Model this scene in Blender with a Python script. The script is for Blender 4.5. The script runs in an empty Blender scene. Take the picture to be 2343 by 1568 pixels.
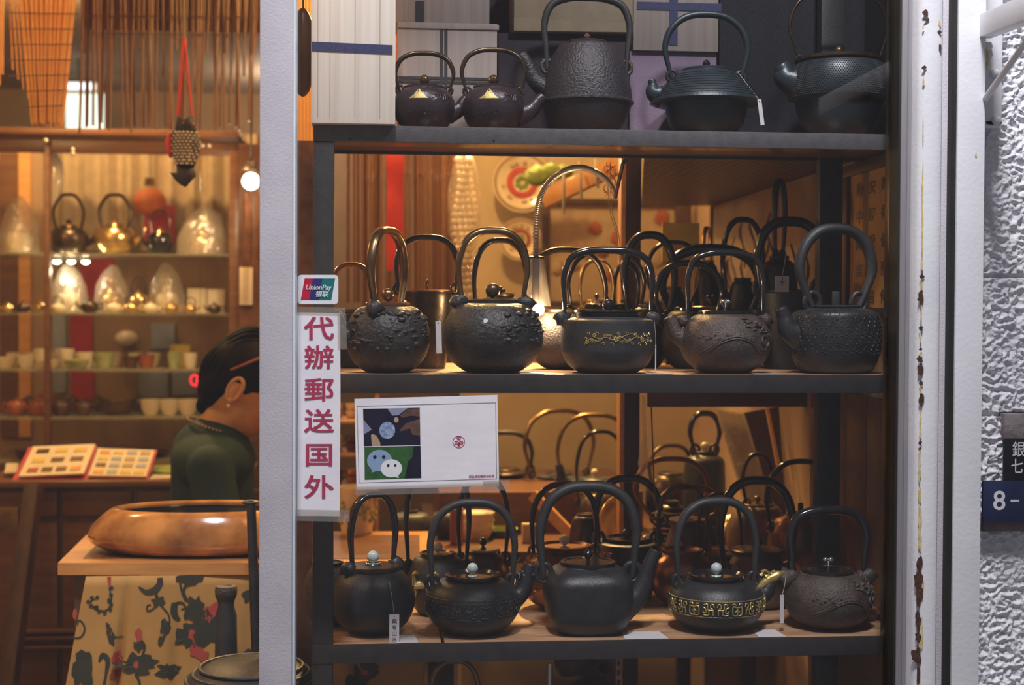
import bpy, bmesh, math, random
from mathutils import Vector, Matrix, noise
S = bpy.context.scene
C = S.collection
rnd = random.Random(7)
PI = math.pi
rad = math.radians
FPX, CX, CY = 3254.0, 1171.5, 784.0

# ---------------------------------------------------------------- camera
cam_d = bpy.data.cameras.new('camera')
cam = bpy.data.objects.new('camera', cam_d)
C.objects.link(cam)
cam_d.sensor_width = 36.0
cam_d.lens = 36.0 * FPX / 2343.0
EYE = Vector((0.0, 0.0, 1.45))
RM = Matrix.Rotation(rad(-5.2), 3, 'Z') @ Matrix.Rotation(rad(90 - 1.13), 3, 'X') @ Matrix.Rotation(rad(0.29), 3, 'Z')
cam.matrix_world = Matrix.Translation(EYE) @ RM.to_4x4()
cam_d.clip_start = 0.05
cam_d.dof.use_dof = True
cam_d.dof.focus_distance = 2.66
cam_d.dof.aperture_fstop = 3.0
S.camera = cam

# ---------------------------------------------------------------- world, lamps, exposure
W = bpy.data.worlds.new('night_street')
S.world = W
W.use_nodes = True
W.node_tree.nodes['Background'].inputs[0].default_value = (0.84, 0.84, 0.94, 1)
W.node_tree.nodes['Background'].inputs[1].default_value = 0.17
S.view_settings.view_transform = 'Standard'
S.view_settings.look = 'None'
S.view_settings.exposure = 0.0
S.view_settings.gamma = 1.0
S.cycles.transparent_max_bounces = 24
S.cycles.sample_clamp_indirect = 4.0
S.cycles.max_bounces = 8


def light(name, kind, loc, energy, col, size=0.1, target=None, size_y=None, spot=None):
    d = bpy.data.lights.new(name, kind)
    d.energy = energy
    d.color = col
    if kind == 'AREA':
        d.size = size
        if size_y:
            d.shape = 'RECTANGLE'
            d.size_y = size_y
    else:
        d.shadow_soft_size = size
    if spot:
        d.spot_size = rad(spot)
        d.spot_blend = 0.6
    o = bpy.data.objects.new(name, d)
    C.objects.link(o)
    o.location = loc
    if target is not None:
        v = Vector(target) - Vector(loc)
        o.rotation_euler = v.to_track_quat('-Z', 'Y').to_euler()
    return o


COOL = (0.90, 0.93, 1.0)
WARM = (1.0, 0.61, 0.21)
# the street side: a cool lamp under the awning close to the pier, and a high street lamp over the viewer
light('awning_lamp', 'AREA', (0.74, 1.93, 2.80), 11, COOL, 0.16, (0.95, 2.55, 1.6), 0.07)
light('street_lamp', 'AREA', (-0.3, -1.0, 7.6), 450, (1.0, 0.955, 0.975), 0.7, (0.3, 2.6, 1.4))
# the shop: warm ceiling lamps, all above the edge of the picture
light('ceiling_lamp_1', 'POINT', (-0.91, 4.60, 2.56), 62, (1.0, 0.64, 0.26), 0.04)
light('ceiling_lamp_2', 'SPOT', (0.45, 4.42, 2.50), 300, WARM, 0.05, (0.38, 2.75, 0.85), spot=84)
light('ceiling_lamp_3', 'POINT', (-1.54, 3.35, 2.40), 24, (1.0, 0.58, 0.20), 0.05)
light('ceiling_lamp_4', 'POINT', (0.80, 3.28, 2.35), 2.5, WARM, 0.04)
light('ceiling_lamp_5', 'POINT', (-1.25, 5.2, 2.56), 16, (1.0, 0.68, 0.30), 0.05)
light('ceiling_lamp_6', 'POINT', (0.23, 3.75, 2.52), 42, WARM, 0.04)
light('ceiling_lamp_7', 'POINT', (-0.4, 7.0, 2.4), 12, (1.0, 0.8, 0.6), 0.06)
# EOF-LIGHTS


# ---------------------------------------------------------------- placing by ray
def ray(px, py):
    return (RM @ Vector(((px - CX) / FPX, -(py - CY) / FPX, -1.0)))


def P(px, py, Y):
    d = ray(px, py)
    return EYE + d * ((Y - EYE.y) / d.y)


def PZ(px, py, z):
    d = ray(px, py)
    return EYE + d * ((z - EYE.z) / d.z)


def PXX(px, py, X):
    d = ray(px, py)
    return EYE + d * ((X - EYE.x) / d.x)


def SC(px, Y):
    return (P(px + 50, 784, Y) - P(px - 50, 784, Y)).length / 100.0


# ---------------------------------------------------------------- materials
def hx(r, g, b):
    f = lambda c: (c / 255 / 12.92) if c <= 10 else ((c / 255 + 0.055) / 1.055) ** 2.4
    return (f(r), f(g), f(b), 1)


def mat(name, c1, c2=None, rough=0.5, metal=0.0, scale=20.0, bump=0.0, bscale=60.0, stretch=(1, 1, 1), detail=4.0,
        spec=0.5, emit=None, estr=0.0, coat=0.0, tex='NOISE', trans=0.0, alpha=1.0, sheen=0.0, rvar=0.0):
    m = bpy.data.materials.new(name)
    m.use_nodes = True
    nt = m.node_tree
    b = nt.nodes['Principled BSDF']
    tc = nt.nodes.new('ShaderNodeTexCoord')
    mp = nt.nodes.new('ShaderNodeMapping')
    mp.inputs['Scale'].default_value = stretch
    nt.links.new(tc.outputs['Object'], mp.inputs[0])
    c2 = c2 or tuple(min(1, c * 0.8) for c in c1[:3]) + (1,)
    if tex == 'WAVE':
        n = nt.nodes.new('ShaderNodeTexWave')
        n.inputs['Scale'].default_value = scale
        n.inputs['Distortion'].default_value = 6
        n.inputs['Detail'].default_value = 3
        fac = n.outputs[1] if len(n.outputs) > 1 else n.outputs[0]
    elif tex == 'VORONOI':
        n = nt.nodes.new('ShaderNodeTexVoronoi')
        n.inputs['Scale'].default_value = scale
        fac = n.outputs['Distance']
    else:
        n = nt.nodes.new('ShaderNodeTexNoise')
        n.inputs['Scale'].default_value = scale
        n.inputs['Detail'].default_value = detail
        fac = n.outputs[0]
    nt.links.new(mp.outputs[0], n.inputs['Vector'])
    r = nt.nodes.new('ShaderNodeValToRGB')
    r.color_ramp.elements[0].position = 0.3
    r.color_ramp.elements[1].position = 0.7
    r.color_ramp.elements[0].color = c1
    r.color_ramp.elements[1].color = c2
    nt.links.new(fac, r.inputs[0])
    nt.links.new(r.outputs[0], b.inputs['Base Color'])
    b.inputs['Roughness'].default_value = rough
    if rvar:
        mr = nt.nodes.new('ShaderNodeMapRange')
        mr.inputs['To Min'].default_value = max(0.02, rough - rvar)
        mr.inputs['To Max'].default_value = min(1, rough + rvar)
        nt.links.new(fac, mr.inputs[0])
        nt.links.new(mr.outputs[0], b.inputs['Roughness'])
    b.inputs['Metallic'].default_value = metal
    b.inputs['Specular IOR Level'].default_value = spec
    if coat:
        b.inputs['Coat Weight'].default_value = coat
        b.inputs['Coat Roughness'].default_value = 0.08
    if trans:
        b.inputs['Transmission Weight'].default_value = trans
    if alpha < 1:
        b.inputs['Alpha'].default_value = alpha
    if emit:
        b.inputs['Emission Color'].default_value = emit
        b.inputs['Emission Strength'].default_value = estr
    if bump:
        n2 = nt.nodes.new('ShaderNodeTexVoronoi' if tex == 'VORONOI' else 'ShaderNodeTexNoise')
        n2.inputs['Scale'].default_value = bscale
        if tex != 'VORONOI':
            n2.inputs['Detail'].default_value = 5
        nt.links.new(mp.outputs[0], n2.inputs['Vector'])
        bp = nt.nodes.new('ShaderNodeBump')
        bp.inputs['Strength'].default_value = min(1, bump)
        bp.inputs['Distance'].default_value = 0.002 * max(1, bump)
        nt.links.new(n2.outputs[0], bp.inputs['Height'])
        nt.links.new(bp.outputs[0], b.inputs['Normal'])
    return m


def glass_mat(name, f0, tint=(1, 1, 1, 1), rough=0.0, haze=0.0, hazecol=(1, 1, 1, 1), wrinkle=0.0):
    """thin sheet: lets light straight through and mirrors a Schlick share of it on each face"""
    m = bpy.data.materials.new(name)
    m.use_nodes = True
    nt = m.node_tree
    nt.nodes.clear()
    out = nt.nodes.new('ShaderNodeOutputMaterial')
    tr = nt.nodes.new('ShaderNodeBsdfTransparent')
    tr.inputs[0].default_value = tint
    gl = nt.nodes.new('ShaderNodeBsdfGlossy')
    gl.inputs['Roughness'].default_value = rough
    g = nt.nodes.new('ShaderNodeNewGeometry')
    dt = nt.nodes.new('ShaderNodeVectorMath'); dt.operation = 'DOT_PRODUCT'
    nt.links.new(g.outputs['Incoming'], dt.inputs[0])
    nt.links.new(g.outputs['Normal'], dt.inputs[1])

    def mth(op, a, bb):
        n = nt.nodes.new('ShaderNodeMath'); n.operation = op
        for i, v in enumerate((a, bb)):
            if v is None:
                continue
            if isinstance(v, (int, float)):
                n.inputs[i].default_value = v
            else:
                nt.links.new(v, n.inputs[i])
        return n.outputs[0]
    a = mth('ABSOLUTE', dt.outputs['Value'], None)
    i = mth('SUBTRACT', 1.0, a)
    p5 = mth('POWER', i, 5.0)
    f = mth('ADD', mth('MULTIPLY', p5, 1 - f0), f0)
    mx = nt.nodes.new('ShaderNodeMixShader')
    nt.links.new(f, mx.inputs[0])
    nt.links.new(tr.outputs[0], mx.inputs[1])
    nt.links.new(gl.outputs[0], mx.inputs[2])
    last = mx.outputs[0]
    if wrinkle:
        tc = nt.nodes.new('ShaderNodeTexCoord')
        nn = nt.nodes.new('ShaderNodeTexNoise'); nn.inputs['Scale'].default_value = 45
        nt.links.new(tc.outputs['Object'], nn.inputs['Vector'])
        bp = nt.nodes.new('ShaderNodeBump'); bp.inputs['Strength'].default_value = wrinkle
        bp.inputs['Distance'].default_value = 0.01
        nt.links.new(nn.outputs[0], bp.inputs['Height'])
        nt.links.new(bp.outputs[0], gl.inputs['Normal'])
    if haze:
        df = nt.nodes.new('ShaderNodeBsdfDiffuse'); df.inputs[0].default_value = hazecol
        m2 = nt.nodes.new('ShaderNodeMixShader'); m2.inputs[0].default_value = haze
        nt.links.new(last, m2.inputs[1]); nt.links.new(df.outputs[0], m2.inputs[2])
        last = m2.outputs[0]
    nt.links.new(last, out.inputs[0])
    return m


M = {}
M['pane'] = glass_mat('window_glass', 0.052)
M['shelfglass'] = glass_mat('shelf_glass', 0.08, (0.93, 0.97, 0.9, 1), 0.03, 0.10, (0.9, 0.85, 0.6, 1))
M['wrap'] = glass_mat('crumpled_wrap', 0.16, (0.98, 0.96, 0.92, 1), 0.12, 0.16, (1.0, 0.92, 0.8, 1), 0.9)
M['goose'] = mat('ribbed_lamp_metal', (.60, .50, .38, 1), (.72, .62, .50, 1), .3, .45, 60, 0)
M['tape'] = glass_mat('clear_tape', 0.12, (0.95, 0.93, 0.9, 1), 0.2, 0.06)
M['shade'] = glass_mat('lamp_shade_glass', 0.14, (1, 0.97, 0.92, 1), 0.08, 0.05, (1, 0.95, 0.85, 1))
# iron and metals
M['iron'] = mat('black_cast_iron', (.013, .014, .016, 1), (.026, .027, .030, 1), .40, 0, 40, .3, 420, rvar=.1)
M['ironrough'] = mat('rough_black_iron', (.012, .012, .013, 1), (.034, .033, .034, 1), .42, 0, 30, 1.3, 160)
M['pebble'] = mat('orange_peel_iron', (.024, .019, .024, 1), (.035, .029, .034, 1), .38, 0, 30, 1.2, 230, detail=2)
M['matiron'] = mat('matt_grey_iron', (.024, .025, .028, 1), (.040, .040, .043, 1), .48, 0, 40, .35, 420)
M['browniron'] = mat('rusty_brown_iron', (.040, .028, .023, 1), (.085, .062, .052, 1), .48, 0, 45, 1.2, 260)
M['purpleiron'] = mat('purple_brown_iron', (.035, .022, .026, 1), (.055, .036, .040, 1), .3, .2, 25, .5, 110)
M['blueiron'] = mat('blue_black_iron', (.018, .027, .034, 1), (.028, .040, .050, 1), .38, .2, 30, .2, 200)
M['lacquer'] = mat('black_lacquer', (.008, .008, .009, 1), (.014, .013, .014, 1), .16, 0, 20, 0, coat=.5)
M['lidblack'] = mat('polished_dark_lid', (.012, .011, .011, 1), (.022, .018, .016, 1), .2, .3, 20, .05, 80, coat=.3)
M['bronze'] = mat('aged_bronze', (.16, .10, .045, 1), (.26, .17, .08, 1), .3, .9, 30, .15, 90)
M['darkbronze'] = mat('dark_bronze', (.05, .035, .022, 1), (.11, .075, .045, 1), .3, .7, 30, .2, 90)
M['copper'] = mat('brown_copper', (.20, .095, .05, 1), (.34, .17, .10, 1), .28, .85, 25, .15, 120)
M['paintcopper'] = mat('matt_brown_copper', (.10, .055, .035, 1), (.17, .095, .06, 1), .5, .3, 25, .4, 160)
M['gold'] = mat('gold_leaf', (.62, .47, .16, 1), (.80, .64, .26, 1), .32, .75, 60, .4, 200)
M['goldpaint'] = mat('gold_paint', (.55, .43, .14, 1), (.38, .30, .10, 1), .45, .4, 120, .3, 200)
M['jade'] = mat('pale_blue_jade', (.44, .56, .56, 1), (.62, .70, .67, 1), .14, 0, 90, 0, coat=.6)
M['cream_jade'] = mat('cream_jade', (.62, .55, .40, 1), (.74, .68, .52, 1), .18, 0, 80, 0, coat=.6)
M['silver'] = mat('dull_silver', (.42, .42, .40, 1), (.6, .6, .57, 1), .2, .9, 30, 0)
M['redbead'] = mat('reddish_bead', (.16, .05, .035, 1), (.22, .08, .06, 1), .15, .3, 40, 0)
# steel, wood, paint, cloth
M['shelfsteel'] = mat('dark_shelf_steel', (.024, .022, .023, 1), (.036, .033, .034, 1), .48, .1, 40, .2, 300)
M['shelffront'] = mat('lit_shelf_edge', (.075, .070, .078, 1), (.10, .095, .10, 1), .55, .1, 60, .25, 300)  # rail steel with the outside light on the top rail put into its colour
M['shelfwood'] = mat('varnished_shelf_board', (.17, .085, .04, 1), (.26, .13, .06, 1), .25, 0, 8, .1, 30, (1, 12, 12), coat=.3)
M['shelftop'] = mat('worn_shelf_top', (.30, .15, .075, 1), (.52, .33, .20, 1), .4, 0, 9, .3, 40, (1, 7, 7))
M['whitepost'] = mat('white_painted_steel', (.74, .74, .77, 1), (.66, .66, .70, 1), .45, 0, 7, .25, 120)
M['greypost'] = mat('grey_lilac_paint', (.60, .57, .62, 1), (.53, .50, .55, 1), .5, 0, 12, .35, 320)
M['alu'] = mat('brushed_aluminium', (.42, .39, .41, 1), (.33, .31, .33, 1), .34, .55, 30, .2, 60, (40, 40, .6))
M['edge'] = mat('pale_blue_edge_strip', (.72, .82, .88, 1), (.65, .75, .82, 1), .35, 0, 20, 0)
M['gasket'] = mat('black_rubber_gasket', (.012, .012, .010, 1), (.02, .02, .016, 1), .6, 0, 20, .1, 100)
M['rust'] = mat('dark_rust', (.045, .018, .014, 1), (.09, .04, .028, 1), .8, 0, 120, .6, 200)
M['ruststain'] = mat('yellow_rust_stain', (.50, .36, .12, 1), (.68, .58, .34, 1), .7, 0, 120, .3, 200)
M['stucco'] = mat('white_stucco', (.78, .78, .82, 1), (.66, .66, .70, 1), .75, 0, 14, .5, 220)
M['stuccoband'] = mat('brown_grey_render', (.20, .165, .165, 1), (.27, .23, .225, 1), .85, 0, 40, .9, 120)
M['navy'] = mat('navy_enamel', (.018, .024, .062, 1), (.024, .032, .080, 1), .4, 0, 30, 0)
M['blackenamel'] = mat('black_enamel', (.013, .014, .018, 1), (.018, .02, .028, 1), .4, 0, 30, 0)
M['signwhite'] = mat('white_enamel_lettering', (.70, .70, .72, 1), (.60, .60, .63, 1), .45, 0, 200, .2, 300)
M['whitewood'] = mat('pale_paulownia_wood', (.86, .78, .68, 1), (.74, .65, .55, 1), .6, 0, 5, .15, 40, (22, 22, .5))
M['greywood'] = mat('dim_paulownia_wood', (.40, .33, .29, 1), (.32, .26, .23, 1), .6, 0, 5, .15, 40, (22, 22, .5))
M['cardboard'] = mat('brown_kraft_board', (.38, .29, .19, 1), (.32, .24, .16, 1), .75, 0, 30, .3, 160)
M['purplebox'] = mat('mauve_paper_box', (.28, .20, .28, 1), (.23, .165, .235, 1), .7, 0, 30, .3, 220)
M['darkbox'] = mat('dark_aubergine_box', (.035, .022, .032, 1), (.05, .032, .044, 1), .7, 0, 30, .3, 220)
M['velvet'] = mat('black_flecked_cloth', (.006, .006, .009, 1), (.040, .040, .050, 1), .8, 0, 700, .5, 700)
M['navyribbon'] = mat('navy_ribbon', (.035, .040, .12, 1), (.05, .055, .15, 1), .6, 0, 200, .3, 400)
M['blackribbon'] = mat('black_woven_tape', (.03, .025, .028, 1), (.05, .042, .045, 1), .7, 0, 200, .3, 400)
M['paper'] = mat('cool_white_paper', (.86, .83, .88, 1), (.76, .73, .78, 1), .55, 0, 9, .6, 22)
M['tagpaper'] = mat('price_tag_card', (.62, .60, .62, 1), (.55, .53, .56, 1), .7, 0, 60, .2, 200)
M['redink'] = mat('crimson_ink', (.38, .035, .085, 1), (.44, .05, .11, 1), .55, 0, 60, 0)
M['darkink'] = mat('dark_ink', (.03, .03, .05, 1), (.04, .04, .06, 1), .6, 0, 60, 0)
M['darkwood'] = mat('dark_walnut', (.045, .022, .012, 1), (.085, .042, .022, 1), .35, 0, 6, .2, 40, (8, 8, 1))
M['nicheboard'] = mat('dark_grained_board', (.03, .016, .009, 1), (.10, .055, .03, 1), .45, 0, 3.5, .2, 40, (4, 1, 1), tex='WAVE')
M['redwood'] = mat('reddish_brown_wood', (.10, .040, .016, 1), (.16, .070, .028, 1), .32, 0, 6, .2, 40, (1, 8, 8))
M['honeywood'] = mat('honey_pine', (.52, .24, .07, 1), (.64, .33, .11, 1), .32, 0, 6, .15, 40, (1, 10, 10), coat=.2)
M['burl'] = mat('polished_burl', (.20, .065, .018, 1), (.60, .27, .07, 1), .14, 0, 14, .2, 9, coat=.7)
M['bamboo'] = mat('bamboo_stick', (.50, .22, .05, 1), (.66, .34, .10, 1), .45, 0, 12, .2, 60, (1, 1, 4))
M['bamboodark'] = mat('brown_shaded_bamboo', (.13, .058, .022, 1), (.22, .10, .04, 1), .5, 0, 12, .2, 60, (1, 1, 4))  # brown bamboo; also paints the weaker light on the top blind
M['creamwall'] = mat('cream_plaster', (.52, .42, .27, 1), (.44, .35, .21, 1), .7, 0, 5, .2, 60)
M['brownwall'] = mat('brown_plaster', (.34, .22, .13, 1), (.28, .18, .10, 1), .7, 0, 5, .2, 60)
M['floor'] = mat('brown_floor', (.14, .08, .05, 1), (.10, .06, .04, 1), .4, 0, 5, .1, 60)
M['ceiling'] = mat('ceiling_paint', (.50, .40, .30, 1), (.45, .36, .27, 1), .8, 0, 5, .1, 60)
M['pavement'] = mat('grey_pavement', (.20, .20, .21, 1), (.15, .15, .16, 1), .8, 0, 12, .4, 60)
M['beige'] = mat('beige_curtain', (.42, .32, .20, 1), (.35, .26, .16, 1), .8, 0, 30, .2, 120)
M['porcelain'] = mat('cream_porcelain', (.78, .70, .55, 1), (.70, .60, .44, 1), .15, 0, 20, 0, coat=.5)
M['celadon'] = mat('green_glaze', (.30, .36, .16, 1), (.42, .44, .22, 1), .15, 0, 20, 0, coat=.5)
M['clay'] = mat('red_clay', (.26, .07, .035, 1), (.38, .12, .06, 1), .3, 0, 20, .1, 80)
M['darkclay'] = mat('dark_clay', (.07, .035, .022, 1), (.12, .06, .035, 1), .35, 0, 20, .1, 80)
M['gilt'] = mat('gilt_metal', (.62, .42, .17, 1), (.75, .55, .28, 1), .2, .9, 40, .3, 160)
M['red'] = mat('bright_red_cloth', (.62, .045, .03, 1), (.50, .035, .025, 1), .6, 0, 20, .1, 120)
M['crimsonpaper'] = mat('red_paper', (.42, .04, .05, 1), (.35, .03, .05, 1), .6, 0, 20, .1, 120)
M['orange'] = mat('orange_lantern_silk', (.75, .22, .05, 1), (.65, .15, .04, 1), .6, 0, 20, .1, 120)
M['bluegrey'] = mat('blue_grey_card', (.25, .28, .34, 1), (.30, .33, .40, 1), .6, 0, 8, .1, 60)
M['green'] = mat('leaf_green', (.13, .19, .02, 1), (.22, .27, .04, 1), .5, 0, 20, .1, 60)
M['skin'] = mat('skin', (.62, .34, .16, 1), (.56, .30, .14, 1), .45, 0, 20, .08, 120)
M['hair'] = mat('black_hair', (.005, .004, .004, 1), (.011, .008, .007, 1), .5, 0, 30, .7, 60, (1, 14, 3), spec=.07)
M['dress'] = mat('dark_green_knit', (.008, .032, .032, 1), (.012, .044, .044, 1), .85, 0, 120, .5, 300)
M['cloth'] = mat('ochre_floral_cloth', (.56, .33, .10, 1), (.46, .26, .075, 1), .75, 0, 8, .15, 160)
M['printdark'] = mat('dark_green_print', (.035, .045, .030, 1), (.05, .05, .035, 1), .8, 0, 40, 0)
M['printred'] = mat('coral_print', (.50, .09, .06, 1), (.42, .07, .05, 1), .8, 0, 40, 0)
M['stonewhite'] = mat('white_print', (.8, .8, .82, 1), (.74, .74, .78, 1), .5, 0, 40, 0)
M['string'] = mat('cotton_string', (.45, .43, .40, 1), (.38, .36, .34, 1), .8, 0, 60, 0)
M['crystal'] = mat('cut_crystal', (.95, .88, .78, 1), (.8, .72, .6, 1), .08, .6, 60, 0)
M['yellowcard'] = mat('yellow_card', (.60, .45, .12, 1), (.5, .36, .1, 1), .7, 0, 30, 0)
M['calligraphy'] = mat('amber_scroll_silk', (.52, .26, .06, 1), (.36, .17, .045, 1), .4, 0, 10, .2, 40)
M['inkpaper'] = mat('ink_painted_paper', (.36, .26, .16, 1), (.26, .18, .11, 1), .8, 0, 7, .1, 60)


def emis(name, col, s):
    m = bpy.data.materials.new(name)
    m.use_nodes = True
    nt = m.node_tree
    nt.nodes.clear()
    o = nt.nodes.new('ShaderNodeOutputMaterial')
    e = nt.nodes.new('ShaderNodeEmission')
    e.inputs[0].default_value = col
    e.inputs[1].default_value = s
    nt.links.new(e.outputs[0], o.inputs[0])
    return m


M['bulb'] = emis('lit_bulb', (1, .80, .50, 1), 60)
M['glintbulb'] = emis('reflection_glint_bulb', (1, .9, .62, 1), 14)  # glow of the added bulbs that imitate reflections
M['panel'] = emis('lit_panel', (.95, 1, .78, 1), 1.6)
M['redglow'] = emis('red_glow', (1, .04, .05, 1), 1.4)


# ---------------------------------------------------------------- objects
def tag(o, label=None, cat=None, group=None, kind=None):
    if label: o['label'] = label
    if cat: o['category'] = cat
    if group: o['group'] = group
    if kind: o['kind'] = kind
    return o


def obj(name, bm, m, parent=None, smooth=True, angle=40, loc=None):
    me = bpy.data.meshes.new(name)
    bm.normal_update()
    bm.to_mesh(me)
    bm.free()
    me.materials.append(M[m] if isinstance(m, str) else m)
    if smooth:
        for p in me.polygons: p.use_smooth = True
        try: me.set_sharp_from_angle(angle=rad(angle))
        except Exception: pass
    o = bpy.data.objects.new(name, me)
    C.objects.link(o)
    if parent: o.parent = parent
    if loc is not None: o.location = loc
    return o


def thing(name, label, cat, loc=(0, 0, 0), rz=0, group=None):
    o = bpy.data.objects.new(name, None)
    o.empty_display_size = 0.05
    C.objects.link(o)
    o.location = loc
    o.rotation_euler = (0, 0, rz)
    return tag(o, label, cat, group)


def struct(name, bm, m, parent=None, **k):
    o = obj(name, bm, m, parent, **k)
    if not parent: o['kind'] = 'structure'
    return o


def nb(): return bmesh.new()


def box(bm, x0, x1, y0, y1, z0, z1, bev=0.0, mtx=None):
    r = bmesh.ops.create_cube(bm, size=1.0, matrix=Matrix.Translation(((x0 + x1) / 2, (y0 + y1) / 2, (z0 + z1) / 2)) @ Matrix.Diagonal((abs(x1 - x0), abs(y1 - y0), abs(z1 - z0), 1)))
    vs = r['verts']
    if bev:
        es = list({e for v in vs for e in v.link_edges})
        b = bmesh.ops.bevel(bm, geom=es, offset=bev, segments=2, affect='EDGES', profile=.6)
        vs = list({v for f in b['faces'] for v in f.verts} | {v for v in vs if v.is_valid})
    if mtx is not None:
        bmesh.ops.transform(bm, matrix=mtx, verts=[v for v in vs if v.is_valid])
    return bm


def B(*a, **k): return box(nb(), *a, **k)


def lathe(bm, prof, seg=40, cx=0, cy=0, cz=0, sx=1, sy=1, power=2.0, rot=0.0):
    rings = []
    for r, z in prof:
        if r < 1e-6:
            rings.append([bm.verts.new((cx, cy, cz + z))])
        else:
            ring = []
            for i in range(seg):
                a = 2 * PI * i / seg
                c, s = math.cos(a), math.sin(a)
                if power != 2.0:
                    k = (abs(c) ** power + abs(s) ** power) ** (-1 / power)
                else:
                    k = 1
                x, y = r * k * c * sx, r * k * s * sy
                if rot:
                    x, y = x * math.cos(rot) - y * math.sin(rot), x * math.sin(rot) + y * math.cos(rot)
                ring.append(bm.verts.new((cx + x, cy + y, cz + z)))
            rings.append(ring)
    for a, b in zip(rings, rings[1:]):
        if len(a) == 1 and len(b) == 1: continue
        for i in range(seg):
            j = (i + 1) % seg
            try:
                if len(a) == 1: bm.faces.new((a[0], b[j], b[i]))
                elif len(b) == 1: bm.faces.new((a[i], a[j], b[0]))
                else: bm.faces.new((a[i], a[j], b[j], b[i]))
            except ValueError: pass
    return bm


def catmull(pts, n=6):
    pts = [Vector(p) for p in pts]
    out = []
    for i in range(len(pts) - 1):
        p0 = pts[max(0, i - 1)]; p1 = pts[i]; p2 = pts[i + 1]; p3 = pts[min(len(pts) - 1, i + 2)]
        for k in range(n):
            t = k / n
            out.append(0.5 * ((2 * p1) + (p2 - p0) * t + (2 * p0 - 5 * p1 + 4 * p2 - p3) * t * t + (3 * p1 - p0 - 3 * p2 + p3) * t ** 3))
    out.append(pts[-1])
    return out


def tube(bm, pts, radii, seg=10, flat=1.0, normal=None, closed=False, cap=True):
    """radii: number or list; flat scales the section along `normal`"""
    pts = [Vector(p) for p in pts]
    n = len(pts)
    if not isinstance(radii, (list, tuple)): radii = [radii] * n
    if len(radii) != n:
        m = len(radii) - 1
        radii = [radii[min(m, int(i / (n - 1) * m))] * (1 - (i / (n - 1) * m) % 1) + radii[min(m, int(i / (n - 1) * m) + 1)] * ((i / (n - 1) * m) % 1) for i in range(n)]
    rings = []
    up = Vector(normal) if normal is not None else None
    prev = None
    for i in range(n):
        if closed: t = (pts[(i + 1) % n] - pts[i - 1])
        else: t = pts[min(n - 1, i + 1)] - pts[max(0, i - 1)]
        if t.length < 1e-9: t = Vector((0, 0, 1))
        t.normalize()
        if up is not None: u = up - t * up.dot(t)
        elif prev is not None: u = prev - t * prev.dot(t)
        else:
            a = Vector((0, 0, 1)) if abs(t.z) < .9 else Vector((1, 0, 0))
            u = a - t * a.dot(t)
        if u.length < 1e-6: u = t.orthogonal()
        u.normalize(); prev = u
        w = t.cross(u)
        rings.append([bm.verts.new(pts[i] + radii[i] * (u * math.cos(2 * PI * k / seg) * flat + w * math.sin(2 * PI * k / seg))) for k in range(seg)])
    rr = list(zip(rings, rings[1:]))
    if closed: rr.append((rings[-1], rings[0]))
    for a, b in rr:
        for k in range(seg):
            j = (k + 1) % seg
            bm.faces.new((a[k], a[j], b[j], b[k]))
    if cap and not closed:
        bm.faces.new(rings[0][::-1]); bm.faces.new(rings[-1])
    return bm


def ball(bm, c, r, seg=16, rings=10, sc=(1, 1, 1), rot=None):
    mt = Matrix.Translation(c)
    if rot is not None: mt = mt @ rot
    mt = mt @ Matrix.Diagonal((sc[0] * r, sc[1] * r, sc[2] * r, 1))
    bmesh.ops.create_uvsphere(bm, u_segments=seg, v_segments=rings, radius=1.0, matrix=mt)
    return bm


def rock(bm, c, r, amp=.35, sub=2, sc=(1, 1, 1), seed=0):
    q = bmesh.ops.create_icosphere(bm, subdivisions=sub, radius=1.0)
    for v in q['verts']:
        k = 1 + amp * noise.noise(v.co * 2.3 + Vector((seed * 3.1, 0, 0)))
        v.co = Vector(c) + Vector((v.co.x * r * k * sc[0], v.co.y * r * k * sc[1], v.co.z * r * k * sc[2]))
    return bm


def prism(bm, pts2, y0, y1, mtx=None):
    """polygon in x,z extruded from y0 to y1"""
    a = [bm.verts.new((x, y0, z)) for x, z in pts2]
    b = [bm.verts.new((x, y1, z)) for x, z in pts2]
    bm.faces.new(a); bm.faces.new(b[::-1])
    n = len(a)
    for i in range(n):
        j = (i + 1) % n
        bm.faces.new((a[j], a[i], b[i], b[j]))
    if mtx is not None:
        bmesh.ops.transform(bm, matrix=mtx, verts=a + b)
    return bm


def slab(bm, corners, th, direction):
    """quad (any polygon) of 3-D corners with thickness th along direction"""
    d = Vector(direction).normalized() * th
    a = [bm.verts.new(c) for c in corners]
    b = [bm.verts.new(Vector(c) + d) for c in corners]
    bm.faces.new(a); bm.faces.new(b[::-1])
    n = len(a)
    for i in range(n):
        j = (i + 1) % n
        bm.faces.new((a[j], a[i], b[i], b[j]))
    bmesh.ops.recalc_face_normals(bm, faces=bm.faces[:])
    return bm


def pbox(x0, x1, y0, y1, Y, d, bev=0.0, bm=None, ztop=None, zbot=None):
    """box whose front face fills the pixel box at depth Y and goes back by d"""
    xm, ym = (x0 + x1) / 2, (y0 + y1) / 2
    a = P(x0, ym, Y); b = P(x1, ym, Y)
    zt = P(xm, y0, Y).z if ztop is None else ztop
    zb = P(xm, y1, Y).z if zbot is None else zbot
    return box(bm or nb(), a.x, b.x, Y, Y + d, zb, zt, bev)


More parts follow.
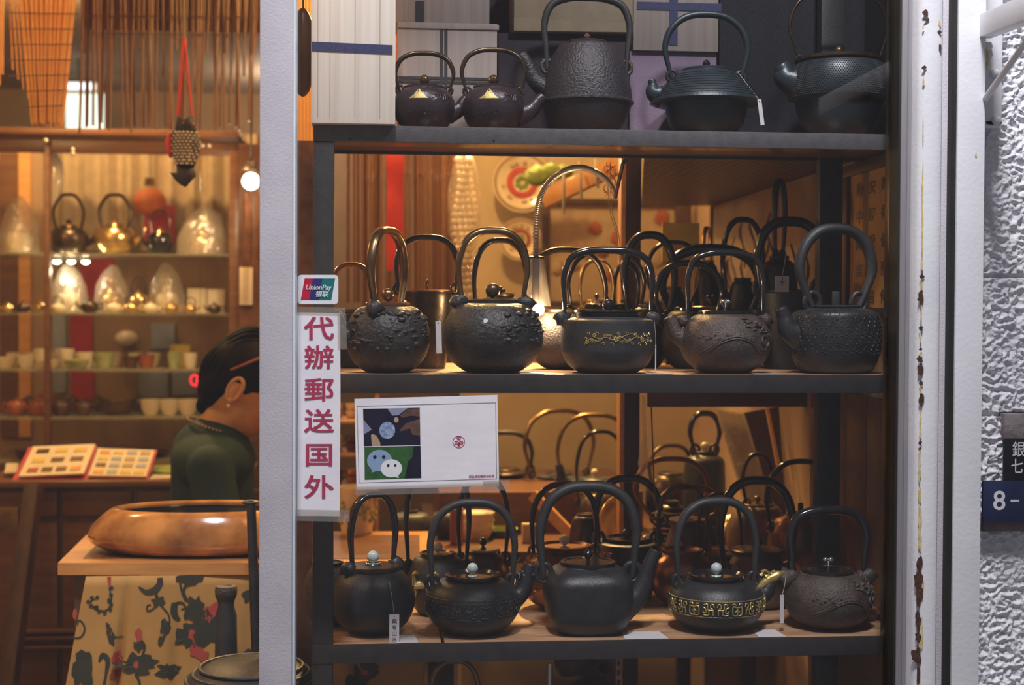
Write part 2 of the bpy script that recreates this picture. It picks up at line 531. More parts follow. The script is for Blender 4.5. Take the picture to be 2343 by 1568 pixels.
def text(name, s, size, m, parent, mtx, extrude=0.0003, offset=0.0, wx=1.0, align='CENTER', bold=0.0):
    cu = bpy.data.curves.new(name, 'FONT')
    cu.body = s
    cu.size = size
    cu.extrude = extrude
    cu.offset = offset
    cu.resolution_u = 3
    cu.align_x = align
    cu.align_y = 'CENTER'
    o = bpy.data.objects.new(name + '_curve', cu)
    C.objects.link(o)
    dg = bpy.context.evaluated_depsgraph_get()
    me = bpy.data.meshes.new_from_object(o.evaluated_get(dg))
    C.objects.unlink(o)
    bpy.data.objects.remove(o)
    bpy.data.curves.remove(cu)
    if bold:
        bm = nb()
        for i, (dx, dy) in enumerate(((-1, -.6), (1, -.6), (-1, .6), (1, .6), (0, 0))):
            bm.from_mesh(me)
            n0 = len(bm.verts) // (i + 1) * i
            bm.verts.ensure_lookup_table()
            for v in bm.verts[n0:]:
                v.co += Vector((dx * bold, dy * bold, i * 3e-6))
        bm.to_mesh(me); bm.free()
    me.materials.clear()
    me.materials.append(M[m])
    me.transform(mtx @ Matrix.Diagonal((wx, 1, 1, 1)))
    q = bpy.data.objects.new(name, me)
    me.name = name
    C.objects.link(q)
    if parent: q.parent = parent
    return q


FRONT = Matrix(((1, 0, 0, 0), (0, 0, -1, 0), (0, 1, 0, 0), (0, 0, 0, 1)))  # text plane xy -> faces -Y (towards the street)
# ================================================================ the setting
YW = 2.50   # window plane
XR = 1.005  # inner face of the right wall
struct('floor', B(-2.9, 1.25, 2.56, 7.8, -0.1, 0.0), 'floor')
struct('ground', B(-4.5, 2.5, -2.0, 2.56, -0.22, -0.12), 'pavement')
struct('ceiling', B(-2.9, 1.25, 2.50, 7.8, 2.62, 2.72), 'ceiling')
struct('wall_back', B(-2.9, 1.25, 7.7, 7.8, 0, 2.62), 'brownwall')
struct('wall_left', B(-3.0, -2.9, 2.50, 7.8, 0, 2.62), 'brownwall')
# right side wall of the window, panelled in wood
wr = struct('wall_right', B(XR, XR + .10, 2.535, 7.7, 0, 2.62), 'brownwall')
xp = P(1058, 500, 4.62).x
struct('wall_partition', B(xp, XR, 4.62, 4.70, 0, 2.62), 'creamwall')
struct('wall_front_header', B(-3.0, 1.22, 2.46, 2.56, 2.45, 3.2), 'greypost')
struct('wall_front_low', B(-3.0, 1.22, 2.46, 2.56, -0.1, 0.42), 'greypost')
xl = P(-90, 784, YW).x
struct('wall_front_left', B(-3.0, xl, 2.46, 2.56, 0.42, 2.45), 'greypost')

# wood planks on the side wall of the window (each plank a part)
for i in range(5):
    y0 = 2.60 + i * .13
    for (z0, z1) in ((0.45, 1.285),):
        o = obj('wall_plank', B(XR - .008, XR, y0, y0 + .127, z0, z1, .002), 'redwood', wr)

# stucco wall of the neighbouring pier
x0 = P(2244, 784, 2.53).x
Z0, Z1 = .75, 2.05
X1 = x0 + .15
ZJ = (P(2300, 632, 2.53).z, P(2300, 948, 2.53).z, P(2300, 316, 2.53).z)
def stucco(xa, xb, za, zb_, nx, nz):
    bm = nb(); vv = []
    for j in range(nz + 1):
        z = za + (zb_ - za) * j / nz
        row = []
        for i in range(nx + 1):
            x = xa + (xb - xa) * i / nx
            p = Vector((x, 0, z))
            h = (1 - 2.2 * abs(noise.noise(p * 62 + Vector((noise.noise(p * 40) * .6, 3, 0))))) * .0062 + noise.noise(p * 130) * .0040 + noise.noise(p * 290) * .0022 - .002
            for q in ZJ[:2]:
                if abs(z - q) < .0042: h = -.006 + .002 * noise.noise(p * 90)
            row.append(bm.verts.new((x, 2.528 - h, z)))
        vv.append(row)
    for j in range(nz):
        for i in range(nx):
            bm.faces.new((vv[j][i], vv[j][i + 1], vv[j + 1][i + 1], vv[j + 1][i]))
    return bm
ws = struct('wall_outside', stucco(x0 - .03, X1, Z0, Z1, 105, 830), 'stucco', angle=180)
obj('stucco_field', stucco(X1, X1 + .75, Z0 - .3, Z1 + .4, 150, 340), 'stucco', ws, angle=180)
obj('stucco_field', stucco(x0 - .03, X1, Z0 - .3, Z0, 36, 60), 'stucco', ws, angle=180)
obj('stucco_field', stucco(x0 - .03, X1, Z1, Z1 + .4, 36, 80), 'stucco', ws, angle=180)
obj('wall_backing', B(x0 - .03, X1 + .76, 2.545, 2.64, -.1, 3.2), 'stucco', ws)
obj('wall_render', B(X1 + .75, X1 + 1.6, 2.53, 2.64, -.1, 3.2), 'stucco', ws)
# smoother brown rendered patch right of / around the number plate
z1_ = P(2300, 948, 2.5).z; z2_ = P(2300, 1215, 2.5).z
obj('render_patch', B(P(2296, 1000, 2.515).x, X1 + .12, 2.512, 2.54, P(2300, 1005, 2.515).z, z1_, .002), 'stuccoband', ws)
obj('render_patch', B(P(2248, 1200, 2.515).x, X1 + .12, 2.512, 2.54, P(2300, 1216, 2.515).z, P(2300, 1185, 2.515).z, .002), 'stuccoband', ws)

# ------------------------------------------------ posts of the shop front
zt, zb = 2.45, 0.42
def post(name, xa, xb, Y, d, m, label=None, bev=.002, parent=None, yref=784):
    a = P(xa, yref, Y).x; b = P(xb, yref, Y).x
    return struct(name, B(a, b, Y, Y + d, zb, zt, bev), m, parent)

t1 = post('trim_1', 593.5, 669, 2.43, .07, 'greypost')
obj('edge_strip', B(P(669, 784, 2.44).x, P(675, 784, 2.44).x, 2.44, 2.50, zb, zt, .001), 'edge', t1)
# right hand: aluminium window stile, gasket, white post, grey flange, gap, outer post
t2 = post('trim_2', 2057, 2100, 2.475, .05, 'alu')
for x in (2071, 2085):
    obj('groove_bead', B(P(x, 784, 2.473).x, P(x + 3, 784, 2.473).x, 2.4725, 2.476, zb, zt), 'alu', t2)
obj('glazing_gasket', B(P(2050, 784, 2.48).x, P(2057, 784, 2.48).x, 2.478, 2.52, zb, zt), 'gasket', t2)
obj('inner_stile', B(P(2034, 784, 2.53).x, P(2049, 784, 2.53).x, 2.525, 2.56, zb, zt, .001), 'darkbronze', t2)
# white post, half round front, with chips of rust down its nose
a = P(2097, 784, 2.44).x; b = P(2148, 784, 2.44).x
bm = nb()
prof = [(a, 2.50), (a, 2.452), (a + .004, 2.443), (a + .012, 2.438), (b - .008, 2.436), (b, 2.440), (b, 2.50)]
va = [bm.verts.new((x, y, zb)) for x, y in prof]; vb = [bm.verts.new((x, y, zt)) for x, y in prof]
for i in range(len(prof)):
    j = (i + 1) % len(prof)
    bm.faces.new((va[i], va[j], vb[j], vb[i]))
bm.faces.new(va[::-1]); bm.faces.new(vb)
bmesh.ops.recalc_face_normals(bm, faces=bm.faces[:])
t3 = struct('trim_3', bm, 'whitepost', angle=60)
obj('flange', B(P(2148, 784, 2.45).x, P(2166, 784, 2.45).x, 2.448, 2.50, zb, zt, .0015), 'greypost', t3)
obj('flange_lip', B(P(2166, 784, 2.455).x, P(2171, 784, 2.455).x, 2.452, 2.50, zb, zt, .001), 'whitepost', t3)
obj('gap_shade_strip', B(P(2171.5, 784, 2.43).x, P(2187, 784, 2.43).x, 2.430, 2.52, zb, zt), 'gasket', t3)  # dark strip put in for the shade of the open gap
t4 = post('trim_4', 2186, 2248.5, 2.424, .076, 'whitepost')


def blob(bm, cx, cz, w, h, y, seed, n=18, th=.0006, jag=.45):
    pts = []
    for i in range(n):
        a_ = 2 * PI * i / n
        k = 1 + jag * noise.noise(Vector((math.cos(a_) * 1.7 + seed * 5.3, math.sin(a_) * 1.7, seed * 1.9)))
        pts.append((cx + w / 2 * k * math.cos(a_), cz + h / 2 * k * math.sin(a_)))
    prism(bm, pts, y, y + th)
    return bm


def on_post(px, py, w, h, m, name, par, seed, Y, j=.5):
    s = SC(2120, Y)
    p = P(px, py, Y)
    bm = nb()
    blob(bm, p.x, p.z, w * s, h * s, Y - .0006 - .000015 * (seed % 40), seed, jag=j)
    return obj(name, bm, m, par, smooth=False)


rust = [(2118, 29, 15, 12), (2120, 45, 12, 8), (2114, 155, 10, 9), (2109, 633, 11, 12), (2107, 680, 16, 28), (2107, 752, 9, 12), (2106, 799, 8, 7), (2105, 822, 13, 14),
        (2106, 846, 15, 30), (2107, 877, 9, 12), (2107, 916, 12, 30), (2105, 1014, 8, 9), (2105, 1027, 6, 6), (2104, 1290, 14, 36), (2102, 1325, 22, 40),
        (2104, 1352, 18, 40), (2102, 1375, 10, 28), (2101, 1422, 14, 42), (2100, 1458, 14, 26), (2094, 1500, 18, 26), (2101, 1502, 12, 44), (2101, 1545, 9, 40)]
stain = [(2112, 64, 5, 8), (2113, 185, 5, 22), (2112, 300, 3, 60), (2111, 420, 4, 90), (2110, 540, 6, 120), (2109, 602, 7, 30), (2108, 655, 6, 20), (2108, 720, 5, 40), (2106, 775, 5, 22),
         (2106, 812, 4, 14), (2106, 897, 5, 18), (2106, 960, 5, 40), (2106, 990, 6, 26), (2104, 1045, 6, 60), (2104, 1085, 7, 40), (2104, 1137, 8, 30), (2104, 1195, 9, 60), (2105, 1240, 8, 50),
         (2110, 1345, 8, 50), (2109, 1450, 7, 60), (2104, 1480, 5, 40), (2103, 1560, 7, 30), (2150, 55, 7, 14)]
for i, (x, y, w, h) in enumerate(stain):
    on_post(x, y, w * .8, h, 'ruststain', 'rust_stain', t3, i + 40, 2.4365 if x < 2140 else 2.4360, .8)
for i, (x, y, w, h) in enumerate(rust):
    on_post(x, y, w, h, 'rust', 'rust_chip', t3, i, 2.4358, .6)
on_post(2150, 73, 8, 9, 'rust', 'rust_chip', t3, 61, 2.4358)
on_post(2151, 110, 6, 18, 'rust', 'rust_chip', t3, 62, 2.4358)
on_post(2233, 355, 4, 9, 'ruststain', 'rust_stain', t4, 63, 2.4238)

# ------------------------------------------------ panes
a = P(669, 784, 2.505).x; b = P(2052, 784, 2.505).x
struct('window_1', B(a + .004, b, 2.503, 2.507, zb, zt), 'pane')
struct('added_pane', B(xl, P(596, 784, 2.47).x, 2.463, 2.467, zb, zt), 'pane')  # left pane added so its reflection lifts the dark tones behind

# ------------------------------------------------ awning bracket and plates on the pier
br = thing('awning_bracket', 'white steel awning bracket with rust bolted to the rough white wall', 'bracket', P(2270, 290, 2.5))
def rel(o, bm):
    bmesh.ops.translate(bm, verts=bm.verts[:], vec=-o.location); return bm
obj('base_plate', rel(br, pbox(2249, 2294, -30, 289, 2.485, .03, .002)), 'whitepost', br)
def beam(px0, py0, Ya, px1, py1, Yb, w, d):
    p, q = P(px0, py0, Ya), P(px1, py1, Yb)
    v = q - p; L = v.length
    m_ = Matrix.Translation(p) @ v.to_track_quat('X', 'Z').to_matrix().to_4x4()
    return box(nb(), 0, L, -d / 2, d / 2, -w / 2, w / 2, .002, m_)
obj('arm', rel(br, beam(2250, 62, 2.46, 2440, -12, 1.95, .040, .030)), 'whitepost', br)
p, q = P(2246, 238, 2.45), P(2410, 10, 2.05)
obj('stay_rod', rel(br, tube(nb(), [p, q], .0055, 14)), 'greypost', br)
for (x, y) in ((2278, 168), (2281, 276), (2262, 105)):
    p = P(x, y, 2.478)
    bm = nb(); lathe(bm, [(0, -.006), (.008, -.006), (.008, .002), (.005, .005), (0, .006)], 6)
    bmesh.ops.transform(bm, matrix=Matrix.Translation(p - br.location) @ Matrix.Rotation(rad(90), 4, 'X'), verts=bm.verts[:])
    b_ = obj('bolt', bm, 'whitepost', br)
bm = nb(); blob(bm, P(2258, 130, 2.4845).x, P(2258, 130, 2.4845).z, .006, .05, 2.4843, 3); obj('rust_stain', rel(br, bm), 'ruststain', br, smooth=False)
bm = nb(); blob(bm, P(2274, 284, 2.4845).x, P(2274, 281, 2.4845).z, .032, .008, 2.4843, 8); obj('rust_chip', rel(br, bm), 'rust', br, smooth=False)

s = SC(2300, 2.49)
sg = tag(obj('street_sign', B(P(2296, 1050, 2.49).x, P(2296, 1050, 2.49).x + .125, 2.488, 2.494, P(2300, 1102, 2.49).z, P(2300, 1004, 2.49).z, .0008), 'blackenamel'),
         'black enamel street sign with pale characters above the blue number plate', 'sign')
pc = P(2330, 1031, 2.487)
text('lettering', '銀座', 36 * s, 'signwhite', sg, Matrix.Translation(Vector((P(2345.5, 1031, 2.487).x, 2.4878, pc.z))) @ FRONT @ Matrix.Diagonal((.82, 1, 1, 1)), offset=.0002)
text('lettering', '七丁目', 36 * s, 'signwhite', sg, Matrix.Translation(Vector((P(2357, 1070, 2.487).x, 2.4878, P(2330, 1070, 2.487).z))) @ FRONT @ Matrix.Diagonal((.82, 1, 1, 1)), offset=.0002)
sg = tag(obj('number_plate', B(P(2247, 1150, 2.49).x, P(2247, 1150, 2.49).x + .16, 2.486, 2.4925, P(2300, 1195, 2.49).z, P(2300, 1100, 2.49).z, .0008), 'navy'),
         'navy blue house number plate reading 8 beside the white post', 'sign')
text('lettering', '8', 60 * s, 'signwhite', sg, Matrix.Translation(P(2286.5, 1148, 2.4858)) @ FRONT, bold=.0006, wx=1.0)
bm = nb(); p = P(2322, 1146.5, 2.4858); box(bm, p.x - .008, p.x + .008, 2.4852, 2.486, p.z - .0022, p.z + .0022, .0003)
obj('lettering', bm, 'signwhite', sg)

# ================================================================ the display shelf in the window
YF = 2.62
def zpx(py, Y, px=1200): return P(px, py, Y).z
ZT = zpx(293, YF); ZTb = zpx(330, YF)
ZM = zpx(857, YF); ZMb = zpx(900, YF)
ZL = zpx(1470, YF); ZLb = zpx(1512, YF)
XL = P(716, 784, YF).x; XE = 0.996
rack = thing('display_rack', 'tall black steel display rack with wooden shelves behind the shop window', 'shelf', ((XL + XE) / 2, 2.9, 0))
def rp(name, bm, m, par=None, **k):
    bmesh.ops.translate(bm, verts=bm.verts[:], vec=-rack.location)
    return obj(name, bm, m, par or rack, **k)
for nm, z1, z0, dep, mt in (('top', ZT, ZTb, .235, 'shelffront'), ('mid', ZM, ZMb, .62, 'shelfsteel'), ('low', ZL, ZLb, .66, 'shelfsteel')):
    rp('front_rail', B(XL, XE, YF, YF + .008, z0, z1, .001), mt)
    segs = [(XL, XE, dep)] if nm != 'low' else [(XL, P(1000, 784, 3.0).x, .45), (P(1000, 784, 3.0).x, XE, dep)]
    for (xa_, xb_, dp) in segs:
        rp('shelf_board', B(xa_ + .002, xb_ - .004, YF + .008, YF + dp, z1 - .020, z1 - .0005, .001), 'shelfwood' if nm == 'top' else 'shelftop')
        rp('rear_rail', B(xa_, xb_, YF + dp, YF + dp + .008, z0 + .004, z1, .001), 'shelfsteel')
# posts
rp('post', B(XL, P(763, 784, YF).x, YF + .002, YF + .035, 0.0, ZTb + .001, .001), 'shelfsteel')
rp('post', B(P(1873, 784, 2.84).x, P(1925, 784, 2.84).x, 2.84, 2.87, 0.0, 2.2, .001), 'shelfsteel')
rp('post', B(P(1437, 784, 3.245).x, P(1473, 784, 3.245).x, 3.29, 3.335, 0.0, 1.86, .001), 'darkwood')
rp('edge_batten', B(P(1426, 784, 3.245).x, P(1437, 784, 3.245).x, 3.285, 3.33, 0.0, 1.86, .001), 'honeywood')
rp('post', B(XE - .012, XE, YF + .002, YF + .02, 0.0, 2.2, .001), 'shelfsteel')
# deeper wooden ceiling board of the niche on the right
zz = ZTb - .004
zz = 1.782; xn = P(1474, 420, YF + .25).x
cs = [Vector((xn, YF + .25, zz)), Vector((XR - .002, YF + .25, zz)), Vector((XR - .002, 4.25, zz)), Vector((PZ(1476, 466, zz).x, 4.25, zz))]
rp('niche_board', slab(nb(), cs, .02, (0, 0, 1)), 'nicheboard', smooth=False)
for (x, y) in ((1130, 322), (1400, 333), (800, 318)):
    p = P(x, y, YF); bm = nb(); ball(bm, (p.x, YF, p.z), .002, 8, 6); rp('screw', bm, 'gasket')

# diagonal folding screen with ink painting behind the middle and lower kettles
zpan = 1.78
A_ = Vector((XR - .014, 4.24, zpan)); B_ = Vector((XR - .014, 3.15, zpan))
sc_ = thing('ink_panel', 'cream paper panel with blurred ink painting on the side wall behind the right-hand kettles', 'panel', (XR - .01, 3.7, ZM + .01))
obj('paper_panel', rel(sc_, B(XR - .012, XR - .001, 3.15, 4.24, ZM + .01, zpan, .001)), 'inkpaper', sc_, smooth=False)
def on_screen(u, z, off=.002):
    p = A_.lerp(B_, u)
    return Vector((XR - .012 - off, p.y, z))
bm = nb()
for k in range(15):
    u = .1 + .8 * rnd.random(); z = 1.50 + .16 * rnd.random()
    pass; pts_ = [on_screen(u + .02 * math.sin(q), z + .09 * q / 6 - .03, .002) for q in range(7)]
    tube(bm, [on_screen(u + .03 * math.sin(q * .9 + k), z - .05 + .13 * q / 6, .0015) for q in range(7)], [.002, .006, .003, .007, .002], 6, .3)
tag(obj('ink_strokes', rel(sc_, bm), 'darkclay', sc_), kind='stuff')
for y_ in (3.15, 4.225):
    obj('frame_rail', rel(sc_, B(XR - .02, XR - .001, y_, y_ + .015, ZM, zpan, .001)), 'darkwood', sc_)

# calligraphy scroll on the side wall
y0, y1 = 2.70, 2.955
cs_ = thing('calligraphy_scroll', 'amber calligraphy panel in dark frame on the side wall at far right', 'scroll', (XR - .012, 2.9, 1.5))
zsT = zpx(395, 2.86, 1990); zsB = zpx(705, 2.86, 1990)
obj('silk_panel', rel(cs_, B(XR - .014, XR - .010, y0, y1, zsB, zsT)), 'calligraphy', cs_)
for (ya, yb, za, zb_) in ((y0 - .02, y1 + .03, zsT, zsT + .025), (y0 - .02, y1 + .03, zsB - .02, zsB), (y1, y1 + .03, zsB, zsT), (y0 - .02, y0, zsB, zsT)):
    obj('frame_bar', rel(cs_, B(XR - .022, XR - .008, ya, yb, za, zb_, .002)), 'darkwood', cs_)
rows = ['劉安勤', '得好中', '倫愛蔵', '聚之言', '何旨', ]
SIDE = Matrix.Rotation(rad(-90), 4, 'Z')
hgt = (zsT - zsB)
for r_, st in enumerate(rows):
    for c_, ch in enumerate(st):
        text('character', ch, .030, 'darkclay', cs_, Matrix.Translation(Vector((-.0025, y0 + .045 + c_ * .075 - 2.9, zsT - .035 - r_ * hgt / 5 - 1.5))) @ SIDE @ FRONT, offset=.0006, wx=1.5)
# ================================================================ kettles
PROF = {
    'round': [(0, 0), (.50, 0), (.60, .03), (.84, .18), (.97, .36), (1, .52), (.97, .68), (.88, .83), (.74, .93), ('r', .985), ('r', 1)],
    'globe': [(0, 0), (.45, 0), (.58, .03), (.83, .17), (.97, .36), (1, .5), (.97, .66), (.87, .82), (.70, .94), ('r', .985), ('r', 1)],
    'shoulder': [(0, 0), (.56, 0), (.68, .03), (.86, .15), (.97, .32), (1, .45), (1, .84), (.99, .89), (.95, .925), ('r', .97), ('r', 1)],
    'barrel': [(0, 0), (.70, 0), (.80, .04), (.93, .2), (.99, .4), (1, .6), (.97, .8), (.90, .92), ('r', .985), ('r', 1)],
    'drum': [(0, 0), (.66, 0), (.74, .04), (.84, .4), (.93, .75), (.97, .92), (.97, .985), ('r', 1)],
    'cone': [(0, 0), (.80, 0), (.95, .06), (1, .16), (.93, .4), (.78, .7), (.62, .93), ('r', .98), ('r', 1)],
    'square': [(0, 0), (.62, 0), (.72, .03), (.84, .14), (.92, .24), (.95, .36), (.97, .6), (.95, .76), (.84, .87), (.68, .94), ('r', .97), ('r', 1)],
    'dome': [(0, 0), (.52, 0), (.62, .03), (.80, .14), (.92, .29), (.955, .345), (1.0, .352), (1.0, .368), (.965, .385), (.94, .5), (.87, .68), (.74, .86), (.60, .965), ('r', 1.0)],
    'hat': [(0, 0), (.40, 0), (.52, .03), (.66, .2), (.72, .38), (.73, .50), (.97, .505), (1, .52), (.985, .55), (.86, .68), (.68, .84), (.48, .97), ('r', 1)],
    'hob': [(0, 0), (.42, 0), (.56, .04), (.74, .22), (.84, .40), (.87, .50), (.97, .52), (1, .60), (.99, .72), (.95, .84), (.88, .93), (.80, .98), ('r', 1)],
    'flat': [(0, 0), (.52, 0), (.64, .04), (.86, .22), (.98, .42), (1, .58), (.97, .72), (.86, .87), (.70, .97), ('r', 1)],
}
LIN = ('dome', 'hat', 'hob')


def profile(kind, rim):
    pts = [Vector((rim if r == 'r' else r, z, 0)) for r, z in PROF[kind]]
    if kind in LIN: return [(p.x, p.y) for p in pts]
    out = catmull(pts[1:], 4)
    return [(0, 0)] + [(max(0, p.x), min(1.0, max(0, p.y))) for p in out]


def radius_at(pr, h):
    best = 0
    for (r0, z0), (r1, z1) in zip(pr, pr[1:]):
        if z0 <= h <= z1 and z1 > z0: best = max(best, r0 + (r1 - r0) * (h - z0) / (z1 - z0))
    return best


def knob(kind, r, m, par, z):
    bm = nb()
    if kind == 'ball':
        lathe(bm, [(r * .35, z - .003), (r * .25, z + r * .3), (r * .55, z + r * .5)], 12); ball(bm, (0, 0, z + r * 1.3), r, 18, 12)
        lathe(bm, [(0, z), (r * .9, z), (r * .8, z + r * .15), (0, z + r * .2)], 14)
    elif kind == 'melon':
        q = ball(bm, (0, 0, z + r * 1.4), r, 28, 12)
        for v in bm.verts:
            a = math.atan2(v.co.y, v.co.x); k = 1 - .10 * abs(math.sin(a * 6)); v.co.x *= k; v.co.y *= k
        lathe(bm, [(r * .7, z - .002), (r * .3, z + r * .2), (r * .3, z + r * .7)], 12)
    elif kind == 'heart':
        for sx in (-1, 1): ball(bm, (sx * r * .55, 0, z + r * 1.9), r * .62, 12, 10, (1, .8, 1))
        lathe(bm, [(r * .2, z), (r * .22, z + r * .5), (r * .6, z + r * 1.1), (r * .95, z + r * 1.8)], 12)
    elif kind == 'bud':
        lathe(bm, [(r * .8, z), (r * .5, z + r * .2), (r * .3, z + r * .5), (r * .8, z + r * 1.0), (r, z + r * 1.6), (r * .7, z + r * 2.2), (0, z + r * 2.7)], 14)
    elif kind == 'tall':
        lathe(bm, [(r * 1.4, z), (r * .7, z + r * .3), (r * .5, z + r), (r * .8, z + r * 2.2), (r * .9, z + r * 3.6), (r * .4, z + r * 5), (0, z + r * 5.4)], 12)
    elif kind == 'slab':
        box(bm, -r, r, -r * .5, r * .5, z, z + r * 4, r * .2)
    elif kind == 'flower':
        for k in range(6):
            a = k * PI / 3
            ball(bm, (r * .8 * math.cos(a), r * .8 * math.sin(a), z + r * .9), r * .55, 10, 8)
        ball(bm, (0, 0, z + r * 1.3), r * .7, 10, 8); lathe(bm, [(r * .4, z - .001), (r * .4, z + r)], 10)
    elif kind == 'rock':
        rock(bm, (0, 0, z + r * 1.2), r, .6, 2, (1, .9, 1.3), 5)
    return obj('knob', bm, m, par)


def kettle(label, x0, x1, yt, Y, zs, kind='round', m='iron', rim=.5, lid=('flat', 'lidblack'), kn=('ball', 10, 'lidblack'),
           bail=None, bm_='lacquer', sp=None, phi=0.0, group=None, name='iron_kettle', cat='kettle', lugm=None, power=2.0, lidr=1.06, bphi=None,
           lug='loop', sy=1.0, prot=0.0):
    """all sizes in photo pixels at depth Y; bail = (foot half width, max half width, top pixel y, thickness)"""
    s = SC((x0 + x1) / 2, Y)
    c = P((x0 + x1) / 2, yt, Y)
    R_ = (x1 - x0) / 2 * s
    H = c.z - zs
    t = thing(name, label, cat, (c.x, Y, zs), 0, group)
    t['_R'] = R_; t['_H'] = H
    pr = profile(kind, rim)
    bm = nb(); lathe(bm, [(r * R_, z * H) for r, z in pr], 56, power=power, sy=sy, rot=prot)
    body = obj('body', bm, m, t, angle=35)
    rr = rim * R_
    # lid
    lk, lm = lid
    if lk:
        bm = nb(); L = rr * lidr
        if lk == 'flat':
            lathe(bm, [(0, H - .004), (L, H - .002), (L * 1.0, H + .0025), (L * .96, H + .004), (L * .86, H + .0035), (L * .84, H + .002), (0, H + .003)], 44)
            zk = H + .0025
        elif lk == 'dome':
            lathe(bm, [(0, H - .004), (L, H - .002), (L, H + .003), (L * .9, H + .006), (L * .6, H + R_ * .07), (0, H + R_ * .10)], 44)
            zk = H + R_ * .095
        elif lk == 'deep':   # tall recessed rim
            lathe(bm, [(0, H - .004), (L * .92, H - .004), (L * .94, H + R_ * .05), (L, H + R_ * .07), (L, H + R_ * .11), (L * .9, H + R_ * .12), (L * .82, H + R_ * .06), (0, H + R_ * .07)], 44)
            zk = H + R_ * .065
        elif lk == 'jar':
            lathe(bm, [(0, H - .004), (L, H - .002), (L, H + R_ * .05), (L * .95, H + R_ * .07), (0, H + R_ * .09)], 44)
            zk = H + R_ * .085
        ld = obj('lid', bm, lm, t, angle=30)
        if kn: knob(kn[0], kn[1] * s, kn[2], ld, zk)
    pb = rad(phi if bphi is None else bphi)
    ax = Vector((math.cos(pb), math.sin(pb), 0)); nz_ = Vector((-math.sin(pb), math.cos(pb), 0))
    if bail:
        f, mx, top, th = bail[:4]
        f *= s; mx *= s; th *= s * .5
        hz = P((x0 + x1) / 2, top, Y).z - zs
        # feet sit on the shoulder
        zf = H * .97
        for q in range(40):
            h_ = 1 - q * .012
            if radius_at(pr, h_) * R_ >= min(f, R_ * .93): zf = h_ * H; break
        hh = hz - zf
        shape = bail[4] if len(bail) > 4 else 'omega'
        if shape == 'omega':
            pth = [(-f, 0), (-f - (mx - f) * .45, .18 * hh), (-mx, .48 * hh), (-mx * .86, .76 * hh), (-mx * .5, .95 * hh), (0, hh)]
        elif shape == 'arch':
            pth = [(-f, 0), (-f - (mx - f) * .6, .25 * hh), (-mx, .52 * hh), (-mx * .82, .82 * hh), (-mx * .45, .97 * hh), (0, hh)]
        elif shape == 'square':
            pth = [(-f, 0), (-f - (mx - f) * .4, .3 * hh), (-mx, .62 * hh), (-mx * .84, .88 * hh), (-mx * .45, .985 * hh), (0, hh)]
        pth = pth + [(-x, z) for x, z in pth[:-1][::-1]]
        pts = catmull([ax * x + Vector((0, 0, zf + z)) for x, z in pth], 6)
        bm = nb(); tube(bm, pts, [th * .55, th * .75, th, th * 1.05, th * 1.05, th * 1.05, th, th * .75, th * .55], 12, bail[5] if len(bail) > 5 else 1.25, nz_)
        obj('handle', bm, bm_, t, angle=60)
        for sd in (-1, 1):
            bm = nb(); cpt = ax * (sd * f)
            if lug == 'loop':
                cpts = [cpt + ax * (math.cos(a) * th * 1.5) + Vector((0, 0, zf + th * .9 + math.sin(a) * th * 1.8)) for a in [k * PI / 6 for k in range(12)]]
                tube(bm, cpts, th * .55, 8, closed=True)
            else:
                rock(bm, cpt + Vector((0, 0, zf + th * .3)) + ax * sd * th, th * 2.2, .7, 2, (1.1, .8, 1), sd + int(x0))
            obj('lug', bm, lugm or m, t, angle=95)
    if sp:
        ln, zh, rise, r0, r1 = sp
        pp = rad(phi); d = Vector((math.cos(pp), math.sin(pp), 0))
        ln *= s; r0 *= s; r1 *= s
        rb = radius_at(pr, zh) * R_
        z0_ = zh * H; tip = z0_ + rise * s
        pts = catmull([d * (rb - r0 * .8) + Vector((0, 0, z0_ - r0 * .2)), d * (rb + ln * .35) + Vector((0, 0, z0_ + (tip - z0_) * .25)), d * (rb + ln * .72) + Vector((0, 0, z0_ + (tip - z0_) * .72)),
                       d * (rb + ln) + Vector((0, 0, tip))], 5)
        bm = nb(); tube(bm, pts, [r0 * 1.15, r0 * .85, r1 * 1.2, r1], 16, cap=False)
        e = pts[-1]; dd = (pts[-1] - pts[-3]).normalized()
        # lip, and a black disc painting in the shade of the hollow
        tube(bm, [e, e + dd * .0012, e + dd * .0008, e - dd * .008], [r1, r1 * .93, r1 * .78, r1 * .7], 16, cap=False)
        so_ = obj('spout', bm, m, t)
        bm = nb(); tube(bm, [e - dd * .007, e - dd * .005], r1 * .74, 14); obj('mouth', bm, 'gasket', so_)
    return t


def surf(t, kind, rim, th, h, off=0.0):
    """point on a kettle body, th in degrees (270 = towards the street), h 0..1"""
    pr = profile(kind, rim)
    r = radius_at(pr, h) * t['_R'] + off
    a = rad(th)
    return Vector((r * math.cos(a), r * math.sin(a), h * t['_H']))


def ribbon(bm, t, kind, rim, pts, r, off=.0005, n=4, flat=.7):
    path = catmull([Vector((a, b, 0)) for a, b in pts], n)
    q = [surf(t, kind, rim, p.x, p.y, off) for p in path]
    return tube(bm, q, r, 6)


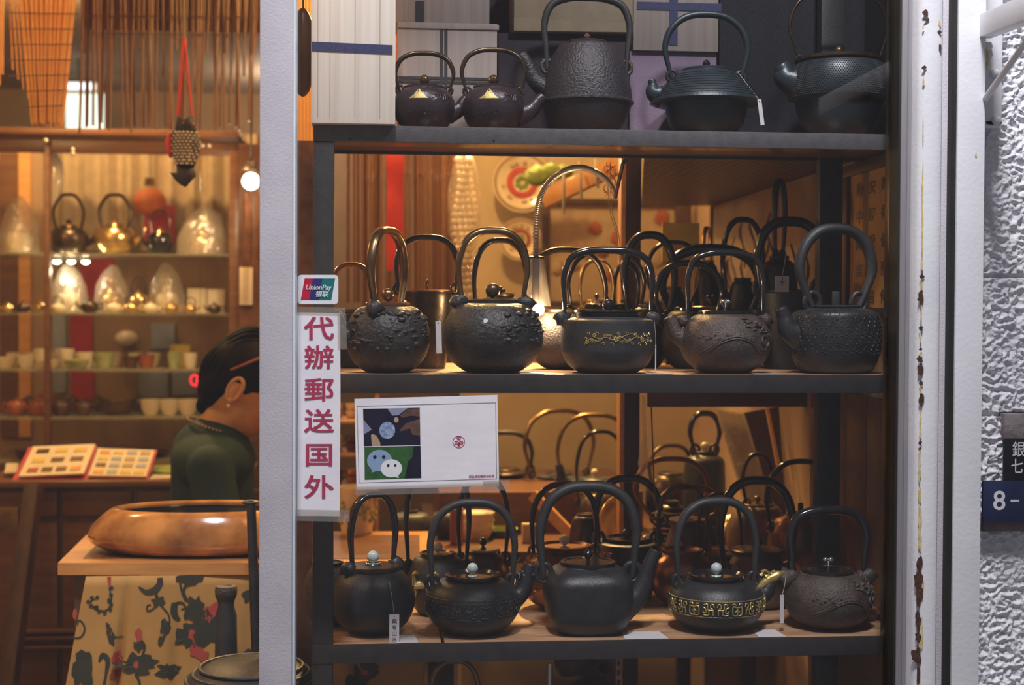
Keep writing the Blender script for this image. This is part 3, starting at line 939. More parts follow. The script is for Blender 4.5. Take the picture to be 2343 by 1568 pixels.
def price_tag(label, cx, yt, w, h, Y, sx, sy, tilt=0, words=None, m='tagpaper', card='tag_card', Ys=None):
    """a card hanging on a string from pixel (sx, sy)"""
    s = SC(cx, Y)
    c = P(cx, yt + h / 2, Y)
    t = thing('price_tag', label, 'tag', c, 0)
    rt = Matrix.Rotation(rad(tilt), 4, 'Y')
    bm = nb(); box(bm, -w * s / 2, w * s / 2, -.0004, .0004, -h * s / 2, h * s / 2, 0, rt)
    obj('card', bm, m, t, smooth=False)
    top = rt @ Vector((0, 0, h * s / 2 - .002))
    st = P(sx, sy, Ys or Y) - c
    mid = (top + st) * .5 + Vector((.001, 0, -.001))
    obj('string', tube(nb(), catmull([top, mid, st], 5), .0005, 6), 'string', t)
    bm = nb(); lathe(bm, [(0, 0), (.0011, 0)], 10); bmesh.ops.transform(bm, matrix=Matrix.Translation(top + Vector((0, -.0006, -.002))) @ Matrix.Rotation(rad(90), 4, 'X'), verts=bm.verts[:])
    obj('punched_hole', bm, 'darkink', t)
    if words:
        n = len(words)
        for i, ch in enumerate(words):
            text('character', ch, w * s * .55, 'darkink', t, rt @ Matrix.Translation(Vector((w * s * .02, -.0007, h * s * (.26 - .2 * i)))) @ FRONT, extrude=.0001)
    return t


Y1 = 2.715
# ---------------- top shelf, left to right
def T(label, *a, **k): return kettle(label, *a, **k)
k1 = kettle('small brown iron kettle half hidden by the white wooden box, gold mountain on its side', 900, 1042, 203, 2.70, ZT, 'flat', 'purpleiron', .62, ('flat', 'purpleiron'), ('melon', 12, 'bronze'),
            (56, 66, 122, 11, 'arch'), 'darkbronze', (26, .45, 34, 20, 11), 0)
k2 = kettle('small brown iron kettle in front of the taped wooden box, second on top shelf', 1058, 1200, 203, 2.70, ZT, 'flat', 'purpleiron', .62, ('flat', 'purpleiron'), ('melon', 12, 'bronze'),
            (60, 72, 114, 11, 'arch'), 'darkbronze', (44, .42, 42, 22, 12), 0)
for kk in (k1, k2):
    bm = nb()
    # mountain in gold paint, laid on the shoulder
    rows_ = []
    for a_, b_, h0, h1 in ((244, 253, .66, .70), (253, 257, .66, .84), (257, 263, .66, .80), (263, 270, .66, .71)):
        pass
    pts = [(240, .70), (248, .76), (253, .86), (257, .92), (262, .85), (268, .75), (275, .69)]
    base = [(a, .68) for a, _ in pts]
    A = [bm.verts.new(surf(kk, 'flat', .62, a, h, .0007)) for a, h in pts]
    A2 = [bm.verts.new(surf(kk, 'flat', .62, a, (h + .68) / 2, .0009)) for a, h in pts]
    A3 = [bm.verts.new(surf(kk, 'flat', .62, a, h, .0007)) for a, h in base]
    for q in range(6):
        bm.faces.new((A[q + 1], A[q], A2[q], A2[q + 1])); bm.faces.new((A2[q + 1], A2[q], A3[q], A3[q + 1]))
    obj('gold_mountain', bm, 'goldpaint', kk)
    bm = nb()
    for q in range(9):
        a = 235 + 5 * q; ribbon(bm, kk, 'flat', .62, [(a, .34 + .05 * math.sin(q * 2)), (a + 3, .38 + .05 * math.sin(q * 3)), (a + 6, .33)], .0005)
    for q in range(7):
        a = 285 + 5 * q; ribbon(bm, kk, 'flat', .62, [(a, .70 + .06 * math.sin(q)), (a + 3, .78 + .04 * math.sin(q * 3)), (a + 7, .72)], .0011)
    tag(obj('relief', bm, 'purpleiron', kk), kind='stuff')
k3 = kettle('large purplish orange-peel kettle with tall bail, third on the top shelf', 1236, 1450, 100, 2.735, ZT, 'dome', 'pebble', .40, ('flat', 'purpleiron'), ('bud', 8, 'redbead'),
            (90, 97, -6, 17, 'square'), 'matiron', (48, .50, 78, 22, 12), 180, lugm='browniron', bphi=0)
k4 = kettle('hat-shaped blue-black kettle with ribbed brim and upturned spout', 1490, 1742, 163, 2.72, ZT, 'hat', 'blueiron', .40, ('flat', 'blueiron'), ('bud', 9, 'lacquer'),
            (78, 94, 33, 15, 'omega'), 'blueiron', (8, .62, 34, 24, 8), 180, lugm='iron')
for h in range(9):   # ribs on the brim
    bm = nb(); hh_ = .58 + h * .043
    tube(bm, [surf(k4, 'hat', .40, a * 6, hh_, .0003) for a in range(60)], .0009, 5, closed=True)
    obj('rib', bm, 'blueiron', k4)
k5 = kettle('wide hobnail kettle with thin wire bail at right end of top shelf', 1808, 2030, 140, 2.73, ZT, 'hob', 'blueiron', .82, ('dome', 'darkbronze'), ('ball', 10, 'bronze'),
            (90, 112, -28, 8, 'omega'), 'darkbronze', (22, .72, 38, 34, 17), 180)
bm = nb()
for j in range(19):
    hh_ = .53 + j * .0235
    n_ = 128
    for i in range(n_):
        a = 360 * (i + .5 * (j % 2)) / n_
        c_ = surf(k5, 'hob', .82, a, hh_, 0); nrm = Vector((c_.x, c_.y, (hh_ - .62) * .12)).normalized()
        u = Vector((-nrm.y, nrm.x, 0)).normalized(); w = nrm.cross(u); q = .0016
        tip = bm.verts.new(c_ + nrm * .0021)
        cv = [bm.verts.new(c_ + (u * math.cos(e) + w * math.sin(e)) * .0017 - nrm * .0004) for e in (0, PI / 2, PI, 3 * PI / 2)]
        for e in range(4): bm.faces.new((cv[e], cv[(e + 1) % 4], tip))
bmesh.ops.recalc_face_normals(bm, faces=bm.faces[:])
tag(obj('hobnails', bm, 'matiron', k5, smooth=False), kind='stuff')
price_tag('small price tag hanging from the brim of the hat-shaped kettle', 1741, 228, 9, 58, 2.645, 1688, 165, -8, Ys=2.68)

# ---------------- middle shelf, front row
m1 = kettle('black stone-textured kettle beside the red-lettered strip, narrow gold-brown bail', 790, 985, 697, Y1, ZM, 'globe', 'ironrough', .50, ('flat', 'copper'), ('ball', 15, 'bronze'),
            (72, 104, 527, 17, 'arch', 1.5), 'bronze', (26, .5, 60, 22, 11), 196, lug='rock', bphi=68)
m2 = kettle('widest black rock-textured kettle, just left of the glaring lamp bulb', 1012, 1243, 690, Y1, ZM, 'globe', 'ironrough', .46, ('flat', 'darkbronze'), ('ball', 17, 'darkbronze'),
            (68, 79, 528, 17, 'arch', 1.3), 'bronze', None, 4, lug='rock')
m3 = kettle('black kettle with flat shoulder and gold flowering branch round its side', 1285, 1497, 722, Y1, ZM, 'shoulder', 'matiron', .68, ('deep', 'lacquer'), ('ball', 13, 'lacquer'),
            (98, 101, 572, 15, 'square'), 'lacquer', None, 0, lug='rock')
m4 = kettle('brown iron kettle with raised wave ridge and cloud relief, heart knob', 1557, 1762, 716, Y1, ZM, 'globe', 'browniron', .56, ('flat', 'lidblack'), ('heart', 11, 'silver'),
            (86, 86, 578, 14, 'square'), 'lacquer', (26, .55, 50, 20, 12), 180, lug='rock')
m5 = kettle('black leaf-patterned kettle with thick omega bail at right end of middle shelf', 1812, 2012, 703, Y1, ZM, 'barrel', 'iron', .56, ('flat', 'iron'), ('slab', 8, 'matiron'),
            (56, 88, 523, 24, 'omega', 1.2), 'matiron', (32, .55, 62, 28, 13), 188, lidr=.95)
# relief on the front ones
bm = nb()
for q in range(46):
    a = 275 + rnd.random() * 75; h = .45 + rnd.random() * .42
    rock(bm, surf(m2, 'globe', .46, a, h, -.0028), .0035 + rnd.random() * .0035, .5, 2, (1.3, 1.2, .7), q)
obj('rock_relief', bm, 'ironrough', m2, angle=180)
bm = nb()
for q in range(60):
    a = 190 + rnd.random() * 150; h = .35 + rnd.random() * .55
    rock(bm, surf(m1, 'globe', .50, a, h, -.003), .0035 + rnd.random() * .004, .5, 2, (1.3, 1.2, .7), q)
obj('rock_relief', bm, 'ironrough', m1, angle=180)
# gold branch
bm = nb()
ribbon(bm, m3, 'shoulder', .68, [(232, .50), (240, .60), (250, .56), (258, .63), (268, .58), (276, .64), (286, .57), (298, .64), (310, .58), (320, .62)], .0010, n=6)
ribbon(bm, m3, 'shoulder', .68, [(243, .66), (252, .60), (262, .68), (272, .60), (282, .66), (292, .70)], .0007, n=6)
for q in range(26):
    a = 232 + q * 3.6; h = .60 + .09 * math.sin(q * 1.9)
    ribbon(bm, m3, 'shoulder', .68, [(a, h), (a + 1.5, h + .025), (a + 3.5, h + .01), (a + 2.5, h - .02)], .0008, n=3)
obj('gold_branch', bm, 'gold', m3)
for (a, h, r) in ((245, .66, .0046), (271, .595, .0062), (296, .67, .0048), (306, .585, .0055), (236, .55, .005), (257, .66, .003), (284, .56, .0035), (315, .66, .004)):
    bm = nb(); c_ = surf(m3, 'shoulder', .68, a, h, .0008)
    nrm = Vector((c_.x, c_.y, 0)).normalized(); u = Vector((-nrm.y, nrm.x, 0))
    for k in range(5):
        e = k * 2 * PI / 5 + a
        rock(bm, c_ + (u * math.cos(e) + Vector((0, 0, 1)) * math.sin(e)) * r * .62, r * .40, .1, 1)
    rock(bm, c_ + nrm * .0006, r * .25, .1, 1)
    obj('gold_flower', bm, 'gold', m3)
# wave ridges on m4 (and later on l5)
def waves(t, kind, rim, m, a0=232, flip=0):
    bm = nb()
    for dz, rr_ in ((0, .0022), (-.035, .0020)):
        ribbon(bm, t, kind, rim, [(a0 - 14, .34 + dz), (a0, .42 + dz), (a0 + 14, .53 + dz), (a0 + 28, .60 + dz), (a0 + 40, .61 + dz), (a0 + 52, .56 + dz), (a0 + 62, .46 + dz), (a0 + 72, .40 + dz), (a0 + 82, .41 + dz)], rr_, .0002, 8)
    c_ = [(a0 + 84, .45), (a0 + 88, .53), (a0 + 82, .62), (a0 + 74, .60), (a0 + 72, .52), (a0 + 78, .49)]
    ribbon(bm, t, kind, rim, c_, .0022, .0003, 6)
    obj('wave_ridge', bm, m, t)
    bm = nb()
    for q in range(26):
        f_ = q / 25
        a = a0 + 50 + 40 * f_ + 5 * math.sin(q * 3); h = .86 - .20 * f_ + .05 * math.sin(q * 2.3)
        rock(bm, surf(t, kind, rim, a, h, 0), .0028 + .0022 * rnd.random(), .9, 1, (1.7, 1.2, .8), q + 9)
    for q in range(8):
        rock(bm, surf(t, kind, rim, a0 - 12 + q * 5, .60 + .04 * math.sin(q * 2), 0), .0026, .7, 1, (1.3, 1, .8), q + 60)
    tag(obj('cloud_relief', bm, m, t), kind='stuff')
waves(m4, 'globe', .56, 'browniron', 236)
# leaf pattern on m5: whorls of small pods
bm = nb()
for j in range(6):
    for i in range(19):
        a = 150 + (i + .5 * (j % 2)) * 12.6; h = .34 + j * .118
        for k in range(5):
            e = k * 2 * PI / 5 + i + j * 2.1
            da, dh = 3.9 * math.cos(e), .052 * math.sin(e)
            p0_ = surf(m5, 'barrel', .56, a + da * .25, h + dh * .25, .0003); p1_ = surf(m5, 'barrel', .56, a + da * 1.25, min(.985, h + dh * 1.25), .0003)
            tube(bm, [p0_, (p0_ + p1_) / 2, p1_], [.0003, .0015, .0003], 6, .9)
tag(obj('leaf_relief', bm, 'matiron', m5), kind='stuff')
price_tag('long paper price tag hanging between the two widest black kettles', 1004, 735, 13, 74, 2.645, 1015, 704, -2, Ys=2.66)

# ---------------- middle shelf, rows behind
Y2 = 2.93
kettle('kettle at left end of middle shelf, its copper bail just above the bank card sticker', 752, 858, 712, Y2, ZM, 'globe', 'iron', .5, ('flat', 'copper'), None, (44, 48, 606, 12, 'arch'), 'copper', None, 0)
kettle('dark drum-shaped kettle with slim pointed knob behind the red ribbon', 918, 1036, 668, Y2, ZM, 'drum', 'darkbronze', .94, ('flat', 'copper'), ('tall', 5, 'bronze'), (66, 70, 543, 14, 'arch'), 'lacquer', None, 0, lidr=1.02)
kettle('kettle behind the widest one, dark angular bail and small flower knob', 1085, 1205, 676, Y2 + .02, ZM, 'globe', 'iron', .5, ('flat', 'bronze'), ('flower', 9, 'lacquer'), (56, 60, 550, 13, 'arch'), 'lacquer', None, 0)
kettle('kettle with brass-shining bail between the lamp bulb and gold-branch kettle', 1205, 1385, 712, 2.90, ZM, 'globe', 'browniron', .55, ('flat', 'bronze'), ('flower', 9, 'lacquer'), (84, 90, 572, 13, 'arch'), 'darkbronze', None, 0)
kettle('kettle directly behind the gold-branch one with twin dark lid rings', 1312, 1462, 705, 3.065, ZM, 'barrel', 'iron', .66, ('deep', 'lacquer'), ('flower', 11, 'lacquer'), (78, 86, 575, 11, 'arch'), 'lacquer', None, 0)
kettle('black kettle behind the middle post, half of its thick bail showing', 1440, 1530, 700, 2.99, ZM, 'globe', 'iron', .5, ('flat', 'iron'), None, (42, 58, 538, 18, 'arch'), 'lacquer', None, 0)
kettle('black kettle with wide low bail behind left of the wave-ridged kettle', 1514, 1638, 708, Y2, ZM, 'globe', 'iron', .5, ('flat', 'lidblack'), None, (57, 76, 603, 15, 'arch'), 'lacquer', None, 0)
kettle('large black kettle behind the wave-ridged one, with the broadest dark bail', 1545, 1710, 705, 3.07, ZM, 'globe', 'iron', .5, ('flat', 'copper'), ('heart', 11, 'iron'), (76, 112, 570, 22, 'arch'), 'lacquer', None, 0)
kettle('big black kettle with heavy round bail left of the omega-bail kettle', 1735, 1880, 668, Y2, ZM, 'drum', 'iron', .8, ('flat', 'iron'), None, (66, 74, 507, 22, 'arch'), 'lacquer', (10, .6, 30, 20, 12), 180)
kettle('kettle far back by the ink screen with thin medium bail', 1662, 1736, 640, 3.18, ZM, 'globe', 'iron', .5, ('flat', 'iron'), None, (34, 46, 503, 13, 'arch'), 'lacquer', None, 0)
kettle('kettle at the back with very tall narrow upright bail', 1740, 1825, 590, 3.09, ZM, 'barrel', 'iron', .5, ('flat', 'iron'), None, (14, 20, 415, 13, 'arch'), 'lacquer', None, 40)
kettle('small kettle at the back with thin ringed bail right of the middle post', 1506, 1576, 660, 3.185, ZM, 'globe', 'iron', .5, ('flat', 'iron'), None, (33, 62, 555, 10, 'arch'), 'lacquer', None, 0)
kettle('gilt kettle far back with bright gold bail before the yellow card', 1585, 1650, 600, 3.20, ZM, 'globe', 'darkbronze', .5, ('flat', 'gilt'), None, (24, 28, 522, 8, 'arch'), 'gilt', None, 60)
kettle('kettle with pale gilt bail behind the gold-branch kettle, seen through its handle', 1325, 1405, 690, 3.195, ZM, 'globe', 'gilt', .5, ('flat', 'gilt'), ('bud', 6, 'lacquer'), (34, 38, 597, 9, 'arch'), 'gilt', None, 0)
kettle('small dark kettle behind the gold-branch kettle, beside the middle post', 1408, 1456, 690, 3.205, ZM, 'globe', 'iron', .5, ('flat', 'iron'), None, (24, 28, 605, 11, 'arch'), 'lacquer', None, 0)
price_tag('square buff price tag hanging beside the thick round bail', 1789, 632, 32, 36, 2.85, 1800, 565, 0, m='tagpaper', words='1ヶ')
price_tag('long narrow paper tag between the middle post and the wave-ridged kettle', 1500, 790, 2.5, 60, 2.67, 1497, 735, 0)

# ---------------- lower shelf, front row
YL1 = 2.715
l0 = kettle('stone-textured kettle at left end of lower shelf behind the rack post', 694, 815, 1290, 2.80, ZL, 'globe', 'browniron', .5, ('flat', 'lidblack'), None, None, 'lacquer', (20, .55, 40, 16, 10), 300)
l1 = kettle('large plain black globe kettle with blue jade knob, leftmost in front on lower shelf', 757, 950, 1300, YL1 + .01, ZL, 'globe', 'iron', .60, ('jar', 'darkbronze'), ('ball', 14, 'jade'),
            (54, 60, 1133, 16, 'arch', 1.5), 'lacquer', None, 32, lug='rock')
l2 = kettle('black kettle with dark carved band and blue jade knob on the lower shelf', 972, 1190, 1325, YL1, ZL, 'flat', 'iron', .56, ('deep', 'lacquer'), ('ball', 13, 'jade'),
            (92, 97, 1150, 18, 'arch'), 'matiron', (26, .60, 78, 22, 12), 3)
l3 = kettle('square-bodied black kettle with round black knob in the middle of lower shelf', 1243, 1448, 1288, YL1, ZL, 'square', 'iron', .58, ('flat', 'lidblack'), ('bud', 11, 'lacquer'),
            (102, 110, 1113, 24, 'arch'), 'matiron', (58, .32, 130, 30, 13), 0, power=3.6, lug='loop')
l4 = kettle('black kettle with bright gold archaic band and gold dragon spout', 1530, 1748, 1325, YL1, ZL, 'flat', 'iron', .56, ('deep', 'lacquer'), ('ball', 13, 'jade'),
            (88, 93, 1147, 18, 'arch'), 'matiron', (22, .62, 30, 22, 13), 5)
l5 = kettle('brown iron kettle with wave relief and thick bail at right end of lower shelf', 1797, 1993, 1306, YL1, ZL, 'globe', 'browniron', .56, ('flat', 'lidblack'), ('heart', 11, 'silver'),
            (80, 88, 1168, 20, 'square'), 'lacquer', None, 0, lug='rock')
waves(l5, 'globe', .56, 'browniron', 246)
bm = nb()
for q in range(14):
    rock(bm, surf(l5, 'globe', .56, 330 + 3 * (q % 4), .55 + .03 * q, .002), .004, .9, 1, (1, 1, 1.2), q)
obj('pine_relief', bm, 'browniron', l5)
# jewelled foot of l1's knob
bm = nb()
for k in range(14):
    a = k * 2 * PI / 14; ball(bm, (.013 * math.cos(a), .013 * math.sin(a), l1['_H'] + .009), .0028, 8, 6)
obj('beaded_ring', bm, 'silver', l1)


def fret(t, kind, rim, m, h0, h1, step, r, a0=180, a1=362, seed=3, part='band_motif'):
    """archaic band: separate raised hooks and squares between two lines, one mesh per motif"""
    rr_ = random.Random(seed)
    a = a0
    k = 0
    while a < a1:
        bm = nb(); w = step * .80; d = (h1 - h0)
        sg_ = 1 if k % 2 == 0 else -1
        f = lambda u, v: (a + w * (.5 + sg_ * (u - .5)), h0 + d * v)
        if k % 3 == 2:
            ribbon(bm, t, kind, rim, [f(.1, .75), f(.1, .1), f(.5, .02), f(.9, .1), f(.9, .75), f(.5, .68), f(.1, .75)], r, n=3)
            ribbon(bm, t, kind, rim, [f(.3, .3), f(.5, .5), f(.7, .3)], r, n=3)
            ribbon(bm, t, kind, rim, [f(.05, .95), f(.3, .98), f(.35, .85)], r, n=3)
            ribbon(bm, t, kind, rim, [f(.95, .95), f(.7, .98), f(.65, .85)], r, n=3)
            ribbon(bm, t, kind, rim, [f(.5, .1), f(.5, .6)], r * 1.2, n=3)
        else:
            ribbon(bm, t, kind, rim, [f(.0, .7), f(.1, .95), f(.3, .9), f(.3, .65), f(.15, .6)], r, n=3)
            ribbon(bm, t, kind, rim, [f(.1, .55), f(.1, .05)], r, n=3)
            ribbon(bm, t, kind, rim, [f(.1, .5), f(.55, .5), f(.6, .95), f(.9, .9)], r * 1.15, n=3)
            ribbon(bm, t, kind, rim, [f(.95, .7), f(.75, .6), f(.7, .3), f(.9, .25), f(.95, .42)], r, n=3)
            ribbon(bm, t, kind, rim, [f(.5, .5), f(.45, .12), f(.75, .04), f(.95, .1)], r, n=3)
        obj(part, bm, m, t, angle=80)
        a += step; k += 1
    for h in (h0 - .035, h1 + .035):
        bm = nb(); tube(bm, [surf(t, kind, rim, q * 6, h, .0002) for q in range(60)], .0009, 5, closed=True)
        obj('band_line', bm, t.children[0].data.materials[0], t)
fret(l4, 'flat', .56, 'gold', .44, .68, 17, .0013, 190, 358)
fret(l2, 'flat', .56, 'matiron', .42, .70, 17, .0012, 190, 358, 5)
# dragon head on l4's spout
p = P(1766, 1322, YL1 + .005) - l4.location
bm = nb()
tube(bm, catmull([p + Vector((-.028, 0, -.022)), p + Vector((-.010, 0, -.006)), p + Vector((.010, 0, .004)), p + Vector((.022, 0, .006))], 4), [.006, .009, .010, .006], 10)
for q in range(9):
    rock(bm, p + Vector((-.020 + .005 * q, .004 * math.sin(q * 3), .006 + .005 * math.sin(q * 1.7))), .0052, .8, 1, (1.3, 1, .8), q)
tube(bm, [p + Vector((-.004, -.004, .008)), p + Vector((-.016, -.006, .017)), p + Vector((-.020, -.006, .012))], [.003, .002, .001], 6)
obj('dragon_head', bm, 'gold', l4)
# small dragon head on l2's spout
bm = nb(); p = P(1206, 1313, YL1) - l2.location
for q in range(6): rock(bm, p + Vector((.005 * q - .014, 0, .003 * math.sin(q * 2))), .0048, .8, 1, (1.3, 1, .8), q)
obj('spout_head', bm, 'matiron', l2)
price_tag('white tag with handwritten characters in front of the large plain globe kettle', 902, 1406, 23, 70, 2.635, 890, 1328, 0, '窯有山水', Ys=2.66)
price_tag('plain buff tag hanging left of the wave-relief kettle on lower shelf', 1789, 1362, 9, 64, 2.67, 1798, 1318, 0, Ys=2.69)

# ---------------- lower shelf, rows behind
Y3 = 2.94
k = kettle('small dull silver kettle with cream jade knob and golden deer on its side', 930, 1072, 1272, 2.885, ZL, 'flat', 'matiron', .55, ('deep', 'bronze'), ('ball', 12, 'cream_jade'), (66, 72, 1052, 14, 'omega'), 'lacquer', (4, .7, 26, 12, 10), 180)
bm = nb()
for (dx, s_) in ((-42, 1), (-16, -1)):
    p = P(1001 + dx, 1330, 2.885) - k.location
    r_ = lambda x, z: Vector((p.x + x * .0009, -k['_R'] * (.80 if dx < -30 else .96), p.z + z * .0009))
    tube(bm, [r_(-12, 0), r_(0, 2), r_(12, -2)], [.007, .009, .006], 8)
    tube(bm, [r_(-10 * s_, 0), r_(-13 * s_, 14), r_(-14 * s_, 26)], [.006, .004, .003], 8)
    tube(bm, [r_(-14 * s_, 24), r_(-8 * s_, 30), r_(-3 * s_, 27)], [.004, .004, .002], 8)
    for q in (-10, 9): tube(bm, [r_(q, -2), r_(q + 2, -16), r_(q, -24)], [.003, .002, .0015], 6)
obj('gold_deer', bm, 'gold', k)
kettle('dark domed kettle with thin bail and small black knob behind the carved-band kettle', 1030, 1180, 1262, 2.98, ZL, 'cone', 'darkbronze', .5, ('dome', 'darkbronze'), ('bud', 10, 'lacquer'), (52, 58, 1092, 13, 'omega'), 'lacquer', (26, .75, 20, 12, 9), 5)
kh = kettle('copper-lit kettle with tortoiseshell pattern and pale jade knob', 1190, 1392, 1258, 2.93, ZL, 'globe', 'copper', .58, ('deep', 'copper'), ('ball', 12, 'cream_jade'), (70, 74, 1108, 14, 'omega'), 'lacquer', (6, .7, 30, 16, 10), 0)
bm = nb()
hr = 7.5
for j in range(8):
    for i in range(22):
        a = 180 + (i + .5 * (j % 2)) * 8.4; h = .42 + j * .068
        for rr_ in (1.0, .5):
            pts = [surf(kh, 'globe', .58, a + 3.9 * rr_ * math.cos(q * PI / 3), h + .040 * rr_ * math.sin(q * PI / 3), .0004) for q in range(6)]
            tube(bm, pts, .0006, 4, closed=True)
tag(obj('hexagon_relief', bm, 'copper', kh), kind='stuff')
kettle('tall black kettle with ringed lid behind the square-bodied one', 1360, 1512, 1238, 3.03, ZL, 'drum', 'iron', .68, ('deep', 'lacquer'), ('rock', 11, 'darkbronze'), (66, 74, 1094, 17, 'omega'), 'lacquer', None, 0)
kettle('kettle with shiny copper lid left of the gold-banded kettle', 1490, 1632, 1264, Y3, ZL, 'globe', 'copper', .62, ('deep', 'copper'), ('rock', 9, 'copper'), (54, 56, 1112, 9, 'arch'), 'darkbronze', None, 0)
kettle('matt brown kettle with broad flat lid right of the gold-banded kettle', 1648, 1815, 1262, Y3, ZL, 'cone', 'paintcopper', .66, ('jar', 'darkbronze'), ('rock', 11, 'lidblack'), (72, 84, 1100, 20, 'arch'), 'lacquer', None, 0)
kettle('brown ribbed pot behind right of the gold-banded kettle', 1592, 1700, 1272, 3.05, ZL, 'cone', 'paintcopper', .62, ('jar', 'paintcopper'), None, (46, 50, 1130, 8, 'arch'), 'darkbronze', None, 0)
kettle('round coppery kettle with wide circular bail beside the right-hand post', 1758, 1905, 1178, 3.12, ZL, 'round', 'copper', .42, ('flat', 'copper'), ('slab', 6, 'bronze'), (66, 78, 1056, 12, 'omega'), 'lacquer', None, 0)
kettle('brown kettle with glossy wide lid in the third row of lower shelf', 1512, 1638, 1192, 3.13, ZL, 'cone', 'paintcopper', .7, ('jar', 'paintcopper'), ('ball', 9, 'cream_jade'), (58, 66, 1115, 14, 'arch'), 'copper', None, 0)
kettle('brown kettle with flat lid and stubby spout in third row right of middle', 1665, 1800, 1155, 3.25, ZL, 'flat', 'paintcopper', .55, ('flat', 'bronze'), ('ball', 8, 'bronze'), (24, 34, 1040, 10, 'omega'), 'darkbronze', (10, .7, 24, 14, 10), 0)
k = kettle('kettle with gilded mesh-patterned body behind the jade bead', 1495, 1577, 1150, 3.245, ZL, 'round', 'darkbronze', .4, ('flat', 'darkbronze'), None, (38, 84, 1050, 12, 'arch'), 'copper', None, 0)
bm = nb()
for j in range(9):
    for i in range(30):
        rock(bm, surf(k, 'round', .4, 180 + (i + .5 * (j % 2)) * 6, .36 + j * .065, 0), .0026, 0, 1)
tag(obj('gilt_studs', bm, 'gilt', k), kind='stuff')
kettle('kettle in the third row behind the square one, its bail inside the dark bail', 1302, 1378, 1180, 3.19, ZL, 'flat', 'darkbronze', .5, ('flat', 'darkbronze'), None, None, 'lacquer', None, 0)

# paper slips lying on the shelves
for (lb, xa_, xb_, ya_, yb_, z_) in (('white paper slip on the middle shelf under the widest kettle', 1188, 1252, 858.5, 853, ZM), ('white paper slip on the middle shelf right of the gold-branch kettle', 1478, 1540, 860, 852, ZM),
                                     ('white paper slip on the middle shelf right of the wave-ridged kettle', 1722, 1782, 861, 855, ZM), ('grey-white paper slip on the lower shelf right of the square kettle', 1432, 1532, 1462, 1438, ZL),
                                     ('buff paper slip on lower shelf right of the gold-banded kettle', 1738, 1802, 1457, 1434, ZL), ('small pale slip on the lower shelf right of the plain globe kettle', 910, 960, 1468, 1450, ZL)):
    u_, w_ = P(xa_, 784, 2.64).x, P(xb_, 784, 2.64).x; dd_ = .034 if z_ == ZM else .06
    q4 = [Vector((u_, 2.629, z_ + .0008)), Vector((w_, 2.6295, z_ + .0008)), Vector((w_ - .006, 2.629 + dd_, z_ + .0008)), Vector((u_ + .004, 2.631 + dd_, z_ + .0008))]
    bm = nb(); slab(bm, q4, .0006, (0, 0, -1))
    o_ = sum((Vector(q) for q in q4), Vector()) / 4
    bmesh.ops.translate(bm, verts=bm.verts[:], vec=-o_)
    tag(obj('paper_slip', bm, 'tagpaper', smooth=False, loc=o_), lb, 'paper')
# ================================================================ boxes on the top shelf
def at_obj(name, label, cat, bm, m, group=None, **k):
    """mesh thing whose origin is moved to the foot of its mesh"""
    xs = [v.co.x for v in bm.verts]; ys = [v.co.y for v in bm.verts]; zs = [v.co.z for v in bm.verts]
    o0 = Vector(((min(xs) + max(xs)) / 2, (min(ys) + max(ys)) / 2, min(zs)))
    bmesh.ops.translate(bm, verts=bm.verts[:], vec=-o0)
    return tag(obj(name, bm, m, loc=o0, **k), label, cat, group)


def child(name, par, bm, m, **k):
    bmesh.ops.translate(bm, verts=bm.verts[:], vec=-par.location)
    return obj(name, bm, m, par, **k)


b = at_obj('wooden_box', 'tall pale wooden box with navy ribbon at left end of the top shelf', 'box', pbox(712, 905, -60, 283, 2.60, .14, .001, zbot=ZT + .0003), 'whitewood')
a_ = P(712, 784, 2.60).x; c_ = P(896, 784, 2.60).x
bm = nb()
z_l = P(712, 106, 2.6).z; z_r = P(896, 114, 2.6).z; hw = .0082
v = [bm.verts.new(q) for q in ((a_, 2.5985, z_l - hw), (c_, 2.5985, z_r - hw), (c_, 2.5985, z_r + hw), (a_, 2.5985, z_l + hw))]
v2 = [bm.verts.new(Vector(q.co) + Vector((0, .0012, 0))) for q in v]
bm.faces.new(v[::-1]); bm.faces.new(v2)
for i in range(4): bm.faces.new((v[i], v[(i + 1) % 4], v2[(i + 1) % 4], v2[i]))
bmesh.ops.recalc_face_normals(bm, faces=bm.faces[:])
child('ribbon', b, bm, 'navyribbon', smooth=False)
for x in (727, 755, 812, 869): child('board_joint', b, B(P(x, 100, 2.6).x, P(x, 100, 2.6).x + .0008, 2.5993, 2.601, ZT + .01, 2.10), 'cardboard')
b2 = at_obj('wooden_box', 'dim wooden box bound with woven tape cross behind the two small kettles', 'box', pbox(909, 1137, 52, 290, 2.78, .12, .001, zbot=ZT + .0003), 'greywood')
zb2 = P(1020, 52, 2.78).z
for x in (1004, 1014): child('woven_tape', b2, B(P(x, 784, 2.78).x, P(x + 7, 784, 2.78).x, 2.7788, 2.78, ZT + .002, zb2 - .012), 'blackribbon')
for y in (176, 185): child('woven_tape', b2, B(P(910, 784, 2.78).x, P(1137, 784, 2.78).x, 2.7786, 2.7798, P(1000, y + 6, 2.78).z, P(1000, y, 2.78).z), 'blackribbon')
for y0_, y1_ in ((60, 66),): child('lid_edge', b2, B(P(909, 784, 2.78).x - .001, P(1137, 784, 2.78).x + .001, 2.777, 2.785, P(1000, y1_, 2.78).z, P(1000, y0_ - 6, 2.78).z, .0005), 'greywood')
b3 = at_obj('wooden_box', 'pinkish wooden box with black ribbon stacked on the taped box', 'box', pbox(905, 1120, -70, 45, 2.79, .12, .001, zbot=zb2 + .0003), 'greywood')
child('ribbon', b3, B(P(948, 784, 2.79).x, P(967, 784, 2.79).x, 2.7885, 2.79, zb2 + .001, 2.06), 'blackribbon')
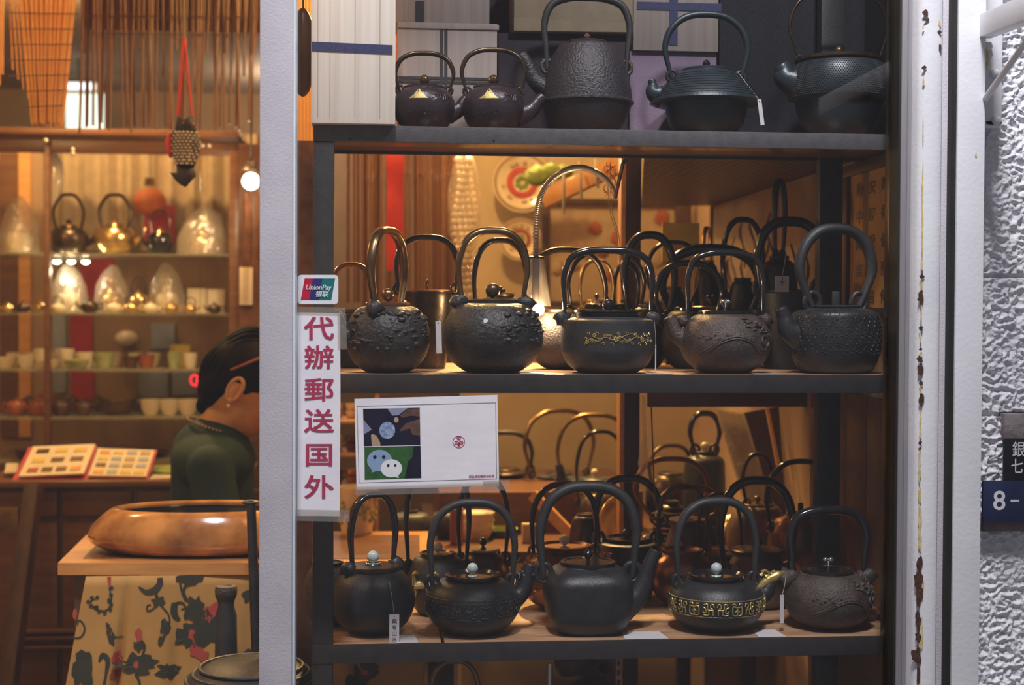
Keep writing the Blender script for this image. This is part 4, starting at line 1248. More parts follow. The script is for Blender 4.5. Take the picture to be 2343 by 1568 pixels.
b4 = at_obj('gift_box', 'dark aubergine box behind the large orange-peel kettle', 'box', pbox(1140, 1438, 78, 290, 2.83, .10, .001, zbot=ZT + .0003), 'darkbox')
zb4 = P(1300, 78, 2.83).z
b5 = at_obj('cardboard_box', 'brown kraft cardboard box above the large orange-peel kettle', 'box', pbox(1176, 1457, -70, 76, 2.815, .115, .003, zbot=zb4 + .0003), 'cardboard')
child('flap', b5, slab(nb(), [P(1176, 40, 2.812), P(1457, 55, 2.812), P(1457, 74, 2.812), P(1176, 70, 2.812)], .002, (0, 1, 0)), 'cardboard', smooth=False)
b6 = at_obj('gift_box', 'mauve paper box standing behind the hat-shaped kettle', 'box', pbox(1441, 1639, 119, 294, 2.82, .11, .001, zbot=ZT + .0003), 'purplebox')
zb6 = P(1540, 119, 2.82).z
b7 = at_obj('wooden_box', 'wooden box tied with blue ribbon cross on top of the mauve box', 'box', pbox(1450, 1644, -70, 118, 2.81, .115, .001, zbot=zb6 + .0003), 'greywood')
child('ribbon', b7, B(P(1526, 784, 2.81).x, P(1545, 784, 2.81).x, 2.8085, 2.81, P(1540, 104, 2.81).z, 2.12), 'navyribbon')
child('ribbon', b7, B(P(1452, 784, 2.81).x, P(1644, 784, 2.81).x, 2.808, 2.8095, P(1540, 24, 2.81).z, P(1540, 6, 2.81).z), 'navyribbon')
# black flecked cloth hanging behind the right-hand kettles
xa, xb = P(1642, 784, 2.90).x, XR - .002
bm = nb(); zt_, zb_ = 2.45, ZT + .001
nn = 40; lay = []
for i in range(nn + 1):
    x = xa + (xb - xa) * i / nn; y = 2.905 + .0015 * math.sin(i * .9)
    lay.append([bm.verts.new((x, y, zb_)), bm.verts.new((x, y, zt_)), bm.verts.new((x, y + .004, zt_)), bm.verts.new((x, y + .004, zb_))])
for p_, q_ in zip(lay, lay[1:]):
    for k in range(4): bm.faces.new((p_[k], q_[k], q_[(k + 1) % 4], p_[(k + 1) % 4]))
at_obj('backdrop_cloth', 'black glitter-flecked cloth hanging behind the hobnail kettle', 'cloth', bm, 'velvet')
bm = nb(); box(bm, XR - .007, XR - .001, 2.565, 2.895, ZT + .0, 2.45)  # second cloth, added to keep the side wall dark
at_obj('darkening_cloth', 'black cloth added to darken the side wall right of the hobnail kettle', 'cloth', bm, 'velvet')
at_obj('gap_cover_board', 'dark board added to cover lit gaps behind the boxes on the top shelf', 'board', B(P(905, 784, 2.96).x, P(1660, 784, 2.96).x, 2.955, 2.965, ZT - .012, 2.62), 'darkbox')  # added so the lit room does not show between the boxes
# dark bag hanging left of the white box
bm = nb(); p = P(693, 120, 2.75)
ball(bm, (p.x, p.y, p.z), .05, 16, 12, (.5, .5, 1.7))
hb_ = at_obj('hanging_bag', 'dark bag hanging between the left mullion and white wooden box', 'bag', bm, 'darkclay')
child('strap', hb_, tube(nb(), [p + Vector((0, 0, .07)), Vector((p.x, p.y, 2.62))], .002, 6), 'darkclay')
# silver sealing strip / mirror slip with speckles left of the rack post
bm = nb()
box(bm, P(672, 784, 2.95).x, P(716, 784, 2.95).x, 2.95, 2.955, 0.0, P(690, 322, 2.95).z)
at_obj('mirror_strip', 'speckled brown mirror strip between mullion and rack post', 'mirror', bm, 'bronzemirror' if 'bronzemirror' in M else 'copper')

# ================================================================ things stuck on the pane
YP = 2.5022
def flat(pts, d=.0002, Y=YP):
    """thin polygon from pixel corners on the pane, d in front of it"""
    bm = nb()
    v = [P(x, y, Y - d) for x, y in pts]
    return slab(bm, v, .00012, (0, 1, 0))
def circ(cx, cy, rx, ry, n=28, a0=0): return [(cx + rx * math.cos(a0 + 2 * PI * i / n), cy + ry * math.sin(a0 + 2 * PI * i / n)) for i in range(n)]
def roundrect(x0, y0, x1, y1, r, sk=0):
    out = []
    for cx, cy, a0 in ((x1 - r, y0 + r, -90), (x1 - r, y1 - r, 0), (x0 + r, y1 - r, 90), (x0 + r, y0 + r, 180)):
        for k in range(5):
            a = rad(a0 + 22.5 * k); x = cx + r * math.cos(a); y = cy + r * math.sin(a)
            out.append((x + sk * ((y1 - y) / (y1 - y0) - .5) * (x1 - x0), y))
    return out
def sticker(name, label, cat, pts, m, dth=.0003):
    bm = nb(); slab(bm, [P(x, y, YP - dth) for x, y in pts], dth, (0, 1, 0))
    return at_obj(name, label, cat, bm, m, smooth=False)
def print_on(par, name, pts, m, lvl=1):
    return child(name, par, flat(pts, .0003 + .00022 * lvl), m, smooth=False)

ss = SC(730, YP)
st = sticker('card_sticker', 'white bank card sticker with red, blue and green slanted bars on the glass', 'sticker', roundrect(681, 629, 774, 696, 8), 'stonewhite')
def skew(xa, xb, ya=637, yb=687): return [(xa + 9, ya), (xb + 9, ya), (xb, yb), (xa, yb)]
M['ured'] = mat('sticker_red', (.50, .02, .05, 1), (.46, .02, .045, 1), .4); M['ublue'] = mat('sticker_blue', (.03, .035, .16, 1), (.035, .04, .18, 1), .4); M['uteal'] = mat('sticker_teal', (.012, .16, .16, 1), (.015, .18, .18, 1), .4)
print_on(st, 'red_bar', skew(688, 707), 'ured'); print_on(st, 'blue_bar', skew(707, 729), 'ublue'); print_on(st, 'green_bar', skew(729, 758), 'uteal')
rollm = Matrix.Rotation(rad(.0), 4, 'Z')
text('lettering', 'UnionPay', 16.5 * ss, 'stonewhite', st, Matrix.Translation(P(729, 658, YP - .0016) - st.location) @ FRONT @ Matrix.Shear('XZ', 4, (.0, .0)) @ Matrix(((1, .2, 0, 0), (0, 1, 0, 0), (0, 0, 1, 0), (0, 0, 0, 1))), extrude=.0001, offset=.0002, wx=.92)
text('lettering', '银联', 15 * ss, 'stonewhite', st, Matrix.Translation(P(737, 674, YP - .0016) - st.location) @ FRONT @ Matrix(((1, .2, 0, 0), (0, 1, 0, 0), (0, 0, 1, 0), (0, 0, 0, 1))), extrude=.0001, offset=.0002)
# vertical notice strip
pts = [(680, 715), (778, 717), (779, 900), (777, 1182), (729, 1181), (680, 1181), (681, 900)]
nt_ = sticker('notice_strip', 'tall white paper strip with six red Chinese characters on the glass', 'notice', pts, 'paper')
for i, ch in enumerate('代辦郵送国外'):
    cy = (756, 822, 896, 968, 1045, 1119)[i]
    text('character', ch, 70 * ss, 'redink', nt_, Matrix.Translation(P(730, cy, YP - .0012) - nt_.location) @ FRONT @ Matrix.Diagonal((1.0, .82, 1, 1)), extrude=.0001, bold=.0009)
child('tape', nt_, flat([(672, 1165), (800, 1168), (800, 1195), (672, 1192)], .0012), 'tape', smooth=False)
child('tape', nt_, flat([(676, 702), (790, 704), (790, 722), (676, 720)], .0012), 'tape', smooth=False)
child('tape', nt_, flat([(772, 717), (792, 717), (794, 800), (774, 800)], .0014), 'tape', smooth=False)
# card with photographs and chat emblem
tl, tr, br_, bl = (811, 913), (1138, 904), (1142, 1112), (816, 1121)
def pp_(u, v):
    x = (tl[0] * (1 - u) + tr[0] * u) * (1 - v) + (bl[0] * (1 - u) + br_[0] * u) * v
    y = (tl[1] * (1 - u) + tr[1] * u) * (1 - v) + (bl[1] * (1 - u) + br_[1] * u) * v
    return (x, y)
def q_(x, y):  # pixel given in the enlarged crop (2287x1568 of 350x240) -> photo pixel
    return (800 + x / 6.534, 890 + y / 6.534)
cd = sticker('chat_poster', 'white landscape poster with phone photo and green chat emblem on the glass', 'poster', [tl, tr, br_, bl], 'paper')
M['photo_dark'] = mat('photo_navy', (.012, .012, .028, 1), (.02, .02, .04, 1), .5); M['photo_grey'] = mat('photo_grey_blue', (.28, .30, .42, 1), (.22, .24, .36, 1), .5)
M['photo_green'] = mat('photo_green', (.045, .14, .04, 1), (.03, .09, .035, 1), .5, scale=60); M['photo_skin'] = mat('photo_skin', (.16, .085, .06, 1), (.09, .05, .04, 1), .5, scale=70)
M['photo_nail'] = mat('photo_pale_skin', (.48, .33, .22, 1), (.42, .28, .18, 1), .5); M['bubble_blue'] = mat('pale_blue_bubble', (.30, .40, .55, 1), (.22, .33, .52, 1), .5, scale=20)
M['moon'] = mat('moon_picture', (.42, .52, .72, 1), (.10, .16, .30, 1), .5, scale=180)
M['thinline'] = mat('grey_green_line', (.13, .16, .15, 1), (.11, .14, .13, 1), .6)
def pq(lst): return [q_(x, y) for x, y in lst]
print_on(cd, 'photo_print', pq([(200, 300), (1048, 282), (1058, 845), (214, 862)]), 'photo_dark')
print_on(cd, 'photo_print', pq([(560, 292), (870, 286), (730, 395), (640, 400)]), 'photo_grey', 2)
print_on(cd, 'photo_print', pq([(205, 460), (330, 610), (215, 680)]), 'photo_grey', 2)
print_on(cd, 'photo_print', pq([(750, 400), (870, 300), (1048, 290), (1050, 420), (920, 400), (790, 435)]), 'photo_skin', 2)
print_on(cd, 'photo_print', pq([(750, 610), (850, 510), (1052, 450), (1056, 700), (940, 690), (900, 590), (770, 640)]), 'photo_skin', 2)
print_on(cd, 'photo_print', pq([(318, 690), (345, 675), (400, 700), (455, 800), (460, 858), (335, 860)]), 'photo_nail', 2)
print_on(cd, 'photo_print', pq(circ(697, 465, 36, 42, 14)), 'photo_nail', 3)
print_on(cd, 'photo_print', pq(circ(563, 622, 118, 128)), 'moon', 2)
print_on(cd, 'photo_print', pq([(220, 875), (1060, 852), (1072, 1335), (225, 1362)]), 'photo_green')
print_on(cd, 'photo_print', pq([(960, 860), (1060, 856), (1070, 1335), (820, 1340), (880, 1080), (940, 1020)]), 'photo_dark', 2)
print_on(cd, 'emblem_bubble', pq(circ(448, 1075, 188, 162) ), 'bubble_blue', 3)
print_on(cd, 'emblem_bubble', pq([(300, 1170), (420, 1230), (325, 1255), (335, 1225)]), 'bubble_blue', 2.5)
print_on(cd, 'emblem_bubble', pq(circ(625, 1190, 160, 136)), 'stonewhite', 4)
print_on(cd, 'emblem_bubble', pq([(640, 1310), (735, 1270), (728, 1300), (738, 1335)]), 'stonewhite', 3.5)
for x, y, r in ((377, 1020, 26), (509, 1020, 26), (577, 1148, 21), (682, 1146, 20)): print_on(cd, 'emblem_eye', pq(circ(x, y, r, r, 16)), 'photo_dark', 5)
print_on(cd, 'divider', pq([(212, 862), (1058, 843), (1058, 852), (212, 871)]), 'stonewhite', 3)
for e in (((110, 262), (2182, 208)), ((2182, 208), (2200, 1348)), ((2200, 1348), (142, 1408)), ((142, 1408), (110, 262))):
    (xa_, ya_), (xb_, yb_) = e; L_ = math.hypot(xb_ - xa_, yb_ - ya_); nx_, ny_ = -(yb_ - ya_) / L_ * 4, (xb_ - xa_) / L_ * 4
    print_on(cd, 'border_line', pq([(xa_ + nx_, ya_ + ny_), (xb_ + nx_, yb_ + ny_), (xb_ - nx_, yb_ - ny_), (xa_ - nx_, ya_ - ny_)]), 'thinline', 1)
# round red emblem
def ring(par, cx, cy, r, w, m, n=28, lvl=2):
    bm = nb(); a = circ(cx, cy, r, r, n); b_ = circ(cx, cy, r - w, r - w, n)
    A = [bm.verts.new(P(*q_(*p), YP - .0003 - .00022 * lvl)) for p in a]; B2 = [bm.verts.new(P(*q_(*p), YP - .0003 - .00022 * lvl)) for p in b_]
    for i in range(n): bm.faces.new((A[i], A[(i + 1) % n], B2[(i + 1) % n], B2[i]))
    return child('emblem_ring', par, bm, m, smooth=False)
ring(cd, 1632, 795, 92, 9, 'redink')
for x, y in ((1632, 738), (1598, 808), (1668, 808)): ring(cd, x, y, 32, 13, 'redink'); print_on(cd, 'emblem_dot', pq(circ(x, y, 10, 10, 12)), 'redink', 2)
print_on(cd, 'emblem_stem', pq([(1622, 800), (1642, 800), (1650, 862), (1614, 862)]), 'redink', 2)
text('lettering', '欢迎关注微信公众号', 6.6 * ss, 'redink', cd, Matrix.Translation(P(*q_(1972, 1312), YP - .0008) - cd.location) @ FRONT @ Matrix.Rotation(rad(1.2), 4, 'Z'), extrude=.00005, offset=.00008)
child('tape', cd, flat([(1105, 1100), (1165, 1098), (1166, 1122), (1106, 1124)], .0014), 'tape', smooth=False)
child('tape', cd, flat([(812, 1113), (1142, 1104), (1143, 1126), (812, 1134)], .0016), 'tape', smooth=False)
# little paint chip left on the glass in front of the widest kettle
bm = nb(); s_ = SC(1110, YP); p = P(1112, 735, YP); blob(bm, p.x, p.z, 11 * s_, 10 * s_, YP - .0006, 77, jag=.9)
at_obj('paint_fleck', 'tiny white fleck stuck on the glass over the widest black kettle', 'fleck', bm, 'stonewhite', smooth=False)

# ================================================================ gooseneck lamp
YG = 2.86
gl = thing('gooseneck_lamp', 'gooseneck lamp with ribbed metal neck and lit glass shade on the middle shelf', 'lamp', P(1410, 452, YG + .05))
neck = catmull([P(1408, 452, YG + .08), P(1398, 425, YG + .07), P(1370, 398, YG + .05), P(1330, 384, YG + .03), P(1290, 392, YG + .01), P(1255, 418, YG), P(1235, 455, YG), P(1227, 510, YG), P(1226, 588, YG)], 12)
bm = nb()
rads = [.0058 + .0011 * (1 if i % 2 else -1) for i in range(len(neck))]
dense = catmull(neck, 2); tube(bm, dense, [.0056 + .0010 * math.sin(i * PI) if 0 else (.0068 if i % 2 else .0050) for i in range(len(dense))], 12)
child('neck', gl, bm, 'goose', angle=28)
c0 = P(1226, 588, YG); s_ = SC(1226, YG)
bm = nb(); lathe(bm, [(19 * s_, 0), (22 * s_, -20 * s_), (35 * s_, -110 * s_), (36 * s_, -112 * s_), (34 * s_, -110 * s_), (20 * s_, -18 * s_), (17 * s_, -1 * s_)], 30)
bmesh.ops.translate(bm, verts=bm.verts[:], vec=c0); child('shade', gl, bm, 'shade')
bm = nb(); lathe(bm, [(0, 3 * s_), (14 * s_, 2 * s_), (20 * s_, 0), (20 * s_, -4 * s_), (9 * s_, -6 * s_), (9 * s_, -100 * s_), (0, -100 * s_)], 20)
bmesh.ops.translate(bm, verts=bm.verts[:], vec=c0); child('socket', gl, bm, 'darkbronze')
cb = c0 + Vector((6 * s_, -.01, -120 * s_))
bm = nb(); ball(bm, cb, 13 * s_, 14, 10); child('bulb', gl, bm, 'bulb')
child('bracket', gl, tube(nb(), [P(1408, 452, YG + .08), P(1425, 375, 2.848), P(1432, 364, 2.845)], .004, 8), 'darkbronze')
light('gooseneck_lamp_light', 'POINT', cb + Vector((.0, -.028, -.0)), 1.6, (1, .72, .42), .012)
# fairy wires with red tangle near the lamp
bm = nb()
wt = thing('wire_tangle', 'tangle of thin red and clear wires hanging beside the lamp neck', 'wire', P(1405, 400, 2.93))
for k in range(7):
    pts = [P(1395 + 14 * math.sin(k * 2 + q * 1.3), 375 + q * 14 + 4 * math.cos(k * q), 2.93 + .01 * math.sin(q + k)) for q in range(6)]
    tube(bm, catmull(pts, 4), .0006, 4)
child('red_wire', wt, bm, 'red')
bm = nb()
for k in range(2):
    tube(bm, catmull([P(1388 + k * 8, 372, 2.93), P(1395 + k * 5, 480, 2.93), P(1412 + k * 4, 540, 2.93), P(1420 + k * 3, 640, 2.93)], 6), .0009, 5)
child('clear_wire', wt, bm, 'gilt')

# ================================================================ behind the rack: hangings on the partition wall
YB = 4.56
def disc(cx, cy, r, Y, prof=None, m='porcelain', name='plate', par=None):
    s_ = SC(cx, Y); c = P(cx, cy, Y); bm = nb()
    lathe(bm, [(rr * r * s_, zz * r * s_) for rr, zz in (prof or [(0, .02), (.6, .02), (.72, .10), (1, .16), (1, .12), (.7, 0), (0, 0)])], 40)
    bmesh.ops.transform(bm, matrix=Matrix.Rotation(rad(90), 4, 'X'), verts=bm.verts[:])
    return bm, c
def wallplate(label, cx, cy, r, m='porcelain', Y=YB, inner='printred', core='green'):
    t = thing('wall_plate', label, 'plate', P(cx, cy, Y)); s_ = SC(cx, Y)
    bm, c = disc(cx, cy, r, Y); obj('dish', bm, m, t)
    for k_, (rr, w) in enumerate(((.42, .12), (.92, .05))):
        bm = nb(); tube(bm, [Vector((rr * r * s_ * math.cos(q * PI / 16), -(.03 + .12 * (rr > .6)) * r * s_ , rr * r * s_ * math.sin(q * PI / 16))) for q in range(32)], w * r * s_, 6, .3, (0, 1, 0), closed=True)
        obj('painted_ring', bm, inner if k_ == 0 else 'brownwall', t)
    bm = nb()
    for q in range(7): rock(bm, (.16 * r * s_ * math.cos(q * .9), -.03 * r * s_, .16 * r * s_ * math.sin(q * .9)), .11 * r * s_, .3, 1, (1, .3, 1), q)
    obj('painted_flower', bm, core, t)
    bm = nb()
    for q in range(14):
        a = q * 2 * PI / 14 + q * q; rock(bm, (.66 * r * s_ * math.cos(a), -.10 * r * s_, .66 * r * s_ * math.sin(a)), .07 * r * s_, .3, 1, (1, .3, 1), q)
    tag(obj('painted_border', bm, 'beige', t), kind='stuff')
    return t
wallplate('large cream plate with red ring and green flower left of the lamp neck', 1195, 418, 68)
wallplate('smaller cream plate with red ring below the large one on the partition wall', 1190, 548, 48, inner='clay')
wallplate('plate seen low behind the lamp bulb on partition wall', 1315, 640, 36, m='creamwall', inner='clay')
# green fabric leaf hanging high
bm = nb()
for q, (x, y, r) in enumerate(((1232, 402, 30), (1262, 394, 26), (1290, 392, 20))):
    rock(bm, P(x, y, 4.35), r * SC(x, 4.35), .25, 3, (1, .5, .8), q)
gcs = at_obj('green_cushion', 'yellow-green puffy fabric ornament hanging above the lamp neck', 'ornament', bm, 'green')
child('cord', gcs, tube(nb(), [P(1262, 394, 4.35), Vector((P(1262, 394, 4.35).x, 4.35, 2.62))], .002, 6), 'string')
# slanted wooden arm with hanging cords
sw = thing('drying_rack', 'slanted wooden rack bar with pale cords hung over it, beyond the lamp neck', 'rack', P(1330, 420, 3.9))
p, q = P(1245, 458, 3.9), P(1425, 372, 3.75)
v = q - p; m_ = Matrix.Translation(p) @ v.to_track_quat('X', 'Z').to_matrix().to_4x4()
child('bar', sw, box(nb(), 0, v.length, -.012, .012, -.024, .024, .002, m_), 'honeywood')
for k, (x, y) in enumerate(((1288, 400), (1326, 385), (1362, 380))):
    child('cord', sw, tube(nb(), catmull([P(x, y - 16, 3.80), P(x + 2, y + 25, 3.78), P(x + 1 + 3 * k, y + 90 - 20 * k, 3.79)], 5), .004, 8), 'string')
# dark frame with glass in front of the partition wall
fr = thing('framed_panel', 'dark framed glass panel with blurred embroidery right of the plates', 'picture', P(1340, 640, 4.5))
for (x0_, x1_, y0_, y1_) in ((1240, 1257, 462, 700), (1240, 1560, 455, 470), (1545, 1582, 462, 700), (1240, 1582, 690, 702)):
    child('frame_bar', fr, pbox(x0_, x1_, y0_, y1_, 4.50, .03, .002), 'darkwood')
child('backing', fr, pbox(1257, 1545, 470, 690, 4.515, .01), 'beige')
for k in range(16):
    x = 1275 + 17 * k + rnd.random() * 8; y = 490 + rnd.random() * 170
    bm = nb(); rock(bm, P(x, y, 4.51), .018 + .012 * rnd.random(), .5, 1, (1, .3, 1), k); child('embroidered_flower', fr, bm, rnd.choice(['clay', 'beige', 'brownwall', 'creamwall']))
at_obj('yellow_card', 'bright yellow card standing behind the gilt kettle bail', 'card', pbox(1515, 1600, 510, 600, 3.42, .004), 'yellowcard')
# crystal strings
ck = thing('crystal_strings', 'bundle of glittering crystal bead strings wrapped in clear film', 'curtain', P(1062, 470, 4.05))
for k in range(5):
    x = 1044 + 9 * k; bm = nb()
    for q in range(22):
        yy = 368 + q * 15.5; ball(bm, P(x + 6 * math.sin(q * .5 + k), yy, 4.05 + .01 * k), .0095, 8, 6, (1, 1, 1.2))
    child('bead_string', ck, bm, 'crystal')
bm = nb(); rock(bm, P(1062, 470, 4.05), .11, .18, 3, (.42, .3, 1.5), 4); child('film', ck, bm, 'wrap'); child('cord', ck, tube(nb(), [P(1062, 372, 4.05), Vector((P(1062, 372, 4.05).x, 4.05, 2.62))], .003, 6), 'string')
# red ribbon
bm = nb(); lay = []
for i in range(44):
    y = -240 + i * 20
    a, b_ = P(884 + 1.5 * math.sin(i * .6), y, 3.95 + .004 * math.sin(i)), P(924 + 1.5 * math.sin(i * .5), y, 3.95 + .004 * math.cos(i * .7))
    lay.append([bm.verts.new(a), bm.verts.new((a + b_) / 2 + Vector((0, .008, 0))), bm.verts.new(b_), bm.verts.new(b_ + Vector((0, .002, 0))), bm.verts.new((a + b_) / 2 + Vector((0, .01, 0))), bm.verts.new(a + Vector((0, .002, 0)))])
for p_, q2 in zip(lay, lay[1:]):
    for k in range(6): bm.faces.new((p_[k], q2[k], q2[(k + 1) % 6], p_[(k + 1) % 6]))
at_obj('red_ribbon', 'broad red ribbon hanging straight down behind the middle shelf', 'ribbon', bm, 'red')

# ================================================================ bamboo blinds
stick_me = {}
def sticks(t, items, mname):
    """items: (x_top, y_top, x_bot, y_bot, Y, width px) each a bamboo_stick part sharing one mesh"""
    if mname not in stick_me:
        bm = nb(); lathe(bm, [(0, 0), (.5, 0), (.5, .32), (.56, .33), (.5, .34), (.5, .66), (.56, .67), (.5, .68), (.5, 1), (0, 1)], 6)
        o = obj('bamboo_stick', bm, mname, t, angle=50); stick_me[mname] = o.data; first = o
    else: first = None
    for (xt, yt, xb_, yb_, Y, w) in items:
        a, b_ = P(xb_, yb_, Y), P(xt, yt, Y)
        o = first or bpy.data.objects.new('bamboo_stick', stick_me[mname])
        if first is None: C.objects.link(o)
        first = None
        o.parent = t
        v = b_ - a; s_ = SC(xt, Y) * w
        o.matrix_local = Matrix.Translation(a - t.location) @ v.to_track_quat('Z', 'Y').to_matrix().to_4x4() @ Matrix.Diagonal((s_, s_, v.length, 1))
def threads(t, lst):
    for (x0_, y0_, x1_, y1_, Y) in lst:
        child('thread', t, tube(nb(), [P(x0_, y0_, Y - .006), P(x1_, y1_, Y - .006)], .0016, 5), 'darkclay')
bb = thing('bamboo_blind', 'bright orange bamboo blind gathered into a fan at upper left', 'blind', P(100, 0, 4.0))
it = []
for k in range(34):
    u = k / 33; it.append((42 + 140 * u + rnd.uniform(-2, 2), -90, 72 + 72 * u + rnd.uniform(-3, 3), 286 + rnd.uniform(-10, 6), 4.0 + .01 * (k % 3), 4.6))
for k in range(6): it.append((17 + 7 * k, -90, 30 + 12 * k, 160 + 22 * k, 4.02, 5))
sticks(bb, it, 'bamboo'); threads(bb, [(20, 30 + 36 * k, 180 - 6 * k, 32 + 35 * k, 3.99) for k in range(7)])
bb = thing('bamboo_blind', 'narrow bamboo blind edge at the far left border', 'blind', P(0, 0, 4.0))
sticks(bb, [(-28 + 7 * k, -90, -30 + 7 * k, 300 - 26 * k, 4.0, 7) for k in range(6)], 'bamboo')
bb = thing('bamboo_blind', 'thin ragged bamboo blind hanging across the top above the glass cabinet', 'blind', P(380, 0, 4.15))
it = []
x = 186
while x < 597:
    ln = rnd.choice([120, 180, 285, 290, 296, 298]); it.append((x, -95, x + rnd.uniform(-14, 10), ln + rnd.uniform(-8, 8), 4.15 + rnd.uniform(0, .03), rnd.uniform(4.5, 7.5)))
    x += rnd.uniform(4.5, 11)
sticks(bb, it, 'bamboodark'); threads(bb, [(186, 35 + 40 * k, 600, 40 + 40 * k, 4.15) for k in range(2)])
child('valance', bb, pbox(186, 610, -95, 72, 4.19, .006), 'bamboodark')
bb = thing('bamboo_blind', 'brown bamboo blind behind the middle shelf beside the red ribbon', 'blind', P(900, 400, 4.12))
it = []
x = 800
while x < 1052:
    it.append((x, -200, x + rnd.uniform(-6, 8), 705 + rnd.uniform(-20, 20), 4.12 + rnd.uniform(0, .03), rnd.uniform(7, 11))); x += 8.5
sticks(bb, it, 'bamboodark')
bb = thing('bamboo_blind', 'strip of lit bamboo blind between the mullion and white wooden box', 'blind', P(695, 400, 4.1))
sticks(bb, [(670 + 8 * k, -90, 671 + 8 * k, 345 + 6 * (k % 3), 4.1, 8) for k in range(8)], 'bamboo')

# ================================================================ hanging fish charm
YC = 3.75
fc = thing('fish_charm', 'black cloth fish charm with beaded body hanging on red cord', 'charm', P(421, 340, YC))
s_ = SC(421, YC); o_ = P(421, 340, YC)
def fpt(x, y, d=0): return o_ + Vector(((x - 421) * s_, d, -(y - 340) * s_))
def plush(pts, depth, name, m):
    bm = nb(); n_ = len(pts); cx_ = sum(p[0] for p in pts) / n_; cy_ = sum(p[1] for p in pts) / n_
    rings = []
    for k_, (sc2, d) in enumerate(((1, 0), (.86, .7), (.5, .96), (.0, 1))):
        for sg_ in ((1, -1) if k_ else (0,)):
            pass
    outer = [bm.verts.new(fpt(x, y)) for x, y in pts]
    for sg_ in (-1, 1):
        prev_ = outer
        for sc2, d in ((.88, .6), (.55, .92)):
            cur = [bm.verts.new(fpt(cx_ + (x - cx_) * sc2, cy_ + (y - cy_) * sc2, sg_ * d * depth)) for x, y in pts]
            for i in range(n_):
                f = (prev_[i], prev_[(i + 1) % n_], cur[(i + 1) % n_], cur[i]); bm.faces.new(f if sg_ < 0 else f[::-1])
            prev_ = cur
        c2_ = bm.verts.new(fpt(cx_, cy_, sg_ * depth))
        for i in range(n_):
            f = (prev_[i], prev_[(i + 1) % n_], c2_); bm.faces.new(f if sg_ < 0 else f[::-1])
    bmesh.ops.recalc_face_normals(bm, faces=bm.faces[:])
    return child(name, fc, bm, m, angle=70)
plush([(400, 300), (404, 272), (407, 262), (418, 272), (428, 270), (440, 262), (443, 278), (452, 304), (430, 308)], .020, 'head', 'blackribbon')
plush([(393, 298), (420, 300), (452, 303), (459, 318), (458, 345), (452, 365), (444, 384), (424, 386), (404, 382), (396, 355), (392, 325)], .030, 'body', 'blackribbon')
plush([(404, 380), (443, 384), (446, 392), (449, 404), (440, 412), (430, 425), (424, 430), (412, 424), (398, 410), (389, 396), (404, 396)], .016, 'tail', 'blackribbon')
plush([(394, 299), (384, 306), (378, 322), (380, 345), (388, 362), (397, 362), (398, 330)], .010, 'fin', 'red')
bm = nb()
for j in range(11):
    for i in range(7):
        x = 398 + i * 9.2 + (4.6 if j % 2 else 0) - (abs(j - 3) * .6) + (1.2 * max(0, j - 5) if i < 3 else -1.4 * max(0, j - 5) if i > 4 else 0); y = 305 + j * 7.2
        u_ = (x - 425) / 34; 
        if abs(u_) > 1: continue
        tube(bm, [fpt(x - 3, y, -.033 * (1 - .75 * u_ * u_)), fpt(x + 3, y, -.033 * (1 - .75 * u_ * u_))], .0028, 5)
tag(child('bead', fc, bm, 'porcelain'), kind='stuff')
for x in (421, 443):
    bm = nb(); ball(bm, fpt(x, 284, -.019), .0035, 10, 8); child('eye', fc, bm, 'clay')
for x0_, r_ in ((408, .0052), (439, .0032)):
    child('cord', fc, tube(nb(), [fpt(421.5, 84), fpt((421 + x0_) / 2, 170), fpt(x0_, 264)], r_, 8), 'red')
child('hanging_thread', fc, tube(nb(), [fpt(421.5, 84), Vector((fpt(421, 84).x, YC, 2.62))], .0010, 5), 'string')
# ================================================================ glass cabinet at the back left
YK, DK = 4.85, .42
zs_ = {k: P(300, y, YK).z for k, y in (('a', 580), ('b', 717), ('c', 846), ('d', 955))}
zct = P(300, 300, YK).z
xk0, xk1 = P(-40, 784, YK).x, P(547, 784, YK).x
ca = thing('display_cabinet', 'brown wooden display cabinet with glass shelves full of teapots at back left', 'cabinet', ((xk0 + xk1) / 2, YK + DK / 2, 0))
def kp(name, bm, m, **k):
    return child(name, ca, bm, m, **k)
kp('top_rail', B(xk0, xk1, YK, YK + DK, zct - .028, zct, .004), 'redwood')
kp('cornice', B(xk0, xk1, YK - .02, YK, zct - .018, zct + .004, .003), 'redwood')
kp('front_rail', B(xk0, xk1, YK + .01, YK + .03, zct - .075, zct - .030, .003), 'redwood')
xr0 = P(524, 784, YK).x
for (xa_, xb_, ya_) in ((xr0, xk1, YK), (P(100, 784, YK).x, P(114, 784, YK).x, YK + .002), (xr0, xk1, YK + DK - .03)):
    kp('post', B(xa_, xb_, ya_, ya_ + .03, .0, zct - .03, .002), 'redwood')
for k_ in 'abcd':
    kp('glass_shelf', B(xk0, xr0, YK + .004, YK + DK - .035, zs_[k_] - .008, zs_[k_], .001), 'shelfglass')
kp('lower_chest', B(xk0, xk1, YK + .01, YK + DK, 0, zs_['d'] - .16, .004), 'redwood')
kp('lower_glass_shelf', B(xk0, xr0, YK - .02, YK + DK - .035, zs_['d'] - .15, zs_['d'] - .142), 'shelfglass')
for (x, y) in ((105, 322), (463, 333), (479, 333), (167, 342), (167, 352)):
    bm = nb(); ball(bm, P(x, y, YK - .012 if y < 330 else YK + .005), .008, 12, 8); kp('knob', bm, 'crystal')

